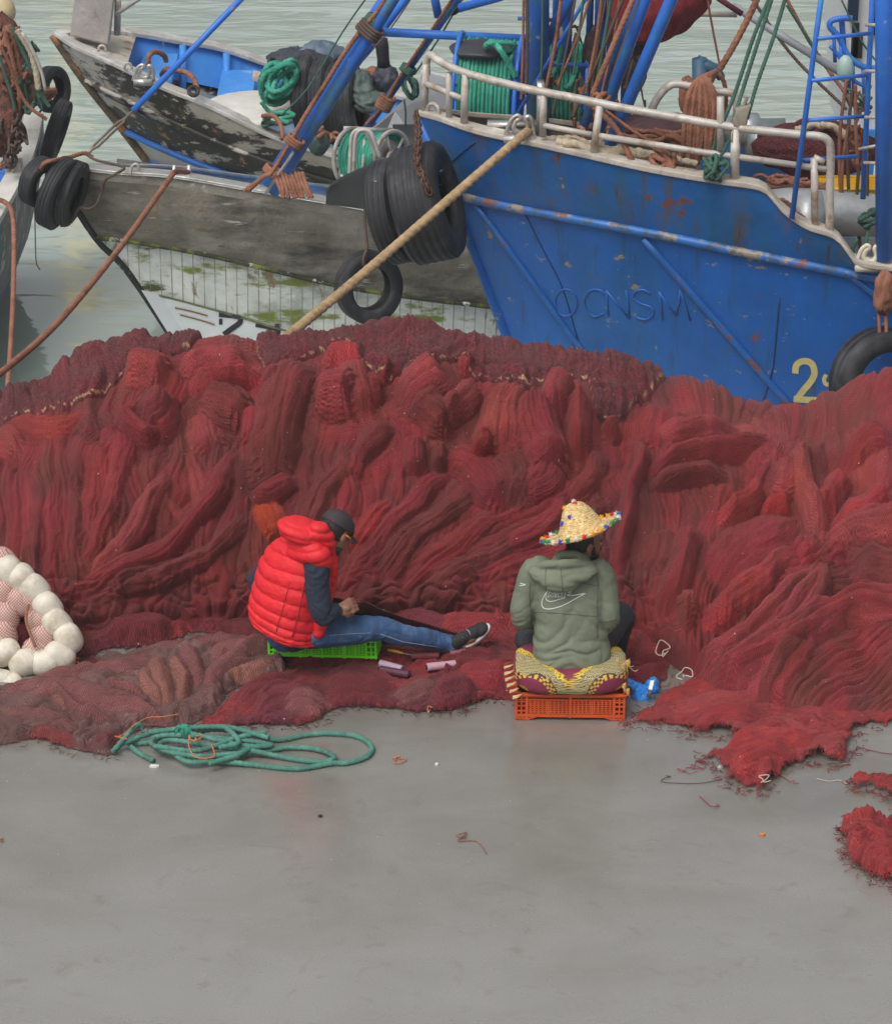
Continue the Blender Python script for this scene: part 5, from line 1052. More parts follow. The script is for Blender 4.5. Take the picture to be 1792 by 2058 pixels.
# black rubber sheet with a fold
mb = MB(); vs = []
for i in range(13):
    for j in range(9):
        u, v = i/12, j/8; x = 655+u*125; y = 405+18*u - v*(25+85*u**.7)*(1-.05*v); vs.append(P(x, y, 20.9-.25*u-.30*math.sin(v*1.5)+.03*math.sin(u*6)))
mb.add(vs, [(i*9+j, i*9+j+1, (i+1)*9+j+1, (i+1)*9+j) for i in range(12) for j in range(8)])
o = mb.build('rubber_sheet', SHEET); md = o.modifiers.new('thick', 'SOLIDIFY'); md.thickness = .02; tag(o, 'smooth black rubber sheet bent over the grey boat rail, left of the big tyres', 'rubber sheet')
# hanging tyre on the grey boat
tyre('tyre', P(741, 577, 20.05)+Vector((0, 0, 0)), (.40, -.90, .12), .270, .17, 'small car tyre hanging by rope on the side of the grey boat', hole=.60, grooves=3, squash=((1, .2, 0), .92))
rope_thing('tyre_rope', [P(736, 542, 19.93), P(730, 524, 19.9), P(737, 498, 20.0), P(735, 470, 20.45), P(733, 425, 20.55), P(740, 420, 20.6), P(752, 420, 20.75)], .011, M_DKROPE, 'dark rope looped from the grey boat rail to the small hanging tyre')
rope_thing('tyre_rope', [P(752, 420, 20.6), P(757, 436, 20.5), P(759, 470, 20.45), P(763, 506, 20.4)], .008, M_DKGREEN, 'thin green rope down the grey boat side beside the small hanging tyre')
# bow tyres on the grey boat
tyre('tyre', P(118, 388, 21.45), (.90, -.36, -.30), .29, .15, 'worn black tyre squashed under the bow of the grey boat', group='tyres lashed to the grey boat bow', squash=((1, 0, -.3), .85))
tyre('tyre', P(144, 388, 21.5), (.93, -.28, -.25), .26, .13, 'inner black tyre of the bunch lashed to the grey bow, nearest the stem', group='tyres lashed to the grey boat bow', squash=((1, 0, -.3), .85))
tyre('tyre', P(82, 366, 21.45), (.80, -.55, -.20), .20, .13, 'smallest tyre of the bunch on the grey bow, farthest left', group='tyres lashed to the grey boat bow')
rope_thing('lashing', [P(80, 345, 21.35), P(90, 328, 21.3), P(110, 322, 21.35), P(140, 316, 21.6), P(170, 308, 21.75), P(186, 316, 21.8)], .016, M_RUST, 'rusty rope lashing the tyre bunch to the grey boat bow')
rope_thing('lashing', [P(170, 308, 21.7), P(195, 322, 21.6), P(230, 330, 21.4), P(250, 338, 21.3), P(232, 350, 21.1), P(212, 362, 21.15), P(205, 385, 21.2), P(196, 408, 21.2), P(180, 420, 21.3), P(160, 418, 21.4), P(140, 450, 21.4), P(122, 454, 21.4)], .010, M_DKROPE, 'dark frayed rope running down the grey boat bow behind the long mooring rope')

rope_thing('loose_line', [P(70, 412, 21.4), P(71, 450, 21.4), P(72, 500, 21.4), P(74, 530, 21.4), P(81, 542, 21.4)], .005, M_DKROPE, 'thin dark line dangling over the water below the bow tyres', 'rope', False)
# tyres of the left boat
tyre('tyre', P(106, 180, 24.0), (.86, -.48, .1), .20, .12, 'black tyre behind the end of the left boat', group='tyres at the end of the left boat')
tyre('tyre', P(114, 262, 23.6), (.95, -.10, -.33), .27, .15, 'long black tyre seen edge-on, hanging from the end of the left boat', group='tyres at the end of the left boat', squash=((1, 0, -.3), .8))
# tyres stacked on the white boat
for i, (x, y, lab) in enumerate([(622, 196, 'left worn lorry tyre standing in the white boat under dark oilskins'), (652, 204, 'second lorry tyre in the row in the white boat'), (684, 210, 'third lorry tyre in the row in the white boat'), (707, 214, 'rightmost lorry tyre of the row in the white boat, beside green cloth')]):
    tyre('tyre', P(x, y, 24.3-.03*i), (.97, -.2, .12), .38-.01*i, .16, lab, 'lorry tyres stacked in the white boat', grooves=4)
def cloth(name, px, py, Y, sx, sy, sz, m, label, seed, cat='cloth', parent=None, amp=.3):
    n = 22; A = np.linspace(0, 2*np.pi, 2*n+1)[:-1]; B = np.linspace(0, np.pi, n); aa, bb_ = np.meshgrid(A, B)
    r = 1+amp*fbm(aa*1.2+seed, bb_*1.6, seed)*np.sin(bb_)+.35*amp*noise2(np.cos(aa)*4, np.sin(aa)*4+bb_*4, seed+2)
    c = P(px, py, Y); X = c.x+sx*r*np.sin(bb_)*np.cos(aa); Y_ = c.y+sy*r*np.sin(bb_)*np.sin(aa); Z = c.z+sz*r*np.cos(bb_)
    o = link(name, grid_mesh(name, X, Y_, Z, wrap=True), m, parent)
    return tag(o, label, cat) if parent is None else o
OIL = mat('oilskin', (.035, .038, .055), .6, noise=.3, ns=6, bump=(6, .6, .03)); OILG = mat('grey_green_oilskin', (.07, .10, .09), .55, noise=.3, ns=6, bump=(6, .6, .03)); OILB = mat('slate_oilskin', (.10, .14, .19), .55, noise=.25, ns=6, bump=(6, .6, .03))
cloth('oilskin', 612, 132, 24.4, .24, .2, .13, OIL, 'dark oilskin draped over the left lorry tyre in the white boat', 3); cloth('oilskin', 645, 112, 24.6, .20, .2, .13, OILB, 'slate blue oilskin on top of the tyre row', 5); cloth('oilskin', 590, 120, 24.8, .22, .2, .10, OIL, 'black oilskin behind the turquoise rope in the white boat', 6)
cloth('tarpaulin', 725, 178, 24.2, .13, .2, .16, OILG, 'grey green tarpaulin right of the tyre row in the white boat', 7); cloth('tarpaulin', 745, 205, 24.0, .16, .15, .09, OILG, 'green tarpaulin fold beside the grey steel panel', 8); cloth('blue_cloth', 748, 178, 24.3, .10, .12, .12, SKYBLUE, 'bright blue cloth in the white boat between green tarpaulins', 9)
cloth('dark_bundle', 776, 160, 24.2, .11, .1, .13, OIL, 'dark bundle hanging in the white boat near rusty rope', 10); cloth('orange_net_bundle', 752, 150, 24.3, .10, .08, .07, M_RUST, 'rusty rope bundle above the blue cloth', 11, cat='rope')
cloth('cable_wrap', 640, 285, 23.3, .09, .08, .12, mat('green_grey', (.06, .10, .09), .7, noise=.3), 'dark green bucket shape under the blue poles', 14, cat='bucket', amp=.12)
# black sleeve hanging from the boom
mb = MB(); mb.tube([P(766, 78, 22.6), P(768, 95, 22.6), P(770, 118, 22.6), P(771, 134, 22.6)], [.05, .055, .05, .055], 12); tag(mb.build('hanging_sleeve', mat('black_fabric', (.012, .012, .014), .8, noise=.3, bump=(14, .5, .01))), 'black fabric sleeve hanging from the horizontal blue pole', 'sleeve')
# hanks of turquoise rope on the white boat
def hank(name, cx, cy, Y, w, h, n, r, m, label, seed, tilt=0.):
    rr = random.Random(seed); root = empty(name, P(cx, cy, Y), label, 'rope')
    for i in range(n):
        ww = w*rr.uniform(.45, 1); hh = h*rr.uniform(.6, 1.1); ox, oy = rr.uniform(-w*.35, w*.35), rr.uniform(-h*.1, h*.25); ph = rr.uniform(-.5, .5)+tilt; dy = rr.uniform(-.18, .18)
        pts = [P(cx+ox+ww*math.cos(a)*math.cos(ph)-hh*math.sin(a)*math.sin(ph), cy+oy+hh*math.sin(a)*math.cos(ph)+ww*math.cos(a)*math.sin(ph), Y+dy+.05*math.sin(a*2+i)) for a in [k*math.pi/5 for k in range(10)]]
        mb = MB(); rope(mb, pts, r, True, closed=True); mb.build('rope_loop', m, root)
    return root
hank('rope_hank', 562, 160, 24.1, 32, 40, 11, .022, M_TURQ, 'big hank of turquoise rope hung over the side of the white boat', 5, .3)
rope_thing('rope', [P(525, 205, 23.9), P(545, 226, 23.9), P(575, 225, 23.8), P(590, 232, 23.7), P(560, 240, 23.8), P(580, 246, 23.6)], .018, M_TURQ, 'turquoise rope tail on the rail of the white boat')
hank('rope_hank', 548, 240, 23.9, 26, 8, 4, .012, M_DKGREEN, 'small heap of dark green line under the turquoise rope', 6)
hank('rope_hank', 823, 172, 22.3, 15, 24, 6, .010, M_DKGREEN, 'dark green line coiled on the slanting blue pole', 8)
# ropes inside the white boat
rope_thing('rope', [P(298, 133, 24.5), P(300, 112, 24.5), P(314, 104, 24.6), P(330, 112, 24.7), P(334, 122, 24.8)], .022, M_RUST, 'rusty rope arch near the bow of the white boat')
rope_thing('rope', [P(325, 150, 24.6), P(334, 139, 24.5), P(350, 141, 24.5), P(375, 146, 24.4), P(390, 160, 24.2), P(397, 180, 24.0)], .022, M_RUST, 'rusty rope from inside the white boat to its rail shackle')
tyre('shackle', P(389, 183, 23.95), (.2, -.7, .7), .055, .03, 'iron shackle lying on the rail of the white boat', hole=.45, grooves=2)
bpy.data.objects['shackle']['category'] = 'shackle'
rope_thing('rope', [P(528, 233, 23.6), P(548, 232, 23.5), P(562, 246, 23.3), P(568, 270, 23.15), P(566, 280, 23.1)], .018, M_RUST, 'rusty rope over the white boat rail, left of the blue poles')
rope_thing('rope', [P(640, 275, 23.2), P(655, 268, 23.3), P(670, 276, 23.3), P(690, 280, 23.2), P(715, 276, 23.2)], .02, M_RUST, 'thick rusty rope along the white boat rail, right of the blue poles')
# grey steel panels between the boats
def slab(name, pts, Y, th, m, label, cat):
    mb = MB(); a = [P(x, y, Y+dy) for x, y, dy in pts]; b = [v+Vector((0, th, 0)) for v in a]; n = len(a)
    mb.add(a+b, [tuple(range(n)), tuple(reversed(range(n, 2*n)))]+[(i, n+i, n+(i+1) % n, (i+1) % n) for i in range(n)]); return tag(bevel(mb.build(name, m, None, False), .008), label, cat)
GPAN = mat('grey_panel', (.24, .245, .255), .45, .2, noise=.1, ns=4, bump=(5, .3, .02))
slab('steel_sheet', [(745, 262, 0), (792, 222, .2), (846, 172, .5), (915, 174, .5), (908, 245, .1), (850, 300, 0), (760, 300, 0)], 22.3, .06, GPAN, 'smooth grey steel panel behind the trawler bow', 'steel sheet')
slab('steel_sheet', [(838, 172, 0), (846, 143, 0), (862, 145, 0), (914, 158, 0), (914, 176, 0)], 22.9, .05, mat('pale_panel', (.55, .55, .56), .5, noise=.1), 'pale steel panel edge above the smooth grey one', 'steel sheet')
slab('steel_sheet', [(788, 252, 0), (838, 252, 0), (846, 292, -.2), (800, 295, -.2)], 22.0, .04, mat('dark_panel', (.07, .07, .075), .5, noise=.2), 'dark steel panel just left of the chain', 'steel sheet')
pipe('steel_bar', P(690, 258, 21.9), P(790, 262, 21.9), .018, STEEL, None, 'bright steel bar running to the dark panel', 'bar')
# rope reels
def reel(c, axis, R, wdt, r, turns, m, flange_m, label, r_in=None, spokes=6, flange_R=None, hoop=True):
    axis = Vector(axis).normalized(); root = empty('rope_reel', c, label, 'rope reel'); u = axis.orthogonal().normalized(); u = Vector((0, 0, 1))-axis*axis.z; u.normalize(); v = axis.cross(u); c = Vector(c)
    for layer, RR in enumerate((R-r*1.7, R)):
        mb = MB(); pts = []; N = turns*22; 
        for i in range(N+1):
            a = 2*math.pi*i/22; h = -wdt/2+wdt*i/N; pts.append(c+axis*h+(u*math.cos(a)+v*math.sin(a))*(RR+.004*math.sin(i*.7)))
        mb.tube(pts, r*1.04, 8, lobes=3, twist=.5/r); mb.build('rope_coil', m, root)
    mb = MB(); mb.lathe([(R*.3, -wdt/2), (R-r*2, -wdt/2), (R-r*2, wdt/2), (R*.3, wdt/2)], c, axis, 28, closed=True); mb.build('drum', flange_m, root)
    FR = flange_R or R*1.12
    for s in (-1, 1):
        f = MB(); cc = c+axis*(s*(wdt/2+.03)); f.tube([cc+(u*math.cos(a)+v*math.sin(a))*FR for a in [k*math.pi/18 for k in range(36)]], .018, 8, closed=True)
        for k in range(spokes): a = k*2*math.pi/spokes+.2; f.tube([cc, cc+(u*math.cos(a)+v*math.sin(a))*FR], .012, 6)
        f.tube([cc+(u*math.cos(a)+v*math.sin(a))*R*.35 for a in [k*math.pi/8 for k in range(16)]], .015, 6, closed=True); f.build('flange', flange_m, root)
    return root
reel(P(982, 178, 21.1), (1, -.12, -.04), .36, .40, .016, 13, M_TURQ, BLUE_PIPE, 'large reel of turquoise rope on the trawler foredeck behind the bow railing')
cloth('drum_cover', 968, 98, 21.0, .24, .22, .055, SHEET, 'dark cover over the top of the trawler rope reel', 17, amp=.08)
reel(P(1140, 178, 21.2), (1, -.1, 0), .33, .26, .016, 8, M_TURQ, BLUE_PIPE, 'second reel of turquoise rope behind the trawler mast')
rope_thing('rope', [P(975, 92, 20.85), P(990, 84, 20.8), P(1005, 100, 20.7), P(1022, 128, 20.7), P(1036, 155, 20.7)], .022, M_TURQ, 'thick turquoise rope running over the reel cover')
rope_thing('rope', [P(975, 95, 20.8), P(985, 87, 20.75), P(1010, 86, 20.75), P(1032, 90, 20.8), P(1020, 102, 20.8), P(998, 98, 20.75)], .018, M_TURQ, 'turquoise rope loop on top of the reel cover')
rope_thing('rope', [P(1112, 90, 20.9), P(1126, 98, 20.9), P(1120, 130, 20.9), P(1110, 150, 20.9), P(1108, 165, 20.9)], .018, M_TURQ, 'turquoise rope bight just right of the trawler mast')
rope_thing('rope', [P(1150, 100, 20.9), P(1158, 130, 20.9), P(1148, 165, 20.85), P(1135, 178, 20.8)], .018, M_TURQ, 'turquoise rope hanging over the second reel')
g2 = reel(P(748, 320, 21.4), (.75, -.55, .12), .20, .34, .014, 12, M_TURQ, STEEL, 'small reel of turquoise rope under a steel hoop on the grey boat')
for dx in (0, 8):
    pipes('hoop', [P(x+dx, y, 21.0-.01*dx) for x, y in [(702, 362), (704, 320), (706, 280), (712, 265), (722, 261), (736, 266), (746, 288), (756, 318)]], .016, STEEL, g2, 4)
pipes('hoop', [P(x, y, 21.5) for x, y in [(682, 378), (682, 350), (690, 310), (700, 285), (712, 262)]], .010, STEEL, g2, 4)
pipes('strut', [P(685, 352, 21.1), P(702, 368, 21.0)], .012, STEEL, g2); pipes('strut', [P(728, 355, 21.1), P(732, 282, 21.3)], .012, STEEL, g2)
# ---- blue poles over the grey boat
def pole(a, b, Ya, Yb, r, m, label, up=.5, name='boom_pole', group=None):
    A, B = P(*a, Ya), P(*b, Yb); return pipe(name, A, B+(B-A)*up, r, m, None, label, 'pole', group=group)
pole((535, 370), (778, -10), 21.5, 21.3, .045, BLUE_PIPE, 'thick blue boom pole, left of the close pair over the grey boat', .8)
pole((548, 388), (795, -10), 21.2, 21.1, .046, BLUE_WORN, 'thick worn blue boom pole with steel strip, right of the close pair', .8)
pipe('steel_strip', P(534, 390, 21.1), P(590, 305, 21.08), .012, STEEL, None, 'bright steel strip lying along the worn blue boom pole', 'strip')
pole((700, 150), (822, -10), 22.0, 21.9, .030, BLUE_PIPE, 'slimmer blue pole behind the thick pair', .8); 
pole((736, 258), (925, -10), 22.0, 21.6, .030, BLUE_WORN, 'slanting blue pole with rusty rope, between the thick pair and the trawler bow', .8)
pipe('boom_pole', P(720, 62, 21.3), P(1062, 79, 21.3), .034, BLUE_PIPE, None, 'horizontal blue pole joining the boom poles to the trawler mast', 'pole')
pipe('boom_pole', P(881, 34, 21.8), P(866, -40, 21.8), .034, BLUE_PIPE, None, 'short blue pole end hanging into view at the top', 'pole'); pipe('boom_pole', P(905, 21, 21.8), P(1010, -12, 21.8)+Vector((.6, 0, .15)), .034, BLUE_PIPE, None, 'blue pole end sloping up right at the top, dark knob on its tip', 'pole')
mb = MB(); mb.ball(P(907, 20, 21.78), (.06, .04, .045)); tag(mb.build('pole_knob', RUBBER), 'dark knob on the tip of the sloping blue pole', 'knob')
pole((268, 222), (492, -10), 22.6, 23.2, .026, BLUE_PIPE, 'long thin blue pole crossing the white boat bow', .6)
mb = MB(); a, b = P(180, 306, 21.9), P(268, 222, 22.6)
for dx in (-.022, .022): mb.tube([a+(b-a)*t+Vector((dx*(1 if .12 < t < .72 else 0), 0, .03*dx)) for t in [i/14 for i in range(15)]], .012, 6)
tag(mb.build('turnbuckle', mat('rusty_steel', (.22, .17, .13), .6, .3, noise=.3)), 'rusty turnbuckle between the thin blue pole and the grey bow', 'turnbuckle')
# rusty rope spirals down the boom poles
rope_thing('boom_rope', [P(500, 382, 21.1), P(530, 355, 21.0), P(545, 348, 21.0), P(575, 300, 21.05), P(612, 235, 21.1), P(650, 175, 21.1), P(690, 110, 21.1), P(725, 62, 21.1), P(760, 20, 21.1), P(790, -30, 21.1)], .017, M_RUST, 'rusty rope running down between the two thick blue boom poles')
rope_thing('boom_rope', [P(736, 250, 21.9), P(768, 215, 21.85), P(800, 160, 21.8), P(845, 95, 21.7), P(885, 35, 21.6), P(918, -15, 21.5)], .014, M_RUST, 'rusty rope running along the slanting blue pole')
def wrap(name, a, b, R, r, turns, m, label):
    a, b = Vector(a), Vector(b); t = (b-a).normalized(); u = t.orthogonal().normalized(); v = t.cross(u); pts = [a.lerp(b, i/(turns*10))+(u*math.cos(i*.628)+v*math.sin(i*.628))*(R+.006*math.sin(i*1.9)) for i in range(turns*10+1)]
    return rope_thing(name, pts, r, m, label)
wrap('rope_lashing', P(548, 352, 21.35), P(556, 340, 21.35), .075, .015, 3, M_RUST, 'rusty rope lashing low on the thick blue boom poles'); wrap('rope_lashing', P(588, 292, 21.1), P(598, 278, 21.1), .065, .013, 3, M_RUST, 'rusty lashing halfway down the worn blue boom pole')
wrap('rope_lashing', P(735, 72, 21.1), P(752, 52, 21.1), .09, .012, 4, M_DKROPE, 'dark lashing where the horizontal pole meets the booms'); wrap('rope_lashing', P(748, 48, 21.15), P(758, 36, 21.15), .06, .013, 4, M_DKGREEN, 'green lashing above the horizontal pole joint')
wrap('rope_lashing', P(768, 220, 21.8), P(782, 196, 21.8), .05, .016, 5, M_RUST, 'orange rusty lashing on the slanting blue pole'); wrap('rope_lashing', P(816, 146, 21.8), P(824, 134, 21.8), .05, .011, 4, M_DKGREEN, 'dark green lashing on the slanting blue pole')
rr = random.Random(12)
root = empty('rope_bundle', P(588, 382, 20.9), 'bunch of rusty rope ends on the grey boat rail under the boom poles', 'rope')
for i in range(9): x = 560+i*7; mb = MB(); rope(mb, [P(x-8, 352+rr.uniform(-6, 6), 21.1), P(x, 372, 20.9), P(x+6+rr.uniform(-4, 8), 398, 20.85)], .014); mb.build('rope_end', M_RUST, root)
rope_thing('rope', [P(490, 384, 21.1), P(520, 362, 21.1), P(548, 345, 21.0)], .014, M_RUST, 'rusty rope end leading left from the boom foot')
rope_thing('rigging_line', [P(565, 232, 22.5), P(620, 175, 22.5), P(690, 62, 22.5), P(740, -10, 22.5)], .007, M_DKGREEN, 'thin green line crossing the thick boom poles', twisted=False); rope_thing('rigging_line', [P(705, 148, 22.6), P(740, 110, 22.4), P(790, 50, 22.4), P(832, -12, 22.4)], .006, M_DKROPE, 'thin dark line right of the black sleeve', twisted=False)
rope_thing('rigging_line', [P(832, 150, 21.9), P(880, 80, 21.9), P(918, 15, 21.9), P(940, -15, 21.9)], .008, M_DKGREEN, 'green line beside the slanting blue pole', twisted=False); rope_thing('rigging_line', [P(812, 200, 21.8), P(815, 225, 21.8), P(815, 252, 21.8)], .008, M_DKGREEN, 'green line end hanging before the grey panel', twisted=False)
# ---- trawler: running rigging
def line(pts, r, m, label, name='rigging_line', tw=True, group=None): return rope_thing(name, [P(*p) for p in pts], r, m, label, 'rope', tw, group)
line([(1445, 140, 19.6), (1480, 80, 19.6), (1515, 10, 19.6), (1530, -30, 19.6)], .022, M_RUST, 'thick orange rope rising from the big rusty hank')
line([(1428, 322, 19.2), (1440, 275, 19.2), (1475, 190, 19.3), (1515, 70, 19.4), (1552, -20, 19.5)], .013, M_DKGREEN, 'left of the green tackle lines above the pulley block'); line([(1474, 236, 19.1), (1495, 170, 19.2), (1530, 60, 19.3), (1556, -20, 19.4)], .013, M_DKGREEN, 'middle green tackle line above the pulley block')
line([(1500, 240, 19.1), (1520, 170, 19.2), (1555, 70, 19.3), (1582, -20, 19.4)], .013, M_DKGREEN, 'right green tackle line above the pulley block'); line([(1468, 275, 19.1), (1455, 300, 19.1), (1440, 325, 19.1)], .013, M_DKGREEN, 'green tail under the pulley block')
mb = MB(); c = P(1485, 243, 19.1); mb.lathe([(0, -.03), (.05, -.03), (.055, 0), (.05, .03), (0, .03)], c, (.3, -1, .2), 16); mb.hexa([c+Vector(v) for v in ((-.055, -.035, -.14), (.0, -.035, -.16), (.0, .035, -.16), (-.055, .035, -.14), (-.03, -.035, .09), (.07, -.035, .12), (.07, .035, .12), (-.03, .035, .09))]); mb.tube([c+Vector((.03, 0, .12)), c+Vector((.05, 0, .17)), c+Vector((.02, 0, .17))], .012, 6)
tag(bevel(mb.build('pulley_block', mat('old_steel', (.36, .32, .26), .5, .4, noise=.25, ns=12)), .01), 'worn steel pulley block hanging in front of the trawler railing', 'pulley')
def knot(cx, cy, Y, s, r, n, m, label, seed, name='rope_knot'):
    rr = random.Random(seed); root = empty(name, P(cx, cy, Y), label, 'rope')
    for i in range(n):
        ax = Vector((rr.uniform(-1, 1), rr.uniform(-.4, .4), rr.uniform(-1, 1))).normalized(); u = ax.orthogonal().normalized(); v = ax.cross(u); c = P(cx, cy, Y)+Vector((rr.uniform(-.5, .5), rr.uniform(-.3, .3), rr.uniform(-.5, .5)))*s*.8
        mb = MB(); rope(mb, [c+(u*math.cos(a)*s*rr.uniform(.6, 1.1)+v*math.sin(a)*s*rr.uniform(.5, .9)) for a in [k*math.pi/4 for k in range(8)]], r, True, closed=True); mb.build('rope_turn', m, root)
    return root
knot(1437, 338, 19.05, .085, .014, 8, M_DKGREEN, 'big green knot tied on the trawler railing', 3); knot(1338, 328, 19.3, .09, .017, 9, M_RUST, 'ball of rusty rope on the trawler cap', 4)
knot(1203, 208, 19.55, .075, .017, 5, M_RUST, 'rusty rope knotted round the trawler top rail', 6); knot(1165, 272, 19.8, .06, .014, 4, M_RUST, 'rusty rope turns round the foot of the left blue stay', 7)
# big rusty hank hanging on the winch post
root = empty('rope_hank', P(1400, 200, 19.6), 'big hank of rusty orange rope hanging from the trawler winch post', 'rope'); rr = random.Random(9)
for i in range(15):
    x = 1378+i*4.6; b = rr.uniform(290, 330); mb = MB(); rope(mb, [P(1440-i*.8, 142+i*1.5, 19.6), P(1425-(14-i)*2, 165, 19.5), P(x, 215, 19.45+.01*(i % 3)), P(x-6+rr.uniform(-4, 4), b, 19.45), P(x-12, b+4, 19.5)], .017); mb.build('rope_strand', M_RUST, root)
rope_thing('rope', [P(1440, 145, 19.7), P(1452, 160, 19.7), P(1458, 190, 19.7), P(1456, 230, 19.7)], .015, M_RUST, 'rusty rope bight right of the big hank'); 
cloth('rusty_net_tuft', 1380, 190, 19.7, .06, .05, .13, M_RUST, 'frayed orange tuft left of the big rusty hank', 21, cat='rope')
line([(1190, 190, 19.6), (1215, 130, 19.6), (1245, 60, 19.7), (1284, -30, 19.8)], .019, M_RUST, 'rusty rope spiralling up the first blue stay'); line([(1206, 225, 19.5), (1240, 262, 19.4), (1258, 300, 19.3), (1275, 330, 19.3), (1286, 336, 19.3)], .019, M_RUST, 'rusty rope running down from the rail knot onto the cap')
line([(1215, 222, 19.5), (1260, 255, 19.5), (1310, 290, 19.4), (1356, 336, 19.3)], .012, M_RUST, 'thinner rusty rope slanting across the mid rail')
# many thin falls round the mast
rr = random.Random(5); fm = [M_RUST, M_DKROPE, M_DKGREEN, M_RUST, M_DKROPE]; fn = ['rusty', 'dark', 'green', 'rusty', 'dark']
for i, (x0, x1, y1) in enumerate([(1052, 1047, 200), (1058, 1056, 190), (1090, 1082, 260), (1130, 1094, 190), (1160, 1110, 230), (1212, 1175, 190), (1222, 1186, 200), (1232, 1190, 215), (1248, 1208, 190), (1262, 1150, 235), (1192, 1120, 170), (1295, 1225, 170), (1175, 1152, 150)]):
    rope_thing('rigging_line', [P(x0, -30, 20.2), P((x0+x1)/2+rr.uniform(-4, 4), y1*.45, 20.2), P(x1, y1, 20.2)], .009+.004*(i % 2), fm[i % 5], '%s rope falling among the bundle of lines round the trawler mast' % fn[i % 5], group='%s falls round the mast' % fn[i % 5])
line([(1418, -20, 20.8), (1428, 40, 20.8), (1447, 140, 20.8)], .008, M_RUST, 'thin rusty stay between the red net bag and the big hank'); 
line([(1570, -20, 21.3), (1630, 90, 21.3), (1700, 190, 21.2), (1760, 260, 21.0)], .014, M_RUST, 'thin brown line sloping down to the right, crossing the grey spar'); line([(1505, -10, 21.4), (1590, 110, 21.3), (1700, 220, 21.2)], .012, M_DKROPE, 'brown line running just below the grey spar'); line([(1580, 10, 21.2), (1640, 105, 21.2)], .010, M_DKGREEN, 'short green line by the blue ladder')
line([(1690, 0, 20.2), (1735, 90, 20.2), (1792, 160, 20.2)], .007, M_DKGREEN, 'green line in front of the white wheelhouse', tw=False)
pipe('grey_spar', P(1470, 10, 21.4), P(1775, 200, 21.2), .030, mat('grey_spar_paint', (.26, .28, .30), .5, noise=.15), None, 'grey spar sloping down behind the blue ladder', 'spar'); pipe('grey_spar', P(1388, 28, 21.4), P(1480, 30, 21.4), .020, STEEL, None, 'short pale bar right of the red net bag', 'bar'); pipe('grey_spar', P(1430, -12, 21.3), P(1490, 28, 21.3), .022, mat('maroon_cloth', (.12, .03, .04), .9, noise=.2), None, 'maroon wrapped bar at the top right of the net bag', 'bar')
# net bag hanging at the top
n = 40; A = np.linspace(0, 2*np.pi, 2*n+1)[:-1]; B = np.linspace(0, np.pi, n); aa, bb_ = np.meshgrid(A, B); c = P(1322, 8, 20.9)
r = 1+.10*billow(aa*3.0, bb_*1.0, 3)+.12*fbm(aa, bb_, 5); X = c.x+.35*r*np.sin(bb_)*np.cos(aa); Y_ = c.y+.22*r*np.sin(bb_)*np.sin(aa); Z = c.z+.27*r*np.cos(bb_)+.10*np.cos(aa)*np.sin(bb_)
cc = np.zeros(X.shape+(3,)); cc[:] = COL['main']; o = link('net_bag', grid_mesh('net_bag', X, Y_, Z, cc, np.stack([aa*60, bb_*60], -1), wrap=True), NET); tag(o, 'dark red net bag hanging from the rigging at the top of the photo', 'net bag')
NB = mat('dark_bag_net', (.045, .028, .026), .9, noise=.5, ns=20, bump=(30, .8, .02), col2=[((.15, .07, .05), 14, .55, .62)])
cloth('net_bag', 1270, 112, 20.95, .12, .10, .30, NB, 'dark mesh bag hanging beside the trawler stays', 24, cat='net bag', amp=.15); cloth('net_bag', 1190, 120, 21.0, .07, .10, .26, NB, 'dark mesh bag behind the first blue stay', 25, cat='net bag', amp=.15)
# cordage lying on the trawler deck
def heap_of_rope(name, x0, x1, yf, Y, n, r, m, label, seed, amp=8):
    rr = random.Random(seed); root = empty(name, P((x0+x1)/2, yf((x0+x1)/2), Y), label, 'rope')
    for i in range(n):
        a = rr.uniform(x0, x1-30); L = rr.uniform(40, max(60, (x1-x0)*.6)); b = min(x1, a+L); dy = rr.uniform(-amp, amp); yy = Y+rr.uniform(-.18, .18)
        mb = MB(); rope(mb, [P(a+(b-a)*t, yf(a+(b-a)*t)+dy+rr.uniform(-4, 4)*1.3, yy) for t in (0, .25, .5, .75, 1)], r); mb.build('rope_length', m, root)
heap_of_rope('cream_rope', 1072, 1300, lambda x: 272+(x-1072)*.19, 19.55, 22, .026, M_CREAM, 'thick cream mooring rope flaked along the trawler bow deck', 3, 7); heap_of_rope('cream_rope', 1250, 1400, lambda x: 310+(x-1250)*.20, 19.5, 14, .024, M_CREAM, 'heap of cream rope under the big rusty hank', 4, 10)
heap_of_rope('rusty_rope', 1210, 1400, lambda x: 268+(x-1210)*.06, 20.1, 16, .016, M_RUST, 'rusty ropes lying across the trawler deck behind the rail', 5, 14); heap_of_rope('rusty_rope', 1500, 1660, lambda x: 362+(x-1500)*.06, 19.7, 22, .013, M_RUST, 'tangle of rusty line on the trawler side deck', 6, 12)
heap_of_rope('rusty_rope', 1540, 1620, lambda x: 395+(x-1540)*.5, 19.4, 12, .011, M_RUST, 'frayed rusty line in the dip of the trawler bulwark', 7, 8); cloth('dark_bin', 1330, 252, 20.4, .36, .2, .07, mat('maroon_bin', (.07, .03, .035), .8, noise=.3), 'dark maroon net stowed on the trawler deck', 31, cat='net')
n = 44; A = np.linspace(0, 2*np.pi, 2*n+1)[:-1]; B = np.linspace(0, np.pi, n); aa, bb_ = np.meshgrid(A, B); c = P(1640, 300, 20.2); r = 1+.10*billow(aa*2.5, bb_*2, 13)+.14*fbm(aa, bb_, 15)
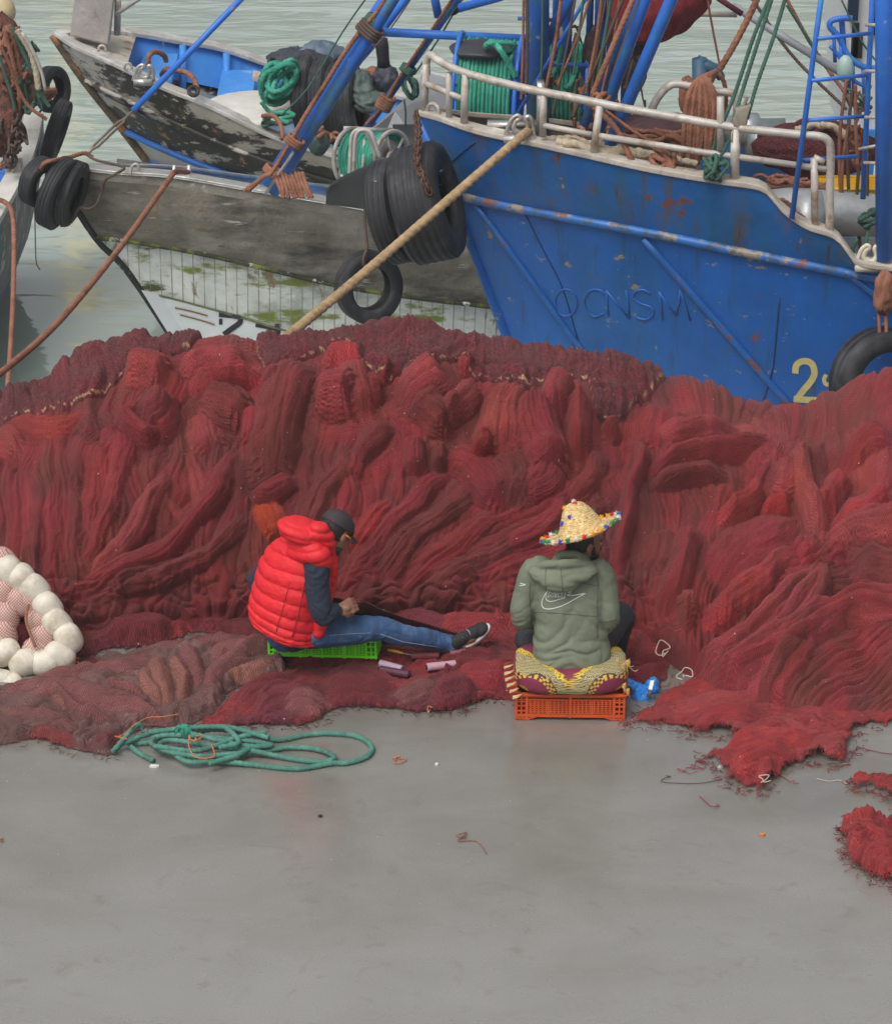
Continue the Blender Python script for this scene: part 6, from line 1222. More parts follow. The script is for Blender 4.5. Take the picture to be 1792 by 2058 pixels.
cc = np.zeros(aa.shape+(3,)); cc[:] = COL['coarse']; o = link('stowed_net', grid_mesh('stowed_net', c.x+.42*r*np.sin(bb_)*np.cos(aa), c.y+.2*r*np.sin(bb_)*np.sin(aa), c.z+.20*r*np.cos(bb_), cc, np.stack([aa*60, bb_*60], -1), wrap=True), NETC); tag(o, 'dark red net stowed beside the silver winch motor', 'net')
heap_of_rope('net_headline', 1565, 1700, lambda x: 252+((x-1640)/70)**2*30, 20.0, 6, .02, M_CREAM, 'pale head-line along the top of the stowed dark red net', 16, 2)
# ropes and yellow box near the right post
box = empty('fish_box', P(1714, 385, 19.9), 'yellow plastic fish box on the trawler deck by the blue ladder', 'crate')
M_YEL = mat('yellow_plastic', (.80, .50, .02), .45, noise=.1, ns=8)
mb = MB(); c = P(1714, 388, 19.9)
for a, b in ((( -.24, -.14), (.24, -.14)), ((.24, -.14), (.24, .14)), ((.24, .14), (-.24, .14)), ((-.24, .14), (-.24, -.14))):
    mb.hexa([c+Vector((a[0]*.9, a[1]*.9, -.07)), c+Vector((b[0]*.9, b[1]*.9, -.07)), c+Vector((b[0]*.85, b[1]*.85, -.07)), c+Vector((a[0]*.85, a[1]*.85, -.07)), c+Vector((a[0], a[1], .07)), c+Vector((b[0], b[1], .07)), c+Vector((b[0]*.93, b[1]*.93, .07)), c+Vector((a[0]*.93, a[1]*.93, .07))])
mb.build('wall', M_YEL, box, False); mb = MB(); mb.box(c+Vector((0, 0, -.065)), (.42, .25, .012)); mb.build('base', M_YEL, box, False)
mb = MB(); mb.tube([c+Vector(v) for v in ((-.25, -.15, .075), (.25, -.15, .075), (.25, .15, .075), (-.25, .15, .075))], .014, 6, closed=True); mb.build('rim', M_YEL, box)
rr = random.Random(31)
for i, (x0, y0, x1, y1) in enumerate([(1700, 160, 1688, 400), (1712, 180, 1704, 380), (1718, 170, 1722, 330), (1742, 310, 1735, 470), (1706, 240, 1690, 420), (1725, 330, 1728, 500)]):
    line([(x0, y0, 19.5), ((x0+x1)/2+rr.uniform(-8, 8), (y0+y1)/2, 19.5), (x1, y1, 19.5)], .012, [M_RUST, M_DKROPE][i % 2], ['rusty', 'dark'][i % 2]+' rope among those hanging behind the blue ladder foot', 'hanging_rope', group=['rusty', 'dark'][i % 2]+' ropes behind the blue ladder'); 
knot(1745, 440, 19.2, .07, .014, 6, M_DKGREEN, 'green rope knotted beside the blue post', 12); line([(1745, 450, 19.2), (1738, 490, 19.1), (1720, 520, 19.1), (1712, 500, 19.1), (1722, 480, 19.1)], .014, M_DKGREEN, 'green rope bight below the knot by the blue post'); knot(1725, 210, 20.0, .10, .010, 6, M_DKGREEN, 'loose green line bunched below the wheelhouse rail', 13)
# fender tyre and net rope at the right edge
ft = tyre('tyre', P(1768, 762, 18.75), (.35, -.93, .1), .36, .22, 'large tyre hanging at the right edge of the blue hull, over the yellow number', hole=.58, grooves=3)
for dx in (-8, 6): rope_thing('tyre_rope', [P(1775+dx, 690, 18.7), P(1773+dx, 640, 18.75), P(1772+dx, 600, 18.8)], .012, M_RUST, '%s of the two rusty ropes holding the right edge tyre' % ('left' if dx < 0 else 'right'))
cloth('rope_muff', 1775, 588, 18.75, .07, .06, .16, M_RUST, 'frayed rusty net wound round the tyre ropes at the right edge', 41, cat='net')
# mooring lines to the quay
rope_thing('mooring_rope', [P(1062, 264, 19.55), P(1050, 272, 19.4), P(1030, 290, 19.2), P(900, 403, 18.6), P(740, 542, 17.9), P(610, 650, 17.2), P(560, 690, 16.9), P(500, 740, 16.9)], .030, M_TAN, 'thick tan mooring rope from the blue bow down over the net heap')
rope_thing('mooring_rope', [P(378, 346, 21.2), P(352, 346, 20.95), P(335, 368, 20.7), P(240, 500, 19.3), P(120, 645, 17.6), P(20, 735, 16.5), P(-40, 780, 16.0)], .020, M_RUST, 'long rusty mooring rope from the grey boat pins to the lower left')
rope_thing('mooring_rope', [P(-20, 398, 22.2), P(8, 405, 21.9), P(24, 425, 21.2), P(29, 480, 20.8), P(27, 600, 20.2), P(22, 700, 19.6), P(16, 780, 19.2)], .018, M_RUST, 'rusty rope hanging straight down beside the left boat', 'rope')
# gear heaped on the left boat
tag(MB().ball(P(-6, 22, 23.6), (.16, .16, .15)).build('float_ball', mat('pale_yellow_float', (.62, .50, .30), .5, noise=.15, ns=8, bump=(12, .4, .01))), 'pale yellow ball float at the top left corner', 'float')
cloth('stowed_net', 8, 120, 23.4, .20, .2, .38, mat('rusty_net', (.13, .05, .035), .95, noise=.5, ns=16, bump=(30, .8, .03), col2=[((.05, .03, .025), 9, .5, .6), ((.30, .12, .06), 12, .62, .66)]), 'rusty brown net heaped on the end of the left boat', 51, cat='net'); cloth('stowed_net', 4, 240, 22.9, .18, .2, .30, bpy.data.materials['rusty_net'], 'dark rusty net hanging inside the left boat', 52, cat='net')
cloth('stowed_net', 58, 175, 23.2, .09, .1, .20, mat('tan_net', (.26, .20, .15), .95, noise=.4, ns=20, bump=(30, .8, .02)), 'tan net tuft on the end of the left boat', 53, cat='net')
for i, (pts, r, m, lab) in enumerate([([(20, 50), (35, 110), (45, 170), (42, 230), (20, 300), (0, 340)], .018, M_RUST, 'outer rusty rope falling over the left boat net'), ([(10, 60), (28, 130), (40, 200), (30, 270), (10, 330)], .018, M_RUST, 'inner rusty rope falling over the left boat net'),
        ([(25, 55), (50, 110), (75, 160), (90, 200), (100, 215)], .016, M_DKGREEN, 'dark green rope over the end of the left boat'), ([(35, 60), (60, 100), (72, 140), (78, 180)], .024, M_CREAM, 'cream rope along the end of the left boat'), ([(45, 65), (68, 105), (84, 145), (92, 182)], .014, STEEL, 'pale steel hoop at the end of the left boat'), ([(0, 90), (20, 130), (38, 180), (60, 215), (95, 240)], .014, M_RUST, 'rusty rope reaching the long tyre'), ([(0, 110), (10, 150), (24, 190), (30, 220)], .012, M_DKGREEN, 'green line inside the left boat net')]):
    rope_thing('rope', [P(x, y, 22.9-.05*i) for x, y in pts], r, m, lab, twisted=m is not STEEL)
knot(98, 186, 23.3, .06, .014, 4, M_RUST, 'rusty knot on the tyre at the end of the left boat', 61)

def tangle(name, x0, x1, y0, y1, Y, n, r, m, label, seed, steep=1.):
    rr = random.Random(seed); root = empty(name, P((x0+x1)/2, (y0+y1)/2, Y), label, 'rope')
    for i in range(n):
        x, y = rr.uniform(x0, x1), rr.uniform(y0, y1); pts = []
        for k in range(5): pts.append(P(min(x1+6, max(x0-6, x)), min(y1+6, max(y0-6, y)), Y+rr.uniform(-.1, .1))); x += rr.uniform(-12, 12); y += rr.uniform(6, 26)*steep*rr.choice((1, 1, -1))
        mb = MB(); rope(mb, pts, r*rr.uniform(.7, 1.2)); mb.build('rope_length', m, root)
    return root
tangle('rope_tangle', 2, 70, 60, 210, 22.95, 26, .013, M_RUST, 'tangle of rusty line over the nets on the left boat', 71); tangle('rope_tangle', 6, 80, 80, 220, 22.9, 14, .011, M_DKGREEN, 'dark green line tangled on the left boat nets', 72); tangle('rope_tangle', 8, 50, 220, 330, 22.7, 14, .011, M_DKROPE, 'dark line hanging inside the left boat', 73)
tangle('rope_tangle', 1690, 1745, 190, 330, 19.7, 14, .010, M_RUST, 'tangle of rusty line hanging by the blue ladder', 74); tangle('rope_tangle', 1160, 1270, 180, 262, 20.5, 14, .012, M_RUST, 'rusty line tangled round the foot of the mast stays', 75); tangle('rope_tangle', 1100, 1290, 60, 230, 20.6, 16, .009, M_DKROPE, 'thin dark lines tangled between the trawler stays', 76, 1.5)
tangle('rope_tangle', 560, 700, 262, 282, 23.0, 8, .012, M_RUST, 'rusty line scraps along the white boat rail', 77, .3)
# ------------------------------------------------------------------ crates, cushion, tools
ex, ey, ez = Vector((1, 0, 0)), Vector((0, 1, 0)), Vector((0, 0, 1))
def crate(c, yaw, L, W, Hh, m, label, cells, rows, holes='square', tilt=0., panels=2, foot=True):
    root = empty('plastic_crate', c, label, 'crate'); R = Matrix.Rotation(yaw, 3, 'Z') @ Matrix.Rotation(tilt, 3, 'Y'); c = Vector(c)
    def T(x, y, z): return c+R @ Vector((x, y, z))
    def bar(mb, a, b, s, th): # box bar between two local points in the panel
        a, b = Vector(a), Vector(b); d = (b-a); l = d.length; mid = (a+b)/2; M = R @ d.normalized().to_track_quat('X', 'Z').to_matrix(); mb.box(c+R @ mid, (l, th, s), M)
    z0 = .012 if foot else .0
    for sgn, ax in ((-1, 'y'), (1, 'y'), (-1, 'x'), (1, 'x')):
        mb = MB(); half = L/2 if ax == 'y' else W/2; off = (W/2 if ax == 'y' else L/2)*sgn
        pt = (lambda u, z: (u, off, z)) if ax == 'y' else (lambda u, z: (off, u, z))
        n = cells if ax == 'y' else max(4, int(cells*W/L)); th = .006
        bar(mb, pt(-half, z0+.012), pt(half, z0+.012), .016, .010); bar(mb, pt(-half, Hh-.008), pt(half, Hh-.008), .018, .014)
        bar(mb, pt(-half, Hh-.032), pt(half, Hh-.032), .005, .010)
        zb, zt = z0+.026, Hh-.036; m0 = .055
        for k in range(rows+1): z = zb+(zt-zb)*k/rows; bar(mb, pt(-half+m0, z), pt(half-m0, z), (zt-zb)/rows*.42, th)
        for k in range(n+1): u = -half+m0+(2*half-2*m0)*k/n; bar(mb, pt(u, zb), pt(u, zt), (2*half-2*m0)/n*.42, th)
        for k in range(panels+1): u = -half+m0+(2*half-2*m0)*k/panels; bar(mb, pt(u, z0), pt(u, Hh), .013, .012)
        for k in range(panels): u = -half+m0+(2*half-2*m0)*(k+.5)/panels; bar(mb, pt(u, z0+.02), pt(u, Hh-.03), .008, .010)
        for s2 in (-1, 1):
            for uu in (half-.003, half-m0*.5, ): bar(mb, pt(s2*uu, z0*0-.0), pt(s2*uu, Hh), .008, .012)
            for z in (z0+.04, (z0+Hh)/2, Hh-.045): bar(mb, pt(s2*(half-m0), z), pt(s2*half, z), .007, .010)
            if foot: bar(mb, pt(s2*half, .006), pt(s2*(half-m0*1.3), .006), .012, .012); bar(mb, pt(s2*(half-m0*1.3), .006), pt(s2*(half-m0*1.3-.04), z0+.008), .008, .010)
        mb.build('side_panel', m, root, False)
    mb = MB(); mb.box(T(0, 0, z0+.014), (L-.01, W-.01, .006), R)
    mb.build('base', m, root, False)
    mb = MB(); zz = Hh+.001
    for a, b in (((-L/2-.006, -W/2-.006), (L/2+.006, -W/2-.006)), ((L/2+.006, -W/2-.006), (L/2+.006, W/2+.006)), ((L/2+.006, W/2+.006), (-L/2-.006, W/2+.006)), ((-L/2-.006, W/2+.006), (-L/2-.006, -W/2-.006))): bar(mb, (*a, zz), (*b, zz), .007, .024)
    mb.build('rim', m, root, False)
    return root
M_ORC = mat('orange_plastic', (.60, .085, .018), .42, noise=.16, ns=7, spec=.4, col2=[((.40, .10, .05), 9, .58, .68), ((.55, .35, .25), 18, .70, .73)]); M_GRC = mat('green_plastic', (.17, .78, .02), .38, noise=.1, ns=6, spec=.4, col2=[((.20, .35, .03), 9, .62, .72)])
cO = G(1147, 1449)+Vector((0, .20, .004)); crate(cO, -.025, .575, .385, .152, M_ORC, 'orange plastic crate standing on the wet quay under the patterned cushion', 22, 7)
cG = G(648, 1341)+Vector((.02, .14, .035)); cG.z = .062; crate(cG, -.12, .60, .29, .150, M_GRC, 'lime green plastic crate on the nets under the man in the red vest', 26, 8, tilt=-.035, panels=4, foot=False)
# cushion
nu, nv = 420, 220; uu, vv = np.meshgrid(np.linspace(0, 2*np.pi, nu, endpoint=False), np.linspace(-np.pi/2, np.pi/2, nv))
se = lambda a, e: np.sign(a)*np.abs(a)**e
X = .315*se(np.cos(vv), .55)*se(np.cos(uu), .62); Yc = .225*se(np.cos(vv), .55)*se(np.sin(uu), .62); Z = .088*se(np.sin(vv), .62)
Z += .018*(np.abs(X)/.3)**3*np.sign(Z+1e-6)*0 - .045*np.exp(-((X)**2/.045+(Yc)**2/.03))*(Z > 0)
crn = (np.abs(X)/.315)**4*(np.abs(Yc)/.225)**4; Z *= 1-.35*crn; X *= 1-.03*(1-(np.abs(Yc)/.225)**2); 
lump = .006*fbm(X*9, Yc*9+Z*6, 4); X = X*(1+lump); Z = Z+lump
# arc coordinate over the front and top
front = (Yc < 0); s = np.where(Z < .04, Z+.088, .128+(.225+Yc)*.9); s = np.where(front | (Z > .04), s, Z+.5)
ca, cb, cd, cgold, cblk = (np.array(c) for c in ((.20, .022, .060), (.13, .015, .045), (.50, .42, .20), (.62, .40, .045), (.045, .035, .025)))
bu, bv = (X+s*1.1)/.034, (X-s*1.1)/.034; par = (np.floor(bu)+np.floor(bv)) % 2; strp = np.where(par > .5, (bu*3) % 1, (bv*3) % 1) < .62
col = np.where(strp[..., None], cd, cblk)
for sx in (-1, 1):
    d = np.hypot((X-sx*.215)/.105, (s-.0)/.125); rp = (np.arctan2(s, X-sx*.215)*14/np.pi % 1)
    col = np.where((d < 1.0)[..., None], ca, col)
    col = np.where(((d > .98) & (d < 1.30))[..., None], np.where(((rp < .55) ^ (np.abs(d-1.14) < .05))[..., None], cgold, cb), col); col = np.where(((d > 1.30) & (d < 1.36))[..., None], cblk, col)
    e = np.hypot((X-sx*.262)/.034, (s-.03)/.035); col = np.where(((e < 1) & (noise2(X*140, s*140, 5) > -.1))[..., None], cgold, col)
vshape = (s-.085)/.16-np.abs(X+.015)/.125; wv = .12*np.sin(X*110); col = np.where((vshape > wv*.3)[..., None], ca, col); col = np.where((np.abs(vshape-wv*.3) < .16)[..., None], np.where((noise2(X*150, s*150, 9) > -.22)[..., None], np.array((.68, .50, .04)), cb), col)
cC = cO+Vector((0, -.03, .152+.080)); cush = empty('cushion', cC, 'plump patterned cushion in gold and maroon on the orange crate', 'cushion')
cush_m = mat('brocade', (1, 1, 1), .75, attr='Col', bump=(400, .3, .001)); 
def tilt_z(X): return -.0*X
link('cushion_cover', grid_mesh('cushion_cover', cC.x+X, cC.y+Yc, cC.z+Z+tilt_z(X), col, wrap=True), cush_m, cush)
M_TR, M_TC, M_TG = mat('tassel_red', (.34, .02, .015), .8), mat('tassel_cream', (.72, .55, .30), .8), mat('tassel_gold', (.60, .38, .12), .8)
rr = random.Random(2)
for i in range(12):
    f = i/11; c = P(1024+18*f-6*math.sin(f*3), 1332+66*f, 13.58); mb = MB()
    for k in range(14): a = rr.uniform(-.5, .5); mb.tube([c+Vector((.02, .01, .004)), c+Vector((-.0, -.008*rr.random(), a*.010)), c+Vector((-.030, -.012, -.006+a*.018))], .0026, 5)
    mb.build('tassel', M_TR if i % 2 == 0 else M_TC, cush)
for (x, y, dx) in ((1237, 1325, .4), (1244, 1337, .8), (1252, 1388, .9), (1246, 1378, .8), (1252, 1330, 1.)):
    c = P(x, y, 13.62); mb = MB()
    for k in range(22): a = rr.uniform(-1, 1); b = rr.uniform(-1, 1); mb.tube([c, c+Vector((.018*dx, -.006, .012*a)), c+Vector((.035*dx, -.01+.01*b, .026*a-.006))], .0022, 5)
    mb.build('tassel', M_TG, cush)
# spools of thread, netting needle, blue bag
def spool(x0, y0, x1, y1, z, r, m, label):
    a, b = G(x0, y0, z), G(x1, y1, z); root = empty('thread_spool', (a+b)/2, label, 'spool'); ax = (b-a).normalized(); L = (b-a).length
    mb = MB(); pr = [(r*.3, 0)]+[(r*(1-.12*t)+(.0008 if i % 2 else 0), L*t) for i, t in enumerate([k/40 for k in range(41)])]+[(r*.3, L)]; mb.lathe(pr, a, ax, 20); mb.build('thread', m, root)
    mb = MB(); mb.lathe([(0, -.008), (r*.55, -.006), (r*.6, .004)], a, ax, 14); mb.lathe([(r*.5, L), (r*.45, L+.008), (0, L+.008)], b-ax*L, ax, 14); mb.build('core', BLACKP, root)
spool(826, 1318, 882, 1317, .075, .024, mat('maroon_thread', (.13, .02, .028), .6, noise=.15, ns=40), 'maroon thread spool lying below the leg in jeans, beside the yellow needle')
spool(904, 1312, 934, 1309, .085, .022, mat('plum_thread', (.26, .075, .11), .6, noise=.15, ns=40), 'plum pink thread spool half hidden below the shoe')
spool(858, 1341, 915, 1334, .06, .023, mat('pink_thread', (.50, .29, .36), .6, noise=.1, ns=40), 'pale pink thread spool lying alone on the net, right of the other spools')
spool(764, 1333, 808, 1344, .07, .021, mat('lilac_thread', (.40, .29, .38), .6, noise=.1, ns=40), 'lilac thread spool right of the green crate, above the dark one')
spool(822, 1356, 764, 1345, .055, .023, mat('dark_thread', (.09, .02, .045), .6, noise=.15, ns=40), 'dark purple thread spool slanting below the lilac one')
nd = empty('net_knife', G(800, 1308, .09), 'small tool with yellow handle and steel tip beside the maroon spool', 'tool')
mb = MB(); mb.tube([G(779, 1306, .085), G(795, 1309, .085), G(810, 1313, .085)], [.007, .009, .006], 8); mb.build('handle', mat('yellow_handle', (.8, .48, .05), .4), nd)
mb = MB(); mb.tube([G(810, 1313, .085), G(829, 1317, .085)], [.004, .0015], 6); mb.build('tip', STEEL, nd)
# ------------------------------------------------------------------ union of tapered volumes into one continuous surface
dg_cache = []
def union(mb, voxel, name, m, parent, smooth_it=6, wrinkle=None, cut=None, decimate=None):
    me = mb.mesh('tmp'); o = bpy.data.objects.new('tmp', me); C.objects.link(o)
    r = o.modifiers.new('r', 'REMESH'); r.mode = 'VOXEL'; r.voxel_size = voxel; r.use_smooth_shade = True
    s_ = o.modifiers.new('s', 'SMOOTH'); s_.iterations = smooth_it; s_.factor = .5
    dg = bpy.context.evaluated_depsgraph_get(); dg.update(); me2 = bpy.data.meshes.new_from_object(o.evaluated_get(dg)); bpy.data.objects.remove(o); bpy.data.meshes.remove(me)
    me2.name = name; me2.materials.clear()
    n = len(me2.vertices); co = np.empty(n*3, np.float32); me2.vertices.foreach_get('co', co); co = co.reshape(-1, 3)
    no = np.empty(n*3, np.float32); me2.vertex_normals.foreach_get('vector', no) if hasattr(me2, 'vertex_normals') else me2.vertices.foreach_get('normal', no); no = no.reshape(-1, 3)
    if wrinkle is not None: co = co+no*wrinkle(co, no)[:, None]; me2.vertices.foreach_set('co', co.astype(np.float32).ravel())
    if cut is not None:
        bm = bmesh.new(); bm.from_mesh(me2); bmesh.ops.delete(bm, geom=[v for v in bm.verts if cut(v.co)], context='VERTS'); bm.to_mesh(me2); bm.free()
    me2.update(); return link(name, me2, m, parent)
def seg(mb, pts, rs, n=14):
    q = spline([tuple(p)+(r,) for p, r in zip(pts, rs)], n=5); mb.tube([Vector(v[:3]) for v in q], [float(max(.004, v[3])) for v in q], n)
    mb.ball(pts[0], rs[0]*.98); mb.ball(pts[-1], rs[-1]*.98)
def frame(f, up=ez): f = Vector(f).normalized(); l = Vector(up).cross(f).normalized(); u = f.cross(l).normalized(); return f, l, u   # forward, left, up
def add_head(mb, c, f, l, u, s=1.):
    R = Matrix((f, l, u)).transposed(); q = lambda a, b, d: Vector(c)+(f*a+l*b+u*d)*s
    B = lambda a, b, d, r: mb.ball(q(a, b, d), tuple(k*s for k in r), R)
    B(-.012, 0, .03, (.096, .076, .088)); B(.028, 0, -.01, (.066, .066, .085)); B(.038, 0, -.060, (.052, .050, .042)); B(.072, 0, -.086, (.020, .022, .018)); B(.066, .0, .030, (.026, .052, .014))
    mb.tube([q(.082, 0, .024), q(.100, 0, .0), q(.110, 0, -.018)], [.009*s, .011*s, .014*s], 10); B(.104, 0, -.020, (.013, .017, .009)); B(.088, 0, -.044, (.010, .022, .006)); B(.086, 0, -.054, (.010, .020, .006))
    for sg in (-1, 1): B(-.004, sg*.074, -.004, (.018, .010, .030)); B(.050, sg*.042, -.022, (.028, .020, .022))
    mb.tube([q(-.02, 0, -.03), q(-.038, 0, -.13)], [.055*s, .056*s], 14)
def eyes(c, f, l, u, s, root):
    q = lambda a, b, d: Vector(c)+(f*a+l*b+u*d)*s
    for sg in (-1, 1): mb = MB(); mb.ball(q(.079, sg*.031, .003), .0105*s); mb.build('eye', mat('eye_white', (.32, .28, .25), .4), root); mb = MB(); mb.ball(q(.086, sg*.031, .003), .0062*s); mb.build('iris', mat('iris', (.02, .01, .006), .2), root)
    for sg in (-1, 1): mb = MB(); mb.tube([q(.084, sg*.014, .022), q(.088, sg*.032, .028), q(.072, sg*.052, .022)], [.004*s, .0045*s, .003*s], 6); mb.build('eyebrow', mat('black_hair', (.012, .010, .009), .7, noise=.3, ns=40), root)
def add_hand(mb, w, d, n, side, s=1., curl=1.1):
    """wrist point, direction of the hand, palm normal, +1 right / -1 left; curled fingers"""
    d = Vector(d).normalized(); n = Vector(n); n = (n-d*n.dot(d)).normalized(); b = d.cross(n)*side; w = Vector(w)
    for k in range(5): t = k/4; mb.tube([w+b*(t-.5)*.055*s*.6+d*.005, w+b*((t-.5)*.075)*s+d*.085*s], [.017*s, .013*s], 10)
    mb.ball(w+d*.045*s, (.032*s, .032*s, .022*s)); 
    for i, (o, L) in enumerate(zip((-.033, -.011, .011, .031), (.070, .080, .075, .060))):
        p = w+b*o*s+d*.085*s; pts = [p]; a = .15
        for j, (fr, r) in enumerate(((.42, .0095), (.33, .0085), (.25, .0075))):
            a += curl*(.45+.12*i*(.4)+.1*j); p = p+(d*math.cos(a)+n*math.sin(a))*L*fr*s*1.15; pts.append(p)
        mb.tube(pts, [.0100*s, .0095*s, .0085*s, .0070*s], 9); [mb.ball(pp, rr_) for pp, rr_ in zip(pts, (.010*s, .0095*s, .0085*s, .0072*s))]
    p = w+b*(-.030)*s+d*.025*s; pts = [p, p+(d*.6-b*.55+n*.35)*.035*s, p+(d*.9-b*.35+n*.7)*.062*s, p+(d*1.0+b*.1+n*1.0)*.070*s]; mb.tube(pts, [.014*s, .0115*s, .010*s, .008*s], 9)
    for pp, r_ in zip(pts, (.014, .0115, .010, .0082)): mb.ball(pp, r_*s)
SKIN = mat('skin', (.26, .125, .075), .5, noise=.08, ns=9, bump=(60, .2, .002)); SKIN2 = mat('skin_dark', (.20, .095, .058), .5, noise=.08, ns=9, bump=(60, .2, .002))
HAIR = mat('black_hair', (.012, .010, .009), .7, noise=.3, ns=40)
JEANS = mat('blue_denim', (.035, .085, .20), .85, noise=.14, ns=14, bump=(220, .35, .002), col2=[((.09, .17, .31), 5, .5, .66), ((.022, .055, .14), 4, .52, .66)]); NAVY = mat('navy_knit', (.018, .026, .048), .9, noise=.14, ns=10, bump=(160, .4, .002))
REDV = mat('red_quilt', (.68, .018, .028), .58, noise=.09, ns=9, spec=.35, bump=(34, .55, .008)); OLIVE = mat('olive_softshell', (.155, .178, .125), .75, noise=.08, ns=7, bump=(50, .25, .003)); DKTR = mat('charcoal_trousers', (.024, .028, .036), .8, noise=.15, ns=8, bump=(80, .3, .002))
def wr(seed, amp, sc=(10, 10, 18), fine=.0): # cloth wrinkles, a function of position
    def f(co, no):
        x, y, z = co[:, 0], co[:, 1], co[:, 2]; a = x*sc[0]+.35*z*sc[2]; b = z*sc[2]-y*sc[1]*.6
        w_ = noise2(a*.5, b*.5, seed)*1.4
        return amp*(billow(a*.7+w_, b+w_*.8, seed)-.5)+amp*.45*(billow(a*1.6+w_, b*2.2, seed+3)-.5)
    return f
# ================================================================== man in the red vest
f1 = Vector((math.cos(.72), math.sin(.72), 0)); s1 = Vector((math.sin(.72), -math.cos(.72), 0))      # facing, and towards his right side
man = empty('person', P(610, 1300, 14.2), 'seated man in a red quilted vest, dark cap and jeans, bent over his mending', 'person')
hipR, hipL = P(632, 1268, 14.08), P(625, 1262, 14.32); kneeR = P(762, 1263, 14.17); ankR = P(905, 1294, 14.28); kneeL = P(750, 1276, 14.42); ankL = P(880, 1292, 14.50)
shR, shL = P(637, 1136, 13.98), P(566, 1118, 14.36); elR, elL = P(648, 1236, 13.94), P(516, 1172, 14.36); wrR, wrL = P(676, 1226, 14.00), P(652, 1206, 14.30)
hc = P(674, 1072, 14.12); hf = Vector((math.cos(.75)*math.cos(.62), math.sin(.75)*math.cos(.62), -math.sin(.62))); HF, HL, HU = frame(hf)
mb = MB(); add_head(mb, hc, HF, HL, HU, .98)
chest = P(606, 1140, 14.16); pel = P(590, 1262, 14.2)
seg(mb, [pel, P(594, 1205, 14.18), chest, P(628, 1092, 14.14)], [.13, .12, .12, .06]); seg(mb, [P(628, 1095, 14.14), hc-HF*.03-HU*.05], [.058, .055])
for a, b, c_, w_ in ((shR, elR, wrR, 1), (shL, elL, wrL, -1)): seg(mb, [chest.lerp(a, .6), a, a.lerp(b, .5), b, b.lerp(c_, .55), c_], [.055, .055, .045, .038, .036, .026])
for a, b, c_ in ((hipR, kneeR, ankR), (hipL, kneeL, ankL)): seg(mb, [pel.lerp(a, .7), a, a.lerp(b, .5), b, b.lerp(c_, .4), c_], [.09, .08, .065, .05, .048, .036]); seg(mb, [c_, c_+(b-c_).normalized()*-.06+Vector((.06, 0, .05))], [.036, .03])
add_hand(mb, wrR+Vector((.012, .0, .0)), Vector((.75, .35, .12)), Vector((-.15, .75, -.35)), 1, .98, 1.15); add_hand(mb, wrL+Vector((.012, 0, 0)), Vector((.8, -.25, .1)), Vector((.1, -.6, -.6)), -1, .95, 1.1)
body = union(mb, .0048, 'body', SKIN, man, 4)
eyes(hc, HF, HL, HU, .98, body)
# hair and stubble, cap
mb = MB(); R = Matrix((HF, HL, HU)).transposed(); q = lambda a, b, d, c=hc: c+(HF*a+HL*b+HU*d)
mb.ball(q(-.030, 0, .022), (.088, .0765, .086), R); mb.ball(q(-.050, 0, -.030), (.048, .062, .045), R); union(mb, .006, 'hair', HAIR, man, 3)
mb = MB(); mb.ball(q(.030, 0, -.064), (.055, .0535, .044), R); mb.ball(q(.072, 0, -.087), (.022, .024, .019), R); union(mb, .005, 'stubble', mat('stubble', (.06, .042, .035), .8, noise=.3, ns=60), man, 3)
CAPM = mat('dark_cap', (.035, .026, .034), .8, noise=.25, ns=14, bump=(90, .4, .003), col2=[((.09, .02, .035), 11, .56, .64), ((.022, .022, .028), 6, .5, .6)])
mb = MB(); n1, n2 = 36, 14; vs = []
for j in range(n2+1):
    th = j/n2*math.pi*.52
    for i in range(n1): a = 2*math.pi*i/n1; vs.append(q(-.008+.108*math.sin(th)*math.cos(a), .087*math.sin(th)*math.sin(a), .040+.088*math.cos(th)-.012*math.cos(a)*math.sin(th)))
mb.add(vs, [(j*n1+i, (j+1)*n1+i, (j+1)*n1+(i+1) % n1, j*n1+(i+1) % n1) for j in range(n2) for i in range(n1)]); cap = mb.build('cap', CAPM, man); md = cap.modifiers.new('t', 'SOLIDIFY'); md.thickness = .004
mb = MB(); vs = []
for j in range(7):
    for i in range(13): a = -1.15+2.3*i/12; r = j/6; vs.append(q(-.006+(.098+.078*r*math.cos(a*.75))*math.cos(a), (.082+.010*r)*math.sin(a), .028-.018*r-.022*(math.sin(a)**2)*(.4+r)))
mb.add(vs, [(j*13+i, j*13+i+1, (j+1)*13+i+1, (j+1)*13+i) for j in range(6) for i in range(12)]); o = mb.build('visor', CAPM, cap); md = o.modifiers.new('t', 'SOLIDIFY'); md.thickness = .005
mb = MB(); mb.tube([q(-.110, .03, .030), q(-.116, 0, .022), q(-.110, -.03, .030)], .010, 8); mb.build('cap_strap', BLACKP, cap); mb = MB(); mb.ball(q(-.008, 0, .129), .007); mb.build('cap_button', CAPM, cap)
mb = MB(); 
for sg in (-1, 1): mb2 = MB(); mb2.tube([q(-.005, sg*.078, .016), q(.03, sg*.080, .010), q(.085, sg*.066, .004)], .0042, 6); mb2.build('glasses_arm', mat('orange_frame', (.85, .22, .02), .35), man)
# sleeves of the navy jumper
mb = MB(); seg(mb, [chest.lerp(shR, .8), shR+Vector((0, 0, -.01)), shR.lerp(elR, .5)+Vector((-.012, 0, 0)), elR, elR.lerp(wrR, .55), wrR], [.060, .070, .068, .060, .050, .038]); seg(mb, [chest.lerp(shL, .7), shL, shL.lerp(elL, .5), elL, elL.lerp(wrL, .55), wrL], [.075, .072, .062, .056, .05, .038])
seg(mb, [pel, P(594, 1205, 14.18), chest], [.135, .125, .13]); union(mb, .008, 'jumper', NAVY, man, 5, wr(3, .007, (16, 16, 18)))
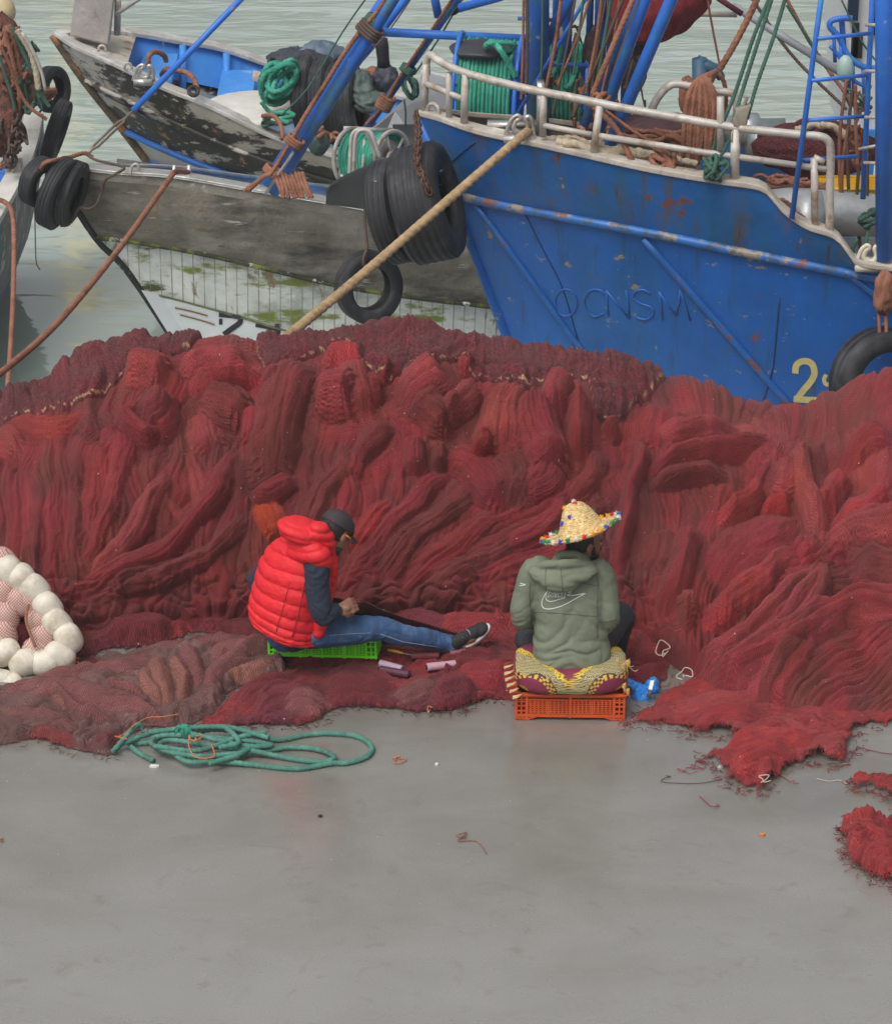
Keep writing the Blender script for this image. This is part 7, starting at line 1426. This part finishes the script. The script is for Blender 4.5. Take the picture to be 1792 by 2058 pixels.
# jeans
mb = MB(); seg(mb, [pel+Vector((-.02, 0, 0)), pel.lerp(hipR, .6), hipR, hipR.lerp(kneeR, .5)+Vector((0, 0, -.006)), kneeR, kneeR.lerp(ankR, .3)+Vector((0, 0, -.008)), kneeR.lerp(ankR, .7), ankR], [.12, .105, .098, .084, .068, .062, .054, .050]); seg(mb, [pel.lerp(hipL, .6), hipL, hipL.lerp(kneeL, .5), kneeL, kneeL.lerp(ankL, .5), ankL], [.105, .095, .082, .066, .056, .048]); seg(mb, [pel, pel+Vector((-.04, 0, -.02))], [.13, .12])
jeans = union(mb, .008, 'jeans', JEANS, man, 4, wr(8, .006, (20, 20, 14)))
bj = BVHTree.FromPolygons([tuple(v.co) for v in jeans.data.vertices], [tuple(p.vertices) for p in jeans.data.polygons])
def on_bvh(t, px, py, lift=.001, fb=None):
    d = ray(px, py).normalized(); loc, nr, i, dist = t.ray_cast(Vector((0, 0, H_CAM)), d)
    if loc is None: return fb or P(px, py, 14.1)
    if nr.dot(d) > 0: nr = -nr
    return loc+nr*lift
mb = MB(); mb.tube([on_bvh(bj, x, y) for x, y in ((662, 1277), (700, 1274), (740, 1272), (762, 1274))], .0016, 5); mb.tube([on_bvh(bj, x, y) for x, y in ((764, 1274), (810, 1290), (850, 1296), (890, 1302))], .0016, 5); mb.build('seam_stitch', mat('pale_stitch', (.30, .36, .44), .8), jeans)
# shoes
def shoe(a, toe, up, m, parent, sc=1.):
    f, l, u = frame(toe, up); c = Vector(a); q_ = lambda x, y, z: c+(f*x+l*y+u*z)*sc; R = Matrix((f, l, u)).transposed(); mb = MB()
    mb.ball(q_(.0, 0, .02), (.045*sc, .038*sc, .045*sc), R); mb.ball(q_(.09, 0, .008), (.075*sc, .042*sc, .036*sc), R); mb.ball(q_(.15, 0, .0), (.055*sc, .044*sc, .026*sc), R); mb.ball(q_(.04, 0, .02), (.06*sc, .038*sc, .04*sc), R)
    sh = union(mb, .006, 'shoe', m, parent, 4)
    mb = MB(); n = 30; ring = []
    for lev, (dz, gr) in enumerate(((-.046, .98), (-.046, 1.0), (-.020, 1.0), (-.018, .96))):
        for i in range(n): a_ = 2*math.pi*i/n; x = .077+.138*math.cos(a_)*gr; w_ = (.044+.008*math.cos(a_))*gr; ring.append(q_(x, w_*math.sin(a_), dz+.010*max(0, math.cos(a_))**3))
    mb.add(ring, [(l_*n+i, l_*n+(i+1) % n, (l_+1)*n+(i+1) % n, (l_+1)*n+i) for l_ in range(3) for i in range(n)]+[tuple(reversed(range(n))), tuple(range(3*n, 4*n))]); mb.build('sole', mat('white_sole', (.70, .68, .64), .5), sh)
    mb = MB()
    for k in range(4): mb.tube([q_(.045+.022*k, -.022, .050-.006*k), q_(.05+.022*k, 0, .056-.006*k), q_(.045+.022*k, .022, .050-.006*k)], .003, 5)
    mb.build('lace', mat('grey_lace', (.30, .32, .36), .8), sh); return sh
SHOE = mat('black_canvas', (.016, .016, .018), .75, noise=.2, ns=30)
shoe(ankR+Vector((.035, .0, -.005)), Vector((.80, .32, .44)), Vector((-.35, -.55, .9)), SHOE, man, 1.0); shoe(ankL+Vector((.03, .03, -.03)), Vector((.8, .35, .35)), Vector((-.35, 0, .9)), SHOE, man, .95)
mb = MB(); seg(mb, [ankR+Vector((-.01, 0, 0)), ankR+Vector((.03, 0, .0))], [.040, .038]); union(mb, .006, 'sock', mat('grey_sock', (.28, .32, .38), .9), man, 2)
# quilted vest
ringspec = [(573, 1263, 14.13, .200, .162, -.27), (574, 1246, 14.14, .210, .172, -.27), (578, 1222, 14.15, .214, .174, -.24), (585, 1188, 14.15, .214, .168, -.18), (594, 1150, 14.16, .215, .168, -.12), (604, 1116, 14.16, .200, .152, -.06), (614, 1092, 14.15, .160, .128, .0), (625, 1074, 14.14, .105, .100, -.05), (632, 1062, 14.13, .080, .085, -.1)]
sp = spline([tuple(P(a, b, y))+(r1_, r2_, k) for a, b, y, r1_, r2_, k in ringspec], n=20); NR = len(sp); NA = 110; vsX = np.zeros((NR, NA, 3))
ang = np.linspace(0, 2*np.pi, NA, endpoint=False)
for i, r in enumerate(sp):
    v = i/(NR-1); chev = .35*np.cos(2*ang)*sstep(.55, .75, v)+.10*np.sin(ang*3+1)
    ph = v*10.5+chev; puff = np.abs(np.sin(np.pi*ph))**.55; side = 1-.35*np.exp(-((np.cos(ang-2.5)-1)/.01)**2)
    cr = .006*noise2(ang*8, ph*1.5+np.zeros(NA), 4)+.004*noise2(ang*26, v*45+np.zeros(NA), 6)
    d = .014*(puff*side-.6)+cr*(1-.6*(puff > .9)); se_ = 1/np.power(np.abs(np.cos(ang))**2.4+np.abs(np.sin(ang))**2.4, 1/2.4)
    x = r[0]+s1.x*(r[3]+d)*np.cos(ang)*se_+f1.x*(r[4]+d)*np.sin(ang)*se_; y = r[1]+s1.y*(r[3]+d)*np.cos(ang)*se_+f1.y*(r[4]+d)*np.sin(ang)*se_; z = r[2]+r[5]*(x-r[0])
    vsX[i, :, 0], vsX[i, :, 1], vsX[i, :, 2] = x, y, z
vest = link('vest', grid_mesh('vest', vsX[..., 0], vsX[..., 1], vsX[..., 2], wrap=True), REDV, man)
md = vest.modifiers.new('t', 'SOLIDIFY'); md.thickness = .012; md.offset = -1
mb = MB(); mb.tube([Vector(v) for v in vsX[1][::3]], .007, 8, closed=True); mb.build('hem', REDV, vest)
bv = BVHTree.FromPolygons([tuple(v.co) for v in vest.data.vertices], [tuple(p.vertices) for p in vest.data.polygons])
mb = MB(); seg(mb, [P(606, 1104, 14.08), P(624, 1108, 14.0), P(640, 1116, 13.97), P(652, 1128, 13.98)], [.085, .075, .066, .045], 16)
union(mb, .007, 'shoulder_panel', REDV, vest, 4, lambda co, no: .010*(np.abs(np.sin((co[:, 2]-.25*co[:, 0])*46))**.6-.5))
mb = MB(); seg(mb, [P(648, 1100, 14.05), P(664, 1120, 14.07), P(668, 1150, 14.08), P(662, 1190, 14.08), P(652, 1225, 14.02), P(645, 1252, 14.0), P(640, 1274, 13.99)], [.040, .036, .030, .028, .034, .038, .030], 12); union(mb, .007, 'front_edge', REDV, vest, 3, lambda co, no: .006*(np.abs(np.sin(co[:, 2]*70))**.6-.5))
mb = MB(); mb.tube([on_bvh(bv, x, y, .002) for x, y in ((611, 1170), (608, 1195), (604, 1215), (599, 1240), (592, 1262), (588, 1280))], .0035, 6); mb.tube([on_bvh(bv, x, y, .002) for x, y in ((582, 1170), (576, 1195), (568, 1225), (560, 1250), (555, 1272))], .002, 6); mb.build('seam', mat('dark_red_seam', (.36, .008, .015), .6), vest)
mb = MB(); cH = P(608, 1066, 14.06); HR = Matrix.Rotation(.30, 3, 'Y'); mb.ball(cH, (.135, .125, .058), HR, 24, 16); mb.ball(P(590, 1062, 14.08), (.075, .10, .055)); seg(mb, [P(640, 1068, 14.0), P(656, 1085, 14.02), P(660, 1105, 14.05)], [.055, .045, .035])
hw = lambda co, no: .013*(np.abs(np.sin((co[:, 2]+.18*co[:, 0]+.05*co[:, 1])*62))**.6-.5)+.003*noise2(co[:, 0]*40, co[:, 2]*40, 3)
union(mb, .007, 'hood', REDV, vest, 5, hw)
# net held across his lap
vs = []; nx_, ny_ = 60, 22
A0 = [P(668, 1202, 14.22), P(700, 1214, 14.06), P(735, 1214, 14.2), P(800, 1238, 14.4), P(880, 1262, 14.45), P(960, 1290, 14.45)]; A1 = [P(672, 1225, 14.3), P(700, 1232, 14.25), P(740, 1246, 14.40), P(800, 1262, 14.5), P(870, 1282, 14.52), P(950, 1300, 14.5)]
a0, a1 = spline(A0, n=12), spline(A1, n=12); t = np.linspace(0, 1, ny_)[:, None, None]; g = a0[None]*(1-t)+a1[None]*t; S_ = np.arange(g.shape[1])[None, :]/6.
bil = .020*billow(np.linspace(0, 4, ny_)[:, None]+0*S_, S_*.35+0*t[..., 0], 4); g[..., 2] += bil; cc = np.zeros(g.shape); cc[:] = COL['purple']
o = link('held_net', grid_mesh('held_net', g[..., 0], g[..., 1], g[..., 2], cc, np.stack([np.broadcast_to(np.linspace(0, 30, ny_)[:, None], g.shape[:2]), np.broadcast_to(S_*30, g.shape[:2])], -1)), NETM); md = o.modifiers.new('t', 'SOLIDIFY'); md.thickness = .006; tag(o, 'purple red net pulled up into the hands of the man in the red vest', 'fishing net')
# ================================================================== man in the straw hat, seen from behind
man2 = empty('person', P(1147, 1335, 13.8), 'man in an olive hoodie and straw hat seated on the cushion, seen from behind', 'person')
hc2 = P(1173, 1091, 13.90); F2, L2, U2 = frame(Vector((math.cos(.42), math.sin(.42), -.10)))
pel2 = P(1147, 1298, 13.82); ch2 = P(1143, 1190, 13.86); nk2 = P(1152, 1132, 13.88)
sR, sL = P(1204, 1152, 13.88), P(1076, 1148, 13.88); eR, eL = P(1219, 1243, 13.84), P(1049, 1236, 13.86); wR_, wL_ = P(1192, 1262, 14.12), P(1092, 1256, 14.14)
hpR, hpL = P(1182, 1305, 13.88), P(1112, 1305, 13.88); knR, knL = P(1250, 1236, 14.22), P(1058, 1285, 14.22); anR, anL = P(1236, 1312, 14.28), P(1130, 1310, 14.42)
mb = MB(); add_head(mb, hc2, F2, L2, U2, 1.0); seg(mb, [pel2+Vector((0, .03, 0)), ch2+Vector((0, .03, 0)), nk2], [.10, .09, .06]); seg(mb, [nk2, hc2-F2*.03-U2*.06], [.058, .055])
for a, b, c_ in ((sR, eR, wR_), (sL, eL, wL_)): seg(mb, [ch2.lerp(a, .75), a, a.lerp(b, .5), b, b.lerp(c_, .5), c_], [.055, .052, .044, .038, .036, .026])
for a, b, c_ in ((hpR, knR, anR), (hpL, knL, anL)): seg(mb, [pel2.lerp(a, .7), a, b, b.lerp(c_, .5), c_], [.09, .08, .05, .045, .036]); seg(mb, [c_, c_+Vector((.02, .12, -.03))], [.034, .028])
add_hand(mb, wR_, Vector((-.5, .6, .1)), Vector((-.3, 0, -1)), 1); add_hand(mb, wL_, Vector((.5, .6, .1)), Vector((.3, 0, -1)), -1)
body2 = union(mb, .0048, 'body', SKIN2, man2, 4); eyes(hc2, F2, L2, U2, 1.0, body2)
R2 = Matrix((F2, L2, U2)).transposed(); q = lambda a, b, d, c=hc2: c+(F2*a+L2*b+U2*d)
mb = MB(); mb.ball(q(-.020, 0, .028), (.092, .080, .086), R2); mb.ball(q(-.045, 0, -.025), (.052, .062, .045), R2); union(mb, .006, 'hair', HAIR, man2, 3)
mb = MB(); mb.ball(q(.034, 0, -.062), (.058, .056, .046), R2); mb.ball(q(.070, 0, -.088), (.028, .030, .026), R2); mb.tube([q(.02, -.066, .0), q(.03, -.064, -.04), q(.06, -.04, -.07)], .012, 8); mb.tube([q(.02, .066, .0), q(.03, .064, -.04), q(.06, .04, -.07)], .012, 8); mb.tube([q(.092, -.024, -.040), q(.103, 0, -.034), q(.092, .024, -.040)], .006, 8); union(mb, .005, 'beard', HAIR, man2, 2, lambda co, no: .002*noise2(co[:, 0]*260, co[:, 2]*260, 3))
# trousers
mb = MB(); 
for a, b, c_ in ((hpR, knR, anR), (hpL, knL, anL)): seg(mb, [pel2.lerp(a, .5), a, a.lerp(b, .5), b, b.lerp(c_, .5), c_], [.12, .105, .09, .070, .062, .052])
union(mb, .009, 'trousers', DKTR, man2, 5, wr(14, .008, (20, 16, 20)))
shoe(anR+Vector((.02, .05, -.03)), Vector((.3, .95, -.1)), ez, SHOE, man2, .95); shoe(anL+Vector((.0, .05, -.03)), Vector((-.2, .95, -.1)), ez, SHOE, man2, .95)
# hoodie
mb = MB(); rs2 = [(1148, 1338, 13.80, .188, .135), (1148, 1322, 13.80, .202, .150), (1147, 1290, 13.82, .200, .150), (1146, 1250, 13.84, .185, .140), (1144, 1205, 13.86, .190, .135), (1142, 1168, 13.88, .200, .125), (1142, 1146, 13.89, .175, .105), (1147, 1130, 13.89, .105, .085), (1153, 1118, 13.89, .075, .075), (1156, 1108, 13.89, .066, .068)]
sp = spline([tuple(P(a, b, y))+(r1_, r2_) for a, b, y, r1_, r2_ in rs2], n=6); NA = 48; vs = []
for r in sp:
    for k in range(NA): a = 2*math.pi*k/NA; se_ = 1/((abs(math.cos(a))**2.5+abs(math.sin(a))**2.5)**(1/2.5)); vs.append(Vector(r[:3])+Vector((r[3]*math.cos(a)*se_, r[4]*math.sin(a)*se_, 0)))
n = len(sp); mb.add(vs, [(i*NA+k, i*NA+(k+1) % NA, (i+1)*NA+(k+1) % NA, (i+1)*NA+k) for i in range(n-1) for k in range(NA)]+[tuple(reversed(range(NA))), tuple((n-1)*NA+k for k in range(NA))])
seg(mb, [P(1100, 1155, 13.88), sL, sL.lerp(eL, .5)+Vector((-.012, 0, 0)), eL+Vector((0, 0, .0)), eL.lerp(wL_, .5), wL_], [.085, .078, .070, .064, .054, .042]); seg(mb, [P(1185, 1155, 13.88), sR, sR.lerp(eR, .5)+Vector((.014, 0, 0)), eR, eR.lerp(wR_, .5), wR_], [.085, .078, .072, .066, .055, .042])
def hw2(co, no):
    x, y, z = co[:, 0]-pel2.x, co[:, 1], co[:, 2]; low = sstep(.62, .38, z)
    w_ = noise2(x*5, z*6, 3)*.9
    a = billow(x*2.2+w_+z*1.5, z*14+w_*1.4+np.abs(x)*9, 5); b = billow(x*9+w_, z*5+w_, 8)
    return .012*(a-.5)*(.25+.9*low)+.005*(b-.5)+.0015*noise2(x*45, z*45, 9)
hoodie = union(mb, .0075, 'hoodie', OLIVE, man2, 6, hw2)
mb = MB(); mb.ball(P(1127, 1155, 13.76), (.165, .075, .055)); mb.ball(P(1124, 1170, 13.725), (.105, .055, .060)); mb.ball(P(1095, 1148, 13.79), (.10, .07, .035)); mb.ball(P(1165, 1145, 13.79), (.10, .07, .030))
seg(mb, [P(1066, 1146, 13.84), P(1090, 1138, 13.76), P(1125, 1133, 13.73), P(1160, 1131, 13.76), P(1190, 1137, 13.83)], [.020, .024, .026, .024, .018], 10); seg(mb, [P(1115, 1126, 13.84), P(1128, 1114, 13.84), P(1150, 1114, 13.82), P(1172, 1122, 13.84), P(1184, 1134, 13.92)], [.022, .024, .024, .022, .020])
hood = union(mb, .007, 'hood', OLIVE, hoodie, 5, lambda co, no: .009*(billow((co[:, 0]-pel2.x)*7+co[:, 2]*4, co[:, 2]*16, 6)-.5))
bh = BVHTree.FromPolygons([tuple(v.co) for v in hoodie.data.vertices], [tuple(p.vertices) for p in hoodie.data.polygons])
hm = hood.data; bh2 = BVHTree.FromPolygons([tuple(v.co) for v in hm.vertices], [tuple(p.vertices) for p in hm.polygons])
Z3 = lambda x, y: (x*.2442+979.7, y*.2442+979.7)
SEAM = mat('olive_seam', (.085, .10, .068), .8)
def stitch(name, pts, r, m, parent, t=bh, lift=.0008):
    mb = MB(); q_ = spline([Z3(*p) for p in pts], n=5); mb.tube([on_bvh(t, x, y, lift, P(x, y, 13.72)) for x, y in q_], r, 6); return mb.build(name, m, parent)
stitch('seam', [(350, 1025), (500, 1030), (700, 1045), (895, 1062)], .0022, SEAM, hoodie); stitch('seam', [(905, 800), (900, 950), (898, 1120), (905, 1240)], .0022, SEAM, hoodie); stitch('seam', [(345, 780), (345, 950), (362, 1120), (375, 1200)], .0022, SEAM, hoodie)
stitch('seam', [(790, 790), (850, 800), (905, 812)], .002, SEAM, hoodie); stitch('seam', [(905, 1100), (980, 1105), (1058, 1085)], .002, SEAM, hoodie); stitch('seam', [(870, 690), (900, 740), (912, 810)], .002, SEAM, hoodie)
stitch('seam', [(600, 650), (605, 720), (618, 850)], .0018, SEAM, hood, bh2); stitch('seam', [(480, 650), (475, 760), (478, 850)], .0018, SEAM, hood, bh2)
LOGO = mat('white_print', (.78, .78, .76), .6)
mb = MB()
for pl, sm in (([(803, 872), (740, 905), (660, 950), (580, 985), (510, 1000), (462, 992), (446, 962), (452, 920), (472, 880), (492, 852)], 5), ([(492, 852), (480, 885), (480, 915), (498, 934), (535, 936), (590, 920), (640, 905)], 5), ([(690, 890), (750, 880), (803, 872)], 2),
    ([(496, 901), (508, 860), (518, 860), (530, 884), (537, 860), (549, 860), (538, 901), (527, 901), (516, 878), (508, 901), (496, 901)], 1), ([(550, 901), (561, 860), (574, 860), (563, 901), (550, 901)], 1),
    ([(577, 903), (588, 860), (600, 860), (597, 874), (616, 860), (630, 860), (606, 880), (618, 905), (605, 905), (595, 889), (590, 903), (577, 903)], 1), ([(628, 905), (642, 858), (650, 842), (694, 838), (690, 854), (664, 858), (660, 866), (684, 866), (680, 878), (656, 880), (652, 890), (690, 890)], 1)):
    q_ = spline([Z3(*p) for p in pl], n=sm); mb.tube([on_bvh(bh, x, y, .0015, P(x, y, 13.7)) for x, y in q_], .0021, 6)
mb.build('printed_logo', LOGO, hoodie)
stitch('sleeve_logo', [(262, 808), (285, 806), (310, 800), (285, 793), (268, 787)], .002, LOGO, hoodie)
mb = MB(); mb.hexa([P(1216, 1332, 13.74), P(1224, 1334, 13.76), P(1224, 1334, 13.80), P(1216, 1332, 13.78), P(1217, 1322, 13.74), P(1222, 1318, 13.76), P(1222, 1318, 13.80), P(1217, 1322, 13.78)]); mb.build('shirt_hem', LOGO, hoodie)
# straw hat
ax = Vector((-.30, .26, .92)).normalized(); hatc = P(1167, 1063, 13.90); hu = (Vector((.93, .0, .30)) - ax*ax.dot(Vector((.93, 0, .30)))).normalized(); hv = ax.cross(hu)
def hatp(r, h, a): return hatc+ax*h+(hu*math.cos(a)+hv*math.sin(a))*r
prof = [(.003, .140), (.026, .138), (.046, .130), (.062, .112), (.078, .086), (.094, .056), (.106, .030), (.116, .012), (.130, -.002), (.150, -.010), (.178, -.014), (.206, -.012), (.221, -.004)]
pp = spline(prof, n=7); NA = 96; vs = []
for j, (r, h) in enumerate(pp):
    for i in range(NA): a = 2*math.pi*i/NA; br = max(0, (r-.11)/.1); vs.append(hatp(r*(1+.012*math.sin(a*5+1))+.0022*math.sin(j*2.1), h-.012*br*math.sin(a-.2)**2+.012*br*max(0, math.cos(a))**2+.002*math.sin(a*7+j*.5)+.0022*math.cos(j*2.1), a))
mb = MB(); mb.add(vs, [(j*NA+i, (j+1)*NA+i, (j+1)*NA+(i+1) % NA, j*NA+(i+1) % NA) for j in range(len(pp)-1) for i in range(NA)])
hat = mb.build('straw_hat', mat('straw', (.66, .46, .20), .75, noise=.22, ns=60, col2=[((.78, .62, .34), 40, .5, .6), ((.45, .28, .09), 55, .56, .64)], bump=(120, .6, .003)), man2); md = hat.modifiers.new('t', 'SOLIDIFY'); md.thickness = .004; md.offset = 1
PC = [mat('wool_'+n_, c_, .95) for n_, c_ in (('red', (.62, .02, .03)), ('orange', (.80, .36, .01)), ('blue', (.05, .06, .42)), ('green', (.01, .25, .10)), ('white', (.70, .62, .55)))]
def pompom(c, s, m, seed, nrm=ez):
    rr = random.Random(seed); mb = MB()
    for k in range(46):
        d = Vector((rr.uniform(-1, 1), rr.uniform(-1, 1), rr.uniform(-1, 1))).normalized(); mb.tube([c, c+d*s*rr.uniform(.7, 1.15)], [.0022, .0016], 4)
    mb.ball(c, s*.62, None, 8, 6); mb.build('pompom', m, hat)
for i in range(30):
    a = 2*math.pi*i/30; r = .215; br = 1.; pompom(hatp(r, -.012*math.sin(a-.2)**2+.012*max(0, math.cos(a))**2, a), .0175, PC[[2, 3, 4, 0, 1, 1, 2, 3, 3, 4][i % 10]], i)
for (a, r, h, k, s) in ((4.3, .080, .088, 2, .016), (3.7, .096, .062, 2, .017), (3.3, .050, .130, 1, .018), (2.6, .052, .128, 3, .016), (5.2, .026, .142, 0, .018), (1.2, .010, .148, 4, .016), (1.0, .08, .10, 0, .013), (.2, .09, .07, 3, .012)): pompom(hatp(r, h, a), s, PC[k], 60+k+int(a*9))
# blue plastic bag with a knife
mb = MB()
for x, y, Y, r in ((1272, 1378, 13.98, (.05, .05, .035)), (1284, 1392, 13.93, (.035, .05, .045)), (1306, 1384, 13.95, (.045, .05, .055)), (1312, 1374, 13.97, (.035, .04, .045)), (1290, 1402, 13.88, (.05, .04, .028)), (1262, 1374, 13.96, (.03, .03, .02))): mb.ball(P(x, y, Y), r)
bag = union(mb, .005, 'plastic_bag', mat('blue_plastic_film', (.02, .26, .78), .3, noise=.12, ns=20, spec=.6), None, 2, lambda co, no: .014*(billow(co[:, 0]*16+co[:, 2]*9, co[:, 2]*20+co[:, 1]*12, 4)-.5)+.006*(billow(co[:, 0]*40, co[:, 2]*40+co[:, 1]*30, 7)-.5)); tag(bag, 'crumpled bright blue plastic bag lying right of the cushion', 'bag')
kn = empty('knife', P(1308, 1382, 13.84), 'small knife with brown handle lying across the blue bag', 'knife')
mb = MB(); a, b = P(1310, 1368, 13.86), P(1306, 1386, 13.82); mb.hexa([a+Vector((-.010, 0, 0)), a+Vector((.010, 0, 0)), a+Vector((.010, .004, 0)), a+Vector((-.010, .004, 0)), b+Vector((-.010, 0, 0)), b+Vector((.010, 0, 0)), b+Vector((.010, .004, 0)), b+Vector((-.010, .004, 0))]); mb.build('blade', mat('white_blade', (.8, .82, .84), .3), kn, False)
mb = MB(); mb.tube([b, P(1302, 1402, 13.80)], .011, 8); mb.build('handle', mat('brown_handle', (.16, .09, .07), .6), kn)
# ------------------------------------------------------------------ damp harbour air
q = MB(); q.hexa([(-45, -3, -2.3), (45, -3, -2.3), (45, 70, -2.3), (-45, 70, -2.3), (-45, -3, 13.5), (45, -3, 13.5), (45, 70, 13.5), (-45, 70, 13.5)])
hz = bpy.data.materials.new('haze'); hz.use_nodes = True; N = hz.node_tree.nodes; N.remove(N['Principled BSDF'])
pv = N.new('ShaderNodeVolumePrincipled'); pv.inputs['Color'].default_value = (.93, .95, .96, 1); pv.inputs['Density'].default_value = .0012; hz.node_tree.links.new(pv.outputs[0], N['Material Output'].inputs['Volume'])
o = q.build('haze', hz, smooth=False); tag(o, kind='stuff')
